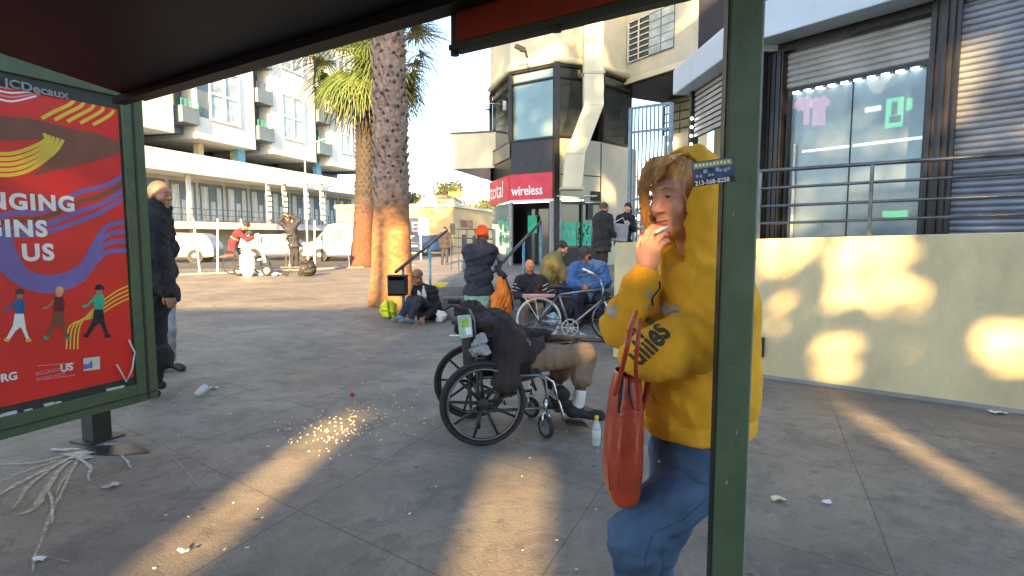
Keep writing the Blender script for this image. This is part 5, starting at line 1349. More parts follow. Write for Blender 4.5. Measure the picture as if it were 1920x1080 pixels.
for i, (px, lab) in enumerate(((500, 'leftmost white feather banner on the shop gallery'), (530, 'second white feather banner from the left on the gallery'), (571, 'white feather banner just left of the lamp pole'), (600, 'rightmost white feather banner on the gallery'))):
    s, z = FA.hit(px, 400, .3); s1, z1 = FA.hit(px, 328, .3); b_ = FA.pt(s, .3, zsl); t = thing('feather_banner', lab, 'banner', tuple(b_), 0, 'feather banners on the shop gallery')
    h_ = z1 - zsl; MB().tube([b_, b_ + Vector((0, 0, h_ * .8)), b_ + Vector((.35, 0, h_))], .03, 5).build('pole', M['steel'], t)
    mb = MB(); vs = []
    for k in range(9): f = k / 8; zz_ = .5 + (h_ - .5) * f; w = .5 * math.sin(min(1, (f * .9 + .25)) * math.pi) ** .6; xo = .35 * max(0, f - .75) * 4; vs += [b_ + Vector((xo, -.02, zz_)), b_ + Vector((xo + w, -.02 - .08 * math.sin(k), zz_ - .05))]
    mb.add(vs, [(2 * k, 2 * k + 1, 2 * k + 3, 2 * k + 2) for k in range(8)]); mb.build('flag', M['offwhite'], t, solid=.01)
    m_ = MB()
    for k in range(6): zz_ = .9 + (h_ - 1.4) * k / 6; m_.add([b_ + Vector((.12, -.14, zz_)), b_ + Vector((.5, -.18, zz_)), b_ + Vector((.5, -.18, zz_ + .18)), b_ + Vector((.12, -.14, zz_ + .18))], [(0, 1, 2, 3)])
    m_.build('lettering', M['black'], t, solid=.008)
# background railing beyond the platform
t = thing('street_railing', 'thin dark railing across the far street beside the orange cap', 'railing', tuple(G(860, 490)))
mb = MB(); a_ = W(845, 430, 24); b_ = W(925, 430, 21)
for k in (0, .35, .7): mb.tube([a_ - Vector((0, 0, k)), b_ - Vector((0, 0, k))], .025, 5)
for k in range(6): p = a_.lerp(b_, k / 5); mb.tube([(p.x, p.y, 0), p], .022, 5)
mb.build('bars', M['dark_rail'], t)
# clutter: black crate on the handrail end, hi-vis bag, black bag by the scooters
q = W(746, 535, 9.7); t = thing('crate', 'open black plastic crate hooked on the handrail beside the near palm', 'crate', (q.x, q.y, q.z - .2))
mb = MB(); w, h_, d_ = .14, .16, .12
mb.cbox(q + Vector((0, 0, -h_)), (2 * w, 2 * d_, .02)); mb.cbox(q + Vector((-w, 0, 0)), (.02, 2 * d_, 2 * h_)); mb.cbox(q + Vector((w, 0, 0)), (.02, 2 * d_, 2 * h_)); mb.cbox(q + Vector((0, d_, 0)), (2 * w, .02, 2 * h_)); mb.cbox(q + Vector((0, -d_, -.02)), (2 * w, .02, 2 * h_ - .1)); mb.cbox(q + Vector((0, 0, h_)), (2 * w + .04, 2 * d_ + .03, .02))
mb.build('shell', M['black_cloth2'], t, bevel=.008)
def sack(px, py, D, rx, ry, rz_, mt, name, label, cat, seed=1, amp=.02):
    q = W(px, py, D); q.z = rz_ * .9
    fn_ = lambda P: ell(P, q, (rx, ry, rz_)) + folds(P, amp, 30, seed)
    fn2 = lambda P: smax(fn_(P), -(P[:, 2] - .004), .02)
    o = sdf_obj(name, fn2, q - Vector((rx, ry, rz_)) * 1.3, q + Vector((rx, ry, rz_)) * 1.3, .012, M[mt]); tag(o, label, cat); return o
sack(728, 585, 10.2, .15, .14, .17, 'hi_vis', 'bag', 'crumpled bright yellow bag beside the seated man at the palm', 'bag', 3)
sack(577, 488, 20.6, .28, .25, .30, 'black', 'backpack', 'black round backpack on the ground right of the dark scooter rider', 'backpack', 4)
sack(826, 590, 9.7, .08, .10, .10, 'paper', 'bag', 'small white paper bag at the right hip of the seated man', 'bag', 6)
sack(500, 502, 20.8, .5, .2, .06, 'light_blue', 'cloth', 'pale blue cloth lying by the scooter wheel', 'cloth', 8)
sack(1080, 590, 9.6, .42, .25, .16, 'black_cloth2', 'bag', 'dark heaped bag on the ground behind the bicycle crank', 'bag', 9)
sack(1035, 615, 9.3, .10, .08, .12, 'light_blue', 'bag', 'pale blue plastic bag seen through the bicycle rear wheel', 'bag', 10)
sack(858, 598, 9.5, .12, .12, .03, 'black', 'cap_on_ground', 'flat dark cap lying on the lowest step edge', 'cap', 12, .008)
# ================================================================ WHEELCHAIR (built at the origin: x forward, y away, z up)
q0 = G(902, 838); q1 = G(880, 783)
axm = Vector(((q0.x + q1.x) / 2 + .02, (q0.y + q1.y) / 2, 0)); WYAW = R(11)
wc = thing('wheelchair', 'black wheelchair with mag wheels carrying the slumped person in beige shorts', 'wheelchair', tuple(axm), WYAW)
WM = Matrix.Translation(axm) @ Matrix.Rotation(WYAW, 4, 'Z')
def LB(mb, name, mt, par=wc, sm=False, **k): return mb.build(name, M[mt], par, sm, local=True, **k)
rW = .300
for y in (-.31, .31):
    sgn = 1 if y > 0 else -1
    w = LB(MB().torus((0, y, rW), (0, 1, 0), rW - .020, .020, 56, 8), 'wheel', 'rubber', sm=True)
    LB(MB().torus((0, y, rW), (0, 1, 0), rW - .045, .011, 56, 6, 1.5), 'rim', 'black', w, True)
    LB(MB().torus((0, y + sgn * .035, rW), (0, 1, 0), rW - .055, .0075, 56, 8), 'hand_rim', 'grey_rail', w, True)
    mb = MB(); mb.lathe((0, y - .03, rW), [(.035, 0), (.042, .01), (.042, .05), (.03, .06)], 16, (0, 1, 0))
    for k in range(9):
        a = k * 2 * math.pi / 9 + .25; d = Vector((math.cos(a), 0, math.sin(a)))
        mb.tube([Vector((0, y, rW)) + d * .035, Vector((0, y, rW)) + d * (rW - .05)], [.013, .0085], 6, flat=1.0)
    LB(mb, 'spoke', 'black', w, True)
    mb = MB()
    for k in range(7):
        a = k * 2 * math.pi / 7; d = Vector((math.cos(a), 0, math.sin(a))); mb.tube([Vector((0, y + sgn * .035, rW)) + d * (rW - .055), Vector((0, y, rW)) + d * (rW - .045)], .004, 5)
    LB(mb, 'rim_clip', 'grey_rail', w)
for y, turn in ((-.24, 1.15), (.24, .9)):
    c = Vector((.46, y, .085)); ax = Vector((math.sin(turn), math.cos(turn), 0)) 
    w = LB(MB().torus(c, ax, .070, .0155, 28, 8), 'caster_wheel', 'rubber', sm=True)
    mb = MB(); mb.lathe(c - ax * .012, [(.055, 0), (.055, .024)], 20, ax); mb.lathe(c - ax * .03, [(.015, 0), (.015, .06)], 10, ax); LB(mb, 'hub', 'steel', w)
    mb = MB()
    for s in (-1, 1): mb.tube([c + ax * .028 * s, c + ax * .028 * s + Vector((-.0, 0, .10))], .008, 6)
    mb.tube([c + ax * -.03 + Vector((0, 0, .10)), c + ax * .03 + Vector((0, 0, .10))], .011, 6); mb.tube([c + Vector((0, 0, .10)), c + Vector((0, 0, .20))], .013, 8); LB(mb, 'caster_fork', 'chrome', sm=True)
fr = MB()
for y in (-.235, .235):
    fr.tube([(-.02, y, .10), (-.03, y, .50), (-.05, y, .86), (-.08, y, .93), (-.17, y, .945)], .012, 8)
    fr.tube([(-.02, y, .46), (.40, y, .46), (.455, y, .43), (.47, y, .30), (.50, y, .22)], .012, 8)
    fr.tube([(-.02, y, .22), (.46, y, .22)], .012, 8)
    fr.tube([(.0, y, .46), (.02, y, .70), (.06, y, .73), (.30, y, .73), (.34, y, .70), (.35, y, .47)], .010, 8)
fr.tube([(.02, -.235, .22), (.38, .235, .45)], .011, 6); fr.tube([(.02, .235, .22), (.38, -.235, .45)], .011, 6); fr.tube([(0, -.31, rW), (0, .31, rW)], .012, 8)
LB(fr, 'frame', 'grey_rail', sm=True)
mb = MB(); mb.box((-.02, -.225, .455), (.42, .225, .50)); LB(mb, 'seat', 'black_cloth2', bevel=.012)
mb = MB()
n = 8
for i in range(n + 1):
    y = -.235 + .47 * i / n; xb = -.045 - .045 * math.sin(math.pi * i / n)
    for z in (.50, .62, .74, .865): mb.v.append(Vector((xb - (z - .5) * .06, y, z)))
mb.f = [(4 * i + k, 4 * (i + 1) + k, 4 * (i + 1) + k + 1, 4 * i + k + 1) for i in range(n) for k in range(3)]
br = LB(mb, 'backrest', 'black_cloth2', sm=True, solid=.018)
for y in (-.235, .235):
    LB(MB().tube([(-.09, y, .94), (-.19, y, .946)], .018, 10), 'push_grip', 'rubber', sm=True)
    LB(MB().cbox((.17, y, .755), (.27, .05, .035)), 'arm_pad', 'black', bevel=.012)
    LB(MB().box((.03, y - .006, .50), (.34, y + .006, .70)), 'side_panel', 'black_cloth', bevel=.002)
for y, yy in ((-.20, -.16), (.20, .16)):
    mb = MB(); mb.tube([(.455, y, .44), (.52, y, .40), (.60, y, .14), (.63, y, .09)], .011, 8); LB(mb, 'legrest', 'chrome', sm=True)
    LB(MB().cbox((.70, yy, .075), (.16, .15, .014), rotm(0, 0, .15)), 'foot_plate', 'black', bevel=.004)
    LB(MB().lathe((.60, yy - .06, .30), [(.045, 0), (.05, .01), (.05, .11), (.045, .12)], 14, (0, 1, 0)), 'calf_pad', 'black_cloth', sm=True)
LB(MB().tube([(.10, -.27, .40), (.14, -.275, .32), (.16, -.27, .27)], .009, 6), 'brake', 'chrome', sm=True)
text('writing', 'drive', .045, M['white'], wc, (0, 0, 0), (1, 0, 0), (0, 0, 1), .001, .001)
tx = wc.children[-1]; tx.location = (.04, -.25, .655)
# things hanging on the handles
hp = WM @ Vector((-.17, -.235, .90))
t = thing('drink_carton', 'green and white printed carton hanging at the left handle of the wheelchair', 'carton', tuple(W(872, 612, hp.y)))
q = W(872, 612, hp.y); Rr = rotm(.3, 0, -.10); mb = MB(); mb.cbox(q, (.085, .06, .150), Rr); mb.build('box', mat('carton', (.42, .58, .48), .6, var=.25, vs=18), t, bevel=.004)
mb = MB(); mb.cbox(q + Rr @ Vector((-.008, -.032, .03)), (.05, .003, .06), Rr); mb.build('print', mat('carton_green', (.35, .55, .05), .6, var=.4, vs=30), t)
mb = MB(); mb.cbox(q + Rr @ Vector((.014, -.032, -.03)), (.04, .003, .05), Rr); mb.build('print', M['white'], t)
q = W(868, 590, hp.y); mb = MB(); mb.tube([W(830, 582, 4.2), W(848, 573, 4.2), W(868, 577, 4.2), W(884, 585, 4.2), W(884, 610, 4.2), W(878, 640, 4.2)], [.008, .011, .013, .013, .012, .010], 8); tag(mb.build('walking_cane', M['black'], smooth=True), 'black hooked cane handle sticking up behind the wheelchair', 'cane')
q = W(898, 645, 3.93)
def tissue(P): return union([ell(P, W(903, 640, 3.93), (.035, .03, .06)), ell(P, W(890, 655, 3.93), (.03, .03, .05)), ell(P, W(910, 660, 3.93), (.035, .03, .02))], .03) + folds(P, .007, 90, 4)
tag(sdf_obj('rag', tissue, q - Vector((.14, .12, .14)), q + Vector((.14, .12, .14)), .006, M['grey_cloth']), 'crumpled light grey rag tucked behind the wheelchair backrest', 'rag')
# ================================================================ BICYCLE
BY = 8.0; B0 = G(1010, 641); BY = B0.y; BX = B0.x; rB = .305
t = thing('bicycle', 'silver bicycle with thin wheels and rear rack standing before the seated people', 'bicycle', (BX, BY, 0))
bw = lambda px, py: W(px, py, BY)
rc_ = Vector((BX, BY, rB)); fc_ = Vector((bw(1150, 610).x, BY + .02, rB))
def bwheel(c, rimm):
    w = MB().torus(c, (0, 1, 0), rB - .012, .014, 48, 8).build('wheel', M['rubber'] if rimm == 'grey_rail' else M['offwhite'], t, True)
    MB().torus(c, (0, 1, 0), rB - .028, .009, 48, 6, 1.3).build('rim', M['chrome'], w, True)
    mb = MB(); mb.lathe(c - Vector((0, .03, 0)), [(.02, 0), (.02, .06)], 10, (0, 1, 0))
    for k in range(18): a = k * math.pi / 9; d = Vector((math.cos(a), 0, math.sin(a))); mb.tube([c + d * .015 + Vector((0, .02 * (-1) ** k, 0)), c + d * (rB - .03)], .0022, 4)
    mb.build('spokes', M['chrome'], w)
bwheel(rc_, 'offwhite'); bwheel(fc_, 'grey_rail')
bb = bw(1068, 613); stt = bw(1048, 552); sad = bw(1043, 540); hb = bw(1133, 560); ht = bw(1130, 538)
mb = MB(); mb.tube([bb, stt], .015, 8); mb.tube([stt, ht - Vector((0, 0, .03))], .014, 8); mb.tube([bb, hb], .016, 8); mb.tube([bb, rc_ + Vector((0, .05, 0))], .009, 6); mb.tube([bb, rc_ - Vector((0, .05, 0))], .009, 6); mb.tube([stt, rc_ + Vector((0, .05, 0))], .008, 6); mb.tube([stt, rc_ - Vector((0, .05, 0))], .008, 6); mb.tube([hb - Vector((-.003, 0, .03)), ht + Vector((0, 0, .02))], .018, 8)
mb.build('frame', M['steel'], t, True)
mb = MB()
for s in (-.045, .045): mb.tube([hb - Vector((0, 0, .03)) + Vector((0, s, 0)), fc_.lerp(hb, .4) + Vector((-.01, s, 0)), fc_ + Vector((0, s, 0))], .010, 6)
mb.build('fork', M['chrome'], t, True)
mb = MB(); mb.tube([ht, bw(1127, 530)], .011, 6)
for s in (-1, 1): mb.tube([bw(1127, 530), bw(1127, 530) + Vector((.02, s * .13, .03)), bw(1122, 520) + Vector((0, s * .25, 0)), bw(1100, 508) + Vector((0, s * .27, 0))], .010, 6)
mb.build('handlebar', M['chrome'], t, True)
for s in (-1, 1): MB().tube([bw(1108, 511) + Vector((0, s * .265, 0)), bw(1097, 506) + Vector((0, s * .272, 0))], .015, 8).build('grip', M['white'], t, True)
mb = MB(); mb.tube([bw(1150, 525), bw(1128, 545), bw(1142, 566), bw(1136, 580)], .005, 5); mb.cbox(bw(1136, 552), (.09, .1, .08), rotm(0, 0, .5)); mb.build('front_light', M['black'], t)
mb = MB(); mb.sph(sad + Vector((-.02, 0, .01)), .1, 14, 8, (1.15, .75, .28)); mb.sph(sad + Vector((.10, 0, .0)), .05, 10, 6, (1.8, .5, .5)); mb.tube([sad, stt], .012, 8); mb.build('saddle', M['black'], t, True)
mb = MB(); zr = bw(1010, 556).z; xs0, xs1 = bw(980, 556).x, bw(1038, 556).x
for s in (-.06, .06): mb.tube([(xs0, BY + s, zr), (xs1, BY + s, zr)], .006, 5); mb.tube([(BX, BY + s, rB), (bw(1003, 556).x, BY + s, zr)], .005, 5); mb.tube([(BX, BY + s, rB), (xs0 + .02, BY + s, zr)], .005, 5)
for k in range(5): x = xs0 + (xs1 - xs0) * k / 4; mb.tube([(x, BY - .06, zr), (x, BY + .06, zr)], .005, 5)
mb.build('rear_rack', M['offwhite'], t)
mb = MB(); mb.box((xs0, BY - .07, zr + .01), (xs1 + .02, BY + .07, zr + .03)); mb.build('rack_pad', M['pink'], t, bevel=.008)
cs = MB(); cy = BY - .06; bc = Vector((bb.x, cy, bb.z))
cs.torus(bc, (0, 1, 0), .11, .009, 36, 6); cs.torus(bc, (0, 1, 0), .05, .006, 24, 6)
for k in range(6): a = k * math.pi / 3; d = Vector((math.cos(a), 0, math.sin(a))); cs.tube([bc, bc + d * .11], .008, 5)
cs.tube([bc, bc + Vector((.16, -.01, -.075))], .010, 6); cs.cbox(bc + Vector((.17, -.06, -.08)), (.09, .07, .018), rotm(0, 0, .2)); cs.tube([Vector((bb.x, BY + .07, bb.z)), Vector((bb.x - .16, BY + .07, bb.z + .07))], .010, 6)
cs.build('crankset', M['offwhite'], t, True)
mb = MB(); mb.tube([bc + Vector((0, .01, .094)), Vector((BX, cy + .01, rB + .035))], .004, 4); mb.tube([bc + Vector((0, .01, -.094)), Vector((BX, cy + .01, rB - .035))], .004, 4); mb.lathe((BX, cy, rB), [(.038, 0), (.038, .02)], 14, (0, 1, 0)); mb.build('chain', M['dark_rail'], t)
# ================================================================ SCOOTER / LIGHT BLUE CARGO BIKE far left
q = G(495, 508); t = thing('kick_scooter', 'pale blue electric scooter with black wheel held by the maroon clad rider', 'scooter', (q.x, q.y, 0)); sy = 20.6
sw = lambda px, py: W(px, py, sy)
for px in (500, 447):
    c = sw(px, 494); c.z = .20; w = MB().torus(c, (0, 1, 0), .155, .05, 28, 8).build('wheel', M['rubber'], t, True); MB().lathe(c - Vector((0, .03, 0)), [(.10, 0), (.10, .06)], 12, (0, 1, 0)).build('hub', M['steel'], w)
mb = MB(); mb.tube([sw(498, 492), sw(490, 465), sw(482, 442)], [.07, .06, .05], 8); mb.tube([sw(452, 488), sw(478, 490), sw(496, 484)], .09, 8, flat=.5); mb.build('frame', M['light_blue'], t, True)
mb = MB(); mb.tube([sw(474, 440) - Vector((0, .25, 0)), sw(482, 440), sw(478, 442) + Vector((0, .25, 0))], .03, 6); mb.build('handlebar', M['black'], t)
mb = MB(); mb.sph(sw(484, 450), .2, 12, 8, (.7, .8, 1.2)).jit(.04, 5).build('basket_cloth', M['light_blue'], t, True)
q = G(545, 505); t = thing('kick_scooter', 'thin dark stand up scooter beside the man holding his head', 'scooter', (q.x, q.y, 0))
mb = MB(); mb.tube([sw(537, 500), sw(536, 440)], .022, 6); mb.tube([sw(530, 438), sw(544, 440)], .025, 6); mb.cbox(sw(547, 501), (.75, .14, .05)); mb.build('frame', M['dark_rail'], t)
for px in (536, 562): c = sw(px, 500); c.z = .09; MB().torus(c, (0, 1, 0), .06, .03, 20, 8).build('wheel', M['rubber'], t, True)
q = G(470, 500); w_ = W(440, 470, 21.2); c = Vector((w_.x, w_.y, .36)); t = thing('leaning_bicycle', 'dark bicycle leaning on the mesh fence left of the scooter rider', 'bicycle', (c.x, c.y, 0))
for dx in (-.15, .95):
    w = MB().torus(c + Vector((dx, 0, 0)), (0, 1, 0), .31, .022, 32, 6).build('wheel', M['rubber'], t, True)
    mb = MB()
    for k in range(12): a = k * math.pi / 6; d = Vector((math.cos(a), 0, math.sin(a))); mb.tube([c + Vector((dx, 0, 0)), c + Vector((dx, 0, 0)) + d * .3], .004, 4)
    mb.build('spokes', M['steel'], w)
mb = MB(); a_ = c + Vector((-.15, 0, 0)); b_ = c + Vector((.95, 0, 0)); e_ = c + Vector((.32, 0, -.05)); s_ = c + Vector((.18, 0, .5)); h_ = c + Vector((.75, 0, .5))
for p, r_ in ((a_, e_), (a_, s_), (e_, s_), (s_, h_), (e_, h_), (h_, b_)): mb.tube([p, r_], .018, 6)
mb.tube([h_, h_ + Vector((-.03, 0, .15))], .014, 6); mb.tube([h_ + Vector((-.03, -.25, .15)), h_ + Vector((-.03, .25, .15))], .014, 6); mb.sph(s_ + Vector((-.03, 0, .1)), .1, 10, 6, (1.2, .7, .35)); mb.build('frame', M['black'], t)
# ================================================================ PEOPLE
def seat(d, D): return PJ(D, d)
J = PJ(5.1, dict(head=(300, 366), neck=(293, 398), chest=(282, 440), waist=(279, 505), pelvis=(279, 560), shL=(284, 425, .19), shR=(280, 425, -.17), elL=(278, 490, .25), wrL=(292, 540, .22), elR=(292, 487, -.24), wrR=(314, 546, -.24),
    hipL=(280, 565, .10), hipR=(280, 565, -.08), knL=(286, 645, .12), anL=(285, 712, .20), toL=(303, 722, .20), knR=(282, 650, -.05), anR=(274, 722, -.12), toR=(292, 738, -.12)))
figure('shaven headed man in long black coat standing right of the poster frame', J, (R(78), R(6), 0), h=.008, skin='skin_tan', top='black_cloth', pants='black_cloth', shoe='black_cloth2', loose=.055, ploose=.045, hem=.60, hemr=.19, hair=None, seed=3, curl=.35, build=1.12)
J = PJ(6.2, dict(head=(303, 420), neck=(303, 440), chest=(302, 465), waist=(302, 510), pelvis=(303, 548), shL=(288, 455), shR=(312, 455), elL=(288, 500), wrL=(292, 540), elR=(312, 500), wrR=(306, 540),
    hipL=(298, 552), hipR=(310, 552), knL=(298, 620, -.1), knR=(315, 618, -.1), anL=(296, 680), anR=(320, 676), toL=(300, 690, -.15), toR=(341, 690, -.05)))
figure('person in grey trousers and dark sneaker almost hidden behind the black coated man', J, (R(40), 0, 0), h=.011, skin='skin_tan', top='black_cloth2', pants='grey_cloth', shoe='black', seed=33, hair='short', build=.9)
J = PJ(8.3, dict(head=(905, 441), neck=(902, 458), chest=(899, 484), waist=(898, 517), pelvis=(898, 545), shL=(877, 470), shR=(922, 470), elL=(872, 500, .05), wrL=(882, 525, .2), elR=(937, 484, .12), wrR=(936, 500, .38),
    hipL=(887, 550), hipR=(908, 550), knL=(888, 594), knR=(908, 594), anL=(888, 630, .05), anR=(909, 631, -.05), toL=(884, 632, .22), toR=(912, 633, .16)))
figure('person in orange cap, black vest and mint trousers seen from behind', J, (R(150), R(0), 0), h=.009, skin='skin_dark', top='grey_cloth', vest='navy', pants='mint', shoe='black', loose=.022, ploose=.018, hem=.06, cap=('beanie', 'orange_red'), seed=4, sleeves='none', build=1.05)
J = PJ(9.9, dict(head=(783, 521, -.15), neck=(788, 537, -.05), chest=(797, 552), waist=(805, 572, .05), pelvis=(809, 586, .08), shL=(812, 546, 0), shR=(780, 547, -.05), elL=(819, 573, -.1), wrL=(798, 594, -.38), elR=(783, 574, -.2), wrR=(788, 596, -.42),
    hipL=(816, 588, .05), hipR=(800, 588, .05), knL=(786, 562, -.42), knR=(770, 562, -.38), anL=(768, 598, -.58), anR=(752, 594, -.62), toL=(752, 602, -.74), toR=(738, 600, -.74)))
ps = figure('man in black jacket sitting on the ground beside the near palm', J, (R(-35), R(28), 0), loc=tuple(G(790, 598)), h=.009, skin='skin_tan', top='black_cloth', pants='navy', shoe='bluegrey_wall', loose=.020, hem=.05, hair=None, cap=('beanie', 'wood'), seed=5)
mb = MB(); c = (J['neck'] + J['chest']) / 2
for s, e in ((-.03, -.03), (.05, .0)): mb.tube([J['neck'] + Vector((s, -.05, .02)), J['chest'] + Vector((s - .03, -.17, .0)), J['waist'] + Vector((s - .12, -.17, .03))], [.025, .04, .03], 8, flat=.5)
mb.build('scarf', M['offwhite'], ps, True)
J = PJ(9.7, dict(head=(993, 501, -.05), neck=(994, 518), chest=(996, 533), waist=(998, 555), pelvis=(999, 572), shL=(1018, 528), shR=(974, 528), elL=(1030, 553, -.05), wrL=(1008, 560, -.25), elR=(966, 552, -.05), wrR=(984, 556, -.28),
    hipL=(1008, 575), hipR=(990, 575), knL=(1012, 578, -.42), knR=(985, 578, -.42), anL=(1012, 618, -.40), anR=(986, 618, -.40), toL=(1014, 622, -.55), toR=(984, 622, -.55)))
pb = figure('bald person in black jacket with white stripes sitting behind the bicycle rear wheel', J, (R(20), R(12), 0), h=.009, skin='skin_orange_lit', top='black_cloth2', pants='khaki', shoe='black', loose=.022, seed=6)
mb = MB()
for s_, sg in (('L', 1), ('R', -1)):
    a_, b_ = J['sh' + s_], J['el' + s_]
    for k in range(3): p = a_.lerp(b_, .3 + .25 * k); mb.torus(p, b_ - a_, .084, .006, 20, 6)
mb.each('stripe', M['offwhite'], pb)
sk = sdf_obj('bag', lambda P: ell(P, W(988, 556, 9.35), (.12, .08, .10)) + folds(P, .01, 40, 2), W(960, 575, 9.2), W(1020, 535, 9.5), .012, M['pink']) if False else None
J = PJ(10.3, dict(head=(1054, 466, .05), neck=(1044, 481), chest=(1034, 497), waist=(1030, 522), pelvis=(1032, 543), shL=(1030, 489, .2), shR=(1042, 491, -.17), elL=(1055, 515, .25), wrL=(1078, 515, .1), elR=(1058, 518, -.25), wrR=(1080, 520, -.2),
    hipL=(1036, 546, .1), hipR=(1036, 546, -.1), knL=(1084, 530, .1), knR=(1080, 534, -.15), anL=(1080, 580, .1), anR=(1074, 584, -.15), toL=(1096, 588, .05), toR=(1092, 592, -.2)))
figure('person in olive jacket hunched on the steps facing right', J, (R(62), R(25), 0), h=.011, skin='skin', top='olive', pants='jeans', shoe='black', loose=.035, hair='short', hairmat='hair_dark', seed=7, build=1.1, hood_down=True)
J = PJ(9.4, dict(head=(1096, 478, -.12), neck=(1101, 494), chest=(1103, 508), waist=(1106, 532), pelvis=(1107, 552), shL=(1128, 503), shR=(1079, 504), elL=(1136, 530, -.1), wrL=(1106, 538, -.33), elR=(1072, 530, -.1), wrR=(1090, 536, -.34),
    hipL=(1117, 556), hipR=(1097, 556), knL=(1126, 562, -.42), knR=(1084, 562, -.42), anL=(1126, 604, -.38), anR=(1086, 604, -.38), toL=(1130, 610, -.52), toR=(1080, 610, -.52)))
figure('person in blue jacket and dark cap bent over on the steps behind the bicycle', J, (R(-28), R(32), 0), h=.009, skin='skin_tan', top='blue_jacket', pants='navy', shoe='black', loose=.030, cap=('cap', 'navy'), hair='long', seed=8, build=1.1)
J = PJ(13.4, dict(head=(1133, 391), neck=(1131, 404), chest=(1130, 418), waist=(1129, 440), pelvis=(1128, 457), shL=(1122, 410, .12), shR=(1140, 410, -.12), elL=(1120, 434, .15), wrL=(1138, 438, .1), elR=(1142, 434, -.16), wrR=(1152, 440, -.1),
    hipL=(1124, 460, .06), hipR=(1132, 460, -.06), knL=(1125, 488, .06), knR=(1133, 488, -.06), anL=(1125, 511, .08), anR=(1133, 511, -.08), toL=(1132, 514, .03), toR=(1140, 514, -.12)))
figure('dark coated man standing on the platform left of the cream wall end', J, (R(60), R(20), 0), h=.013, skin='skin_tan', top='black_cloth2', pants='black_cloth', loose=.045, hem=.18, hair='short', hairmat='hair_brown', seed=9, build=1.15)
J = PJ(13.8, dict(head=(1177, 391), neck=(1174, 404), chest=(1172, 416), waist=(1169, 437), pelvis=(1168, 453), shL=(1184, 410, -.05), shR=(1162, 410, .05), elL=(1188, 430, -.08), wrL=(1180, 420, -.22), elR=(1158, 432, 0), wrR=(1156, 448, -.1),
    hipL=(1173, 456), hipR=(1163, 456), knL=(1173, 486), knR=(1162, 486), anL=(1173, 508, .05), anR=(1162, 508, -.03), toL=(1173, 511, -.12), toR=(1158, 511, -.16)))
pw = figure('woman in black top holding a grey plaid bag beside the blue gate', J, (R(-30), R(10), 0), h=.013, skin='skin', top='black_cloth', pants='grey_cloth', loose=.02, hair='long', hairmat='hair_dark', seed=10)
q = W(1160, 436, 13.4); tg = thing('shoulder_bag', 'grey plaid shoulder bag hanging from the platform woman', 'bag', tuple(q - Vector((0, 0, .2))))
MB().cbox(q, (.42, .14, .40), rotm(.2, 0, .1)).build('body', M['grey_cloth'], tg, bevel=.03)
mb = MB(); mb.tube([q + Vector((-.15, 0, .2)), W(1168, 408, 13.6), q + Vector((.15, 0, .2))], .012, 5); mb.build('strap', M['offwhite'], tg)
J = PJ(28.5, dict(head=(834, 430), neck=(834, 437), chest=(834, 443), waist=(834, 454), pelvis=(834, 462), shL=(828, 440), shR=(840, 440), elL=(825, 450), wrL=(826, 460), elR=(843, 450), wrR=(842, 460),
    hipL=(831, 463), hipR=(837, 463), knL=(830, 479), knR=(838, 479), anL=(829, 493), anR=(838, 494), toL=(829, 495, -.15), toR=(838, 496, -.15)))
figure('distant pedestrian in dark clothes walking beyond the left handrail', J, (0, 0, 0), h=.02, skin='skin_tan', top='black_cloth2', pants='navy', loose=.03, hair=None, cap=('cap', 'black'), seed=11, build=1.1)
J = PJ(20.6, dict(head=(462, 424, -.1), neck=(453, 432), chest=(445, 440), waist=(438, 454), pelvis=(436, 466), shL=(445, 436, .17), shR=(449, 437, -.17), elL=(462, 448, .22), wrL=(474, 443, .15), elR=(463, 450, -.22), wrR=(475, 445, -.15),
    hipL=(438, 468, .08), hipR=(438, 468, -.08), knL=(462, 478, .1), knR=(450, 484, -.1), anL=(458, 500, .1), anR=(446, 502, -.1), toL=(466, 504, .1), toR=(455, 505, -.1)))
pm = figure('rider in maroon hoodie bending over the pale blue scooter', J, (R(80), R(40), 0), h=.016, skin='skin_tan', top='maroon', pants='navy', loose=.03, hair='bushy', seed=12)
mb = MB(); mb.torus((J['chest'] + J['waist']) / 2, J['chest'] - J['waist'], .155, .022, 24, 6); mb.build('stripe', M['pink'], pm)
sack(463, 480, 20.3, .26, .16, .52, 'white', 'blanket', 'white cloth draped over the scooter rider knee down to the ground', 'cloth', 21, .008)
J = PJ(20.9, dict(head=(541, 412), neck=(543, 421), chest=(545, 430), waist=(549, 447), pelvis=(552, 460), shL=(553, 423, .05), shR=(536, 425, -.05), elL=(561, 413, .1), wrL=(548, 406, .0), elR=(524, 415, -.15), wrR=(534, 405, -.1),
    hipL=(556, 462), hipR=(548, 462), knL=(557, 481), knR=(548, 481), anL=(557, 499), anR=(548, 499), toL=(552, 502, -.1), toR=(541, 502, -.1)))
pd_ = figure('man in dark jacket with both hands at his head beside the scooters', J, (R(-50), R(15), 0), h=.016, skin='skin_dark', top='navy', pants='black_cloth2', loose=.035, hair='short', seed=13, hem=.08)
mb = MB(); mb.torus(J['pelvis'] + Vector((0, 0, .0)), (0, .1, 1), .15, .022, 24, 6); mb.build('belt', M['white'], pd_)
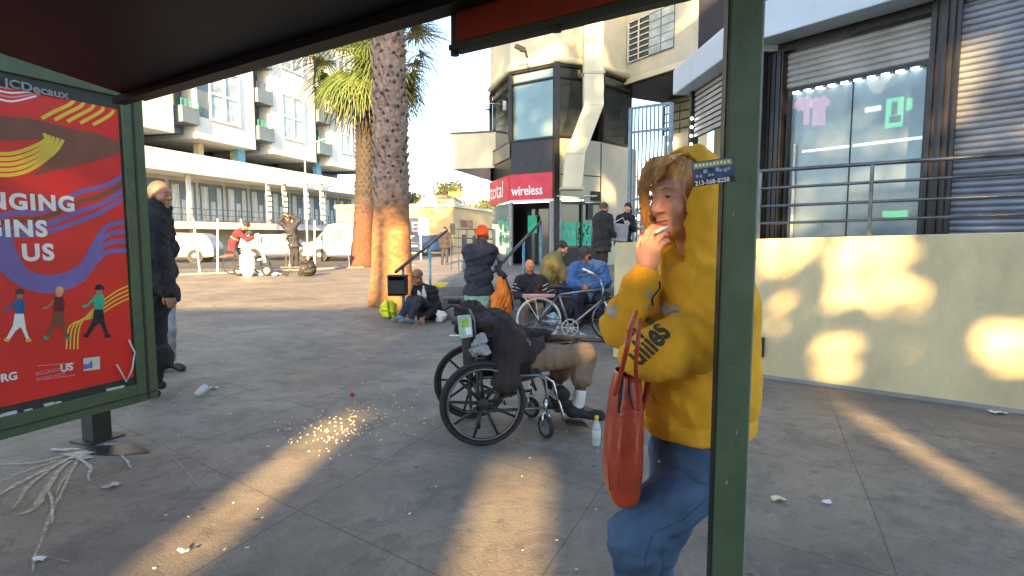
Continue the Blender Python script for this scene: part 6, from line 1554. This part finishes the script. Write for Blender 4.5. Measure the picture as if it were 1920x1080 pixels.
# orange bag in the orange-cap person's hand
def ob(P):
    a_, b_ = W(941, 522, 8.15), W(944, 578, 8.15)
    return union([rc(P, a_, W(942, 550, 8.15), .045, .11), rc(P, W(935, 560, 8.15), W(930, 588, 8.1), .10, .06), rc(P, W(952, 560, 8.15), W(952, 584, 8.2), .08, .05)], .05) + folds(P, .014, 38, 5, (2.2, 2.2, .3))
t = thing('orange_jacket', 'bright orange jacket bundle hanging from the orange cap person right side', 'jacket', tuple(W(941, 600, 8.15)))
sdf_obj('cloth', ob, W(915, 610, 8.0), W(970, 505, 8.35), .009, M['orange'], t)
mb = MB(); mb.tube([W(930, 500, 8.3), W(938, 512, 8.15), W(948, 520, 8.1)], [.03, .05, .04], 8); mb.tube([W(948, 520, 8.05), W(958, 548, 8.05), W(962, 580, 8.05)], .012, 6); mb.build('strap', M['black_cloth2'], t, True)
# ---- person in the wheelchair
l = lambda x, y, z: WM @ Vector((x, y, z))
J = dict(head=l(-.035, .02, .815), neck=l(.045, .0, .80), chest=l(.13, 0, .755), waist=l(.22, 0, .64), pelvis=l(.27, 0, .555), shL=l(.12, .17, .775), shR=l(.13, -.17, .775), elL=l(.40, .20, .655), wrL=l(.66, .06, .665),
    elR=l(.19, -.25, .60), wrR=l(.20, -.27, .44), hipL=l(.30, .10, .54), hipR=l(.31, -.09, .54), knL=l(.70, .12, .545), knR=l(.79, -.10, .565), anL=l(.62, .12, .18), anR=l(.735, -.12, .175), toL=l(.78, .13, .115), toR=l(.90, -.15, .11))
pz = figure('person slumped in the wheelchair in black hoodie and beige shorts with a white sock', J, (R(-100), R(35), R(0)), h=.0075, loc=tuple(l(.27, 0, .50)), skin='skin_dark', top='brown_black', pants='khaki', shorts=True, shoe='black_cloth2', loose=.026, ploose=.016, hood=True, hem=.03,
    seed=14, sock='offwhite', handn={'L': (0, -.3, 1), 'R': (0, -1, 0)}, curl=.7, ffold=.005)
def drape(P):
    ds = [ell(P, l(.06, -.10, .835), (.16, .17, .07)), rc(P, l(.0, -.13, .83), l(.18, -.24, .70), .055, .075), rc(P, l(.18, -.25, .72), l(.16, -.30, .46), .085, .10), rc(P, l(.20, -.2, .78), l(.33, -.19, .60), .065, .075), rc(P, l(.33, -.15, .62), l(.50, -.06, .655), .055, .045), rc(P, l(-.05, -.1, .83), l(-.13, -.06, .79), .05, .035)]
    return union(ds, .05) + folds(P, .011, 40, 9, (1, 1, .45))
sdf_obj('draped_jacket', drape, l(-.3, -.5, .3), l(.5, .2, 1.0), .0075, M['brown_black'], pz)
mb = MB(); mb.tube([l(.68, .03, .665), l(.82, .0, .66), l(1.0, -.03, .645)], [.012, .017, .014], 8); tag(mb.build('umbrella', M['black'], smooth=True), 'short black folded umbrella held forward over the wheelchair knees', 'umbrella')
# ---------------------------------------------------------------- THE WOMAN
def woman():
    j = lambda px, py, D: W(px, py, D)
    hc = j(1280, 371, 1.74); Rh = rotm(R(-60), R(8), R(0)); loc = (j(1290, 800, 1.75).x, 1.75, 0)
    t = thing('person', 'woman in yellow hooded sweatshirt and jeans raising one hand to her mouth', 'person', loc)
    neck = j(1312, 478, 1.78); shL = j(1338, 552, 1.64); shR = j(1282, 535, 1.93)
    elL = j(1328, 632, 1.555); wrL = j(1198, 672, 1.535); elR = j(1180, 612, 1.70); wrR = j(1212, 508, 1.645)
    ch1, ch2 = j(1325, 590, 1.72), j(1312, 590, 1.90); be1, be2 = j(1310, 712, 1.72), j(1300, 712, 1.88); hp1, hp2 = j(1306, 800, 1.72), j(1312, 800, 1.88)
    hipL, hipR = j(1312, 890, 1.69), j(1282, 890, 1.87); knL, knR = j(1190, 1005, 1.56), j(1226, 1030, 1.80)
    anL = Vector((knL.x + .05, knL.y + .12, .09)); anR = Vector((knR.x + .02, knR.y + .12, .09)); toL = anL + Vector((-.15, -.08, -.045)); toR = anR + Vector((-.15, -.08, -.045))
    hd = (j(1223, 446, 1.605) - wrR); hn = Vector((-.72, -.69, .1))
    hres = {}
    def body(P):
        d = head_sdf(P, hc, Rh, 1.0, True)
        d = smin(d, rc(P, neck, hc + Rh @ Vector((0, .02, -.09)), .055, .052), .03)
        d = smin(d, union([rc(P, ch1, ch2, .08), rc(P, be1, be2, .09), rc(P, hp1, hp2, .09), rc(P, (ch1 + ch2) / 2, (hp1 + hp2) / 2, .1), rc(P, neck, (ch1 + ch2) / 2, .05)], .05), .03)
        for s, e, w in ((shL, elL, wrL), (shR, elR, wrR)):
            d = smin(d, rc(P, s, e, .045, .036), .03); d = smin(d, rc(P, e, w, .036, .026), .02)
        for h_, k, a, o in ((hipL, knL, anL, toL), (hipR, knR, anR, toR)):
            d = smin(d, rc(P, h_, k, .075, .055), .03); d = smin(d, rc(P, k, a, .05, .035), .03); d = smin(d, rc(P, a, o, .03, .025), .02)
        h1, tips = hand_sdf(P, wrR, hd, hn, .46, -1, .92, 1.0, .10); hres['t'] = tips
        h2, _ = hand_sdf(P, wrL, (-.25, .95, .1), (-.9, -.2, .2), .9, 1, .95)
        return smin(smin(d, h1, .008), h2, .008)
    sdf_obj('body', body, (.05, 1.30, -.02), (.85, 2.10, 1.75), .0045, M['skin'], t)
    f = Rh @ Vector((0, -1, 0)); ln = (j(1240, 478, 1.74) - j(1296, 288, 1.74)).normalized(); nf = (f - ln * f.dot(ln)).normalized(); pl = j(1279, 345, 1.665)
    hemz = j(1330, 846, 1.57).z
    def hoodie(P):
        ds = [rc(P, ch1, ch2, .130), rc(P, be1, be2, .150), rc(P, hp1, hp2, .140), rc(P, (ch1 + ch2) / 2, (be1 + be2) / 2, .165), rc(P, (be1 + be2) / 2, (hp1 + hp2) / 2 - Vector((0, 0, .1)), .178, .160),
              rc(P, shL, (ch1 + ch2) / 2, .09, .11), rc(P, shR, (ch1 + ch2) / 2, .085, .11)]
        d = union(ds, .07)
        # hood with a cut front edge
        q = (P - A(hc)) @ np.array(Rh, dtype=np.float32)
        o = ell(q, (0, .03, .012), (.105, .135, .138)); o = smin(o, rc(P, hc + Rh @ Vector((0, .045, -.03)), neck + Vector((.02, 0, 0)), .112, .135), .05)
        o = smin(o, rc(P, j(1305, 440, 1.72), j(1280, 525, 1.70), .085, .07), .05)
        inn = ell(q, (0, .015, .006), (.092, .125, .122)); inn = smin(inn, rc(P, hc + Rh @ Vector((0, .0, -.05)), j(1255, 470, 1.70), .088, .07), .03)
        o = smax(o, -inn, .008)
        cut = (P - A(pl)) @ A(nf); o = smax(o, cut, .012)
        d = smin(d, o, .035)
        for s, e, w, r0, r1, r2 in ((shL, elL, wrL, .088, .086, .062), (shR, elR, wrR, .080, .076, .043)):
            a = rc(P, s, e, r0, r1); a = smin(a, rc(P, e, e + (w - e) * .72, r1, r2 + .016), .03); a = smin(a, rc(P, e + (w - e) * .80, e + (w - e) * .97, r2 * .98, r2 * .92), .014)
            d = smin(d, a, .022)
        # cloth: broad soft folds, tighter creases around elbows and hood
        d = d + folds(P, .0030, 34, 11, (1, 1, .6)) + folds(P, .0012, 90, 12, (1, 1, .5))
        for c_, amp in ((elL, .010), (elR, .010), (wrR, .005), (j(1290, 520, 1.65), .006), (j(1250, 800, 1.6), .005)):
            wgt = np.exp(-((P - A(c_)) ** 2).sum(1) / .010); d = d + wgt * amp * np.sin((P - A(c_)) @ A(Vector((40, 20, 75))) + 2 * np.sin(P[:, 0] * 25))
        for a_, b_, r_ in ((j(1268, 548, 1.56), j(1345, 492, 1.60), .0045), (j(1245, 470, 1.62), j(1262, 600, 1.60), .004)):
            g_ = rc(P, a_, b_, r_ + .012) ; d = d + .007 * np.exp(-np.maximum(g_, 0) ** 2 / .00016)
        band = np.exp(-((P[:, 2] - (hemz + .055)) / .008) ** 2) * .006
        return smax(d + band, -(P[:, 2] - hemz + .02 * (P[:, 0] - .5)), .012)
    hood = sdf_obj('hoodie', hoodie, (.15, 1.36, hemz - .03), (.80, 2.08, 1.76), .005, M['hoodie_yellow'], t, 2)
    mb = MB(); 
    def jeans(P):
        d = rc(P, j(1308, 850, 1.72), j(1298, 850, 1.88), .140); d = smin(d, rc(P, j(1300, 800, 1.75), j(1300, 800, 1.85), .125), .03)
        for h_, k, a in ((hipL, knL, anL), (hipR, knR, anR)):
            b = rc(P, h_, k, .102, .074); b = smin(b, rc(P, k, a, .070, .055), .02); d = smin(d, b, .035)
        d = d + folds(P, .0022, 48, 21, (1, 1, 1)) + folds(P, .0010, 120, 22, (1, 1, 2.2)) 
        for k in (knL, knR):
            wgt = np.exp(-((P - A(k) - A(Vector((.03, 0, -.05)))) ** 2).sum(1) / .014); d = d + wgt * .0045 * np.sin((P - A(k)) @ A(Vector((12, 30, 95))) + 2 * np.sin(P[:, 0] * 30))
        wgt = np.exp(-((P - A(hipL)) ** 2).sum(1) / .012); d = d + wgt * .005 * np.sin((P - A(hipL)) @ A(Vector((50, 10, 60))))
        return smax(d, P[:, 2] - hemz - .05, .01)
    jn = sdf_obj('jeans', jeans, (.1, 1.40, .02), (.80, 2.12, hemz + .1), .0065, M['jeans'], t, 2)
    tj = bvh(jn)
    def stitch(pts, nm='seam', r=.0007, m_='navy'):
        Q = []
        for i in range(len(pts) - 1):
            for k in range(8):
                x = pts[i][0] + (pts[i + 1][0] - pts[i][0]) * k / 8; y = pts[i][1] + (pts[i + 1][1] - pts[i][1]) * k / 8
                r_ = ray(x, y).normalized(); h_ = tj.ray_cast(Vector((0, 0, CH)), r_)
                if h_[0] is not None: Q.append(h_[0] - r_ * .0008)
        if len(Q) > 2: MB().tube(Q, r, 5).build(nm, M[m_], jn, True)
    stitch([(1262, 850), (1275, 880), (1310, 905), (1336, 912)]); stitch([(1215, 850), (1190, 900), (1172, 960)]); stitch([(1325, 935), (1280, 975), (1225, 1000), (1212, 1040), (1205, 1078)])
    q_ = tj.ray_cast(Vector((0, 0, CH)), ray(1237, 866).normalized())
    if q_[0] is not None: MB().sph(q_[0], .005, 10, 6).build('rivet', M['chrome'], jn, True)
    for a_, o_ in ((anL, toL), (anR, toR)):
        sdf_obj('shoe', lambda P: smin(rc(P, a_ + Vector((.03, 0, -.045)), o_, .042, .04), rc(P, a_, a_ + Vector((0, 0, -.03)), .046), .03), a_ - Vector((.25, .2, .12)), a_ + Vector((.15, .2, .12)), .009, M['offwhite'], t)
    th = bvh(hood)
    # sleeve lettering and faded prints on the cloth
    c_ = j(1204, 694, 1.44); xd = (j(1290, 608, 1.44) - c_).normalized(); up_ = Vector((-xd.z * -1 * -1, 0, xd.x)); up_ = Vector((xd.z * -1, 0, xd.x))
    text('writing', 'uilies', .074, mat('print_black', (.05, .045, .02), .8, var=.5, vs=80), hood, c_, xd, up_, .0004, .0022, sx=.80, target=th, lift=.0016)
    rs = random.Random(3)
    def printp(px, py, rx, ry, n, k, r0=.005):
        mb = MB()
        for i in range(n):
            x = px + rs.gauss(0, 1) * rx * .5; y = py + rs.gauss(0, 1) * ry * .5; rr = r0 * (.5 + rs.random()); c = []
            for a in range(8):
                x2 = x + math.cos(a * .785) * rr * 660 * (.7 + .6 * rs.random()); y2 = y + math.sin(a * .785) * rr * 660 * (.7 + .6 * rs.random())
                r_ = ray(x2, y2).normalized(); h_ = th.ray_cast(Vector((0, 0, CH)), r_)
                if h_[0] is None: break
                c.append(h_[0] - r_ * .0016)
            if len(c) == 8: mb.add(c, [tuple(range(8))])
        if mb.f: mb.build('print', M[k], hood)
    printp(1250, 580, 20, 12, 34, 'grey_print', .006); printp(1147, 580, 12, 14, 24, 'grey_print', .006); printp(1218, 556, 9, 24, 16, 'grey_print', .004)
    # drawstring
    Q = []
    for k in range(9):
        x = 1236 - k * 1.5 + 4 * math.sin(k * .8); y = 528 + k * 5.5; r_ = ray(x, y).normalized(); h_ = th.ray_cast(Vector((0, 0, CH)), r_)
        if h_[0] is not None: Q.append(h_[0] - r_ * .003)
    if len(Q) > 2: MB().tube(Q, .0028, 6).build('drawstring', M['black'], hood, True)
    # face details
    hl_ = lambda x, y, z: hc + Rh @ Vector((x, y, z))
    for sx in (-1, 1):
        MB().sph(hl_(sx * .0305, -.0915, .0095), .0042, 10, 6, (1.5, .7, .55), Rh).build('eye', M['hair_dark'], t, True)
        mb = MB(); mb.tube([hl_(sx * .019, -.0935, .0125), hl_(sx * .030, -.0960, .0155), hl_(sx * .043, -.0885, .0105)], [.0008, .0018, .0010], 6); mb.build('eyelash', M['hair_brown'], t, True)
        mb = MB(); mb.tube([hl_(sx * .015, -.0965, .033), hl_(sx * .030, -.0965, .0385), hl_(sx * .046, -.084, .032)], [.0022, .0030, .0012], 6); mb.build('eyebrow', M['hair_blond'], t, True)
    mb = MB(); mb.tube([hl_(-.021, -.0905, -.056), hl_(-.008, -.1000, -.0565), hl_(.008, -.1000, -.0565), hl_(.021, -.0905, -.056)], [.0015, .0035, .0035, .0015], 8, flat=.9); mb.build('lips', mat('lip', (.45, .14, .12), .45), t, True)
    # hair: cap plus strands
    def hf(P):
        q = (P - A(hc)) @ np.array(Rh, dtype=np.float32)
        o = ell(q, (0, .020, .037), (.080, .100, .096)); o = smin(o, ell(q, (0, .05, -.05), (.080, .06, .10)), .03)
        o = o + folds(q, .0022, 120, 2, (1, .6, .35))
        return smax(o, -ell(q, (.014, -.122, -.022), (.078, .066, .088)), .012)
    hr = sdf_obj('hair', hf, hc - Vector((.2, .2, .2)), hc + Vector((.2, .2, .2)), .004, M['hair_blond'], t)
    mb = MB(); rs = random.Random(5)
    def strand(pts, r):
        Q = [hl_(*p) for p in pts]; S = []
        for i in range(len(Q) - 1):
            p0, p1, p2, p3 = Q[max(i - 1, 0)], Q[i], Q[i + 1], Q[min(i + 2, len(Q) - 1)]
            for k in range(5):
                u = k / 5; S.append(.5 * ((2 * p1) + (-p0 + p2) * u + (2 * p0 - 5 * p1 + 4 * p2 - p3) * u * u + (-p0 + 3 * p1 - 3 * p2 + p3) * u ** 3))
        S.append(Q[-1]); n = len(S); mb.tube(S, [r * (1 - .75 * (i / (n - 1)) ** 2) for i in range(n)], 5)
    for i in range(370):
        a = rs.random(); g = lambda s: rs.gauss(0, s)
        if i < 270:      # long locks over the far temple
            strand([(-.02 + g(.015), -.03 + g(.01), .124 + g(.002)), (-.055 + g(.008), -.060 + g(.008), .105 + g(.006)), (-.060 + g(.008), -.090 + g(.006), .055 + g(.006)), (-.066 + g(.007), -.090 + g(.007), .005), (-.072 + g(.007), -.080 + g(.007), -.045 + g(.01)), (-.072 + g(.009), -.072 + g(.009), -.075 + g(.02))], .0012 + .0007 * a)
        elif i < 365:   # fringe across the forehead
            strand([(.01 + g(.02), -.03, .126), (.0 + g(.02), -.070 + g(.004), .112), (-.010 + g(.022), -.101 + g(.003), .078), (-.028 + g(.02), -.107 + g(.003), .045 + g(.008))], .0012 + .0007 * a)
        else:           # near temple hair tucked into the hood
            strand([(.02 + g(.012), -.035, .120), (.052 + g(.008), -.045 + g(.006), .105), (.066 + g(.006), -.068 + g(.006), .060), (.072 + g(.005), -.062 + g(.008), .015), (.076, -.05, -.03)], .0018)
    mb.build('hair_lock', M['hair_blond'], hr, True)
    # nails and cigarette
    mb = MB()
    for (p, d, n) in hres['t']: mb.sph(p + d * .003 + n * .005, .0055, 8, 6, (1, 1, 1)); mb.sph(p + d * .008 + n * .003, .0045, 8, 6)
    mb.each('nail', M['red'], t, smooth=True)
    tp = hres['t'][1][0]
    mb = MB(); q = j(1238, 436, 1.585); mb.tube([q + Vector((-.014, -.004, .0)), q + Vector((.004, .0, .01)), q + Vector((.024, .02, .016))], .0045, 8); tag(mb.build('cigarette', M['white'], smooth=True), 'short white cigarette stub held at the woman lips', 'cigarette')
    return hd
woman()
# handbag on her forearm: seen end-on, tan red leather
bg = thing('handbag', 'tan red leather handbag hanging end on from the woman forearm', 'handbag', tuple(W(1168, 925, 1.50)))
secs = [(695, 1158, 1196, .10), (730, 1148, 1199, .125), (780, 1142, 1200, .14), (850, 1135, 1199, .15), (905, 1134, 1196, .15), (925, 1142, 1188, .14), (931, 1152, 1180, .12)]
mb = MB(); DB = 1.60; n = 16
for (py, x0, x1, dl) in secs:
    a_, b_ = W(x0, py, DB), W(x1, py, DB); c = (a_ + b_) / 2; hw = (b_.x - a_.x) / 2
    for k in range(n):
        t_ = 2 * math.pi * k / n; cx, sy_ = math.cos(t_), math.sin(t_); ex = abs(cx) ** .6 * (1 if cx > 0 else -1); ey = abs(sy_) ** .5 * (1 if sy_ > 0 else -1)
        mb.v.append(c + Vector((ex * hw, ey * dl * .62 + .0, 0)) + mnoise.noise_vector(Vector((k * .7, py * .02, 0))) * .004)
m_ = len(secs)
for i in range(m_ - 1):
    for k in range(n): mb.f.append(((i + 1) * n + k, (i + 1) * n + (k + 1) % n, i * n + (k + 1) % n, i * n + k))
mb.f.append(tuple(range((m_ - 1) * n, m_ * n))[::-1])
mb.build('body', M['bag_red'], bg, True, sub=1, solid=.004)
mb = MB(); mb.tube([W(1168, 700, 1.52), W(1163, 740, 1.50), W(1160, 775, 1.49)], [.003, .006, .002], 8); mb.tube([W(1178, 706, 1.52), W(1180, 745, 1.50), W(1188, 768, 1.49)], [.002, .004, .001], 8); mb.each('opening', M['black'], bg, smooth=True)
mb = MB()
for pts in (((1165, 790), (1158, 860), (1160, 915)), ((1148, 760), (1140, 850), (1144, 918)), ((1196, 775), (1194, 850), (1186, 918))): mb.tube([W(x, y, 1.470 if i else 1.478) for i, (x, y) in enumerate(pts)], .0035, 6)
mb.each('edge_piping', mat('bag_edge', (.50, .07, .025), .4), bg, smooth=True)
def strap(pts, w, nm='strap'):
    mb = MB(); P = [W(*p) for p in pts]; S = []
    for i in range(len(P) - 1):
        p0, p1, p2, p3 = P[max(i - 1, 0)], P[i], P[i + 1], P[min(i + 2, len(P) - 1)]
        for k in range(6): u = k / 6; S.append(.5 * ((2 * p1) + (-p0 + p2) * u + (2 * p0 - 5 * p1 + 4 * p2 - p3) * u * u + (-p0 + 3 * p1 - 3 * p2 + p3) * u ** 3))
    S.append(P[-1]); mb.tube(S, w, 8, flat=1.0, up=(0, 1, 0)); 
    return mb.build(nm, M['bag_red'], bg, True)
strap([(1192, 585, 1.50), (1183, 612, 1.43), (1176, 650, 1.40), (1164, 700, 1.45), (1152, 740, 1.50)], .0060); strap([(1200, 600, 1.48), (1196, 640, 1.41), (1192, 690, 1.44), (1196, 735, 1.49), (1197, 770, 1.50)], .0055)
strap([(1215, 620, 1.58), (1218, 680, 1.585), (1212, 740, 1.60), (1200, 770, 1.56)], .009)
# ================================================================ UNSEEN BLOCKERS BEHIND THE VIEWER (shaped to cast shade and sun streaks)
Y0 = -12.0; TE = math.tan(R(SUN_EL)) / math.cos(math.atan(SUN_AZX))
def op(P, hw, hz): return (P.x - SUN_AZX * (P.y - Y0), hw, P.z + (P.y - Y0) * TE - hz, P.z + (P.y - Y0) * TE + hz)
def ops(A_, B_, hw):                        # a lit streak on the pavement from pixel A to pixel B
    a_, b_ = G(*A_), G(*B_); x = ((a_.x - SUN_AZX * (a_.y - Y0)) + (b_.x - SUN_AZX * (b_.y - Y0))) / 2
    return (x, hw, (a_.y - Y0) * TE, (b_.y - Y0) * TE)
def opw(px, py, hw, hz): s, z = FW.hit(px, py); return op(FW.pt(s, 0, z), hw, hz)
OPEN = [ops((200, 1150), (675, 765), .17), ops((885, 1250), (985, 850), .22), ops((1990, 1020), (1575, 752), .11), ops((520, 660), (735, 585), .09),
        opw(1625, 500, .24, .32), opw(1480, 468, .24, .20), opw(1565, 690, .11, .28), opw(1905, 700, .21, .38), opw(1475, 585, .13, .13), opw(1720, 560, .03, .10),
        op(FS.pt(FS.hit(1805, 150)[0], 0, FS.hit(1805, 150)[1]), .10, .40), op(W(1060, 250, 17.3), .5, .7), op(W(1005, 110, 17.5), .8, .35), op(W(1115, 80, 17.2), .35, .5), op(W(1140, 360, 18.5), .3, .35)]
XB = -2.02 - SUN_AZX * (11.8 - Y0)
ZD = lambda D, z=0: z + (D - Y0) * TE
ZS = ZD(5.6)
def blocked(x, z, m):
    if x < XB - m and z < (11.8 - Y0) * TE + 1.9: return False
    for cx, hw, z0, z1 in OPEN:
        if abs(x - cx) < hw + m and z0 - m < z < z1 + m: return False
    return True
def occ_leaves(label, x0, x1, ztop_, full, tx, seed, hi=1.0):
    t = thing('leaf_blocker', label, 'tree', (tx, Y0, 0)); rs = random.Random(seed)  # unseen foliage added as a mask, gaps shaped for the sun patches
    MB().tube([(tx, Y0, 0), (tx + .1, Y0, 3.5), (tx - .1, Y0, 7), (tx, Y0, ztop_ * .7)], [.28, .22, .16, .06], 10).build('trunk', M['brown'], t)
    mb = MB(); area = (x1 - x0) * (ztop_ - ZS); n = int(area * 330)
    for i in range(n):
        x = rs.uniform(x0, x1); z = rs.uniform(ZS - .3, ztop_); y = Y0 + rs.uniform(-1.2, 1.2)
        if z > full and rs.random() > hi: continue
        if z > ZD(5.5, 2.2) and rs.random() < .45: continue
        s = .12 if z < 9 else .24
        if not blocked(x, z, s * .3) and (z < ZS + .05 or rs.random() > .10): continue
        a = Vector((rs.gauss(0, 1), rs.gauss(0, .5), rs.gauss(0, 1))).normalized(); b = a.cross(Vector((rs.gauss(0, .4), 1, rs.gauss(0, .4)))).normalized()
        p = Vector((x + SUN_AZX * (y - Y0), y, z - (y - Y0) * TE)); mb.add([p - a * s, p + b * s * .6, p + a * s, p - b * s * .6], [(0, 1, 2, 3)])
    mb.build('crown', M['leaf'], t)
occ_leaves('unseen leaf screen added behind the viewer to cast shade, left one', XB, -1.5, ZD(18, 9), ZD(18, 4.3), -3.4, 1, .3)
occ_leaves('unseen leaf screen added behind the viewer to cast shade, middle one', -1.5, 2.0, ZD(18, 9), ZD(18, 4.3), .2, 2, .4)
occ_leaves('unseen leaf screen added behind the viewer to cast shade, right one', 2.0, 8.0, ZD(18, 7), ZD(18, 4.3), 5, 3, .7)
occ_leaves('tall unseen leaf screen added behind the viewer above the slit wall', XB - .95, XB, ZD(12, 9), 0, XB - .5, 4, .55)
lb = thing('slit_blocker', 'unseen wall added behind the viewer with slits that cast sun streaks', 'building', (-12, Y0, 0))
HB = ZD(11.2); mb = MB()  # added wall out of view, slits cut for the pavement sun streaks
def wall_(x0, x1, z0, z1): mb.box((x0, Y0 - .25, z0), (x1, Y0 + .25, z1))
wall_(-12.5, OPEN[3][0] - OPEN[3][1], 0, HB); wall_(OPEN[3][0] + OPEN[3][1], XB, 0, HB); wall_(OPEN[3][0] - OPEN[3][1], OPEN[3][0] + OPEN[3][1], 0, OPEN[3][2])
cur = XB
for cx, hw, z0, z1 in OPEN[:3]:
    wall_(cur, cx - hw, 0, ZS); wall_(cx - hw, cx + hw, 0, z0); wall_(cx - hw, cx + hw, z1, ZS); cur = cx + hw
wall_(cur, 9, 0, ZS)
mb.build('wall', M['cream'], lb)
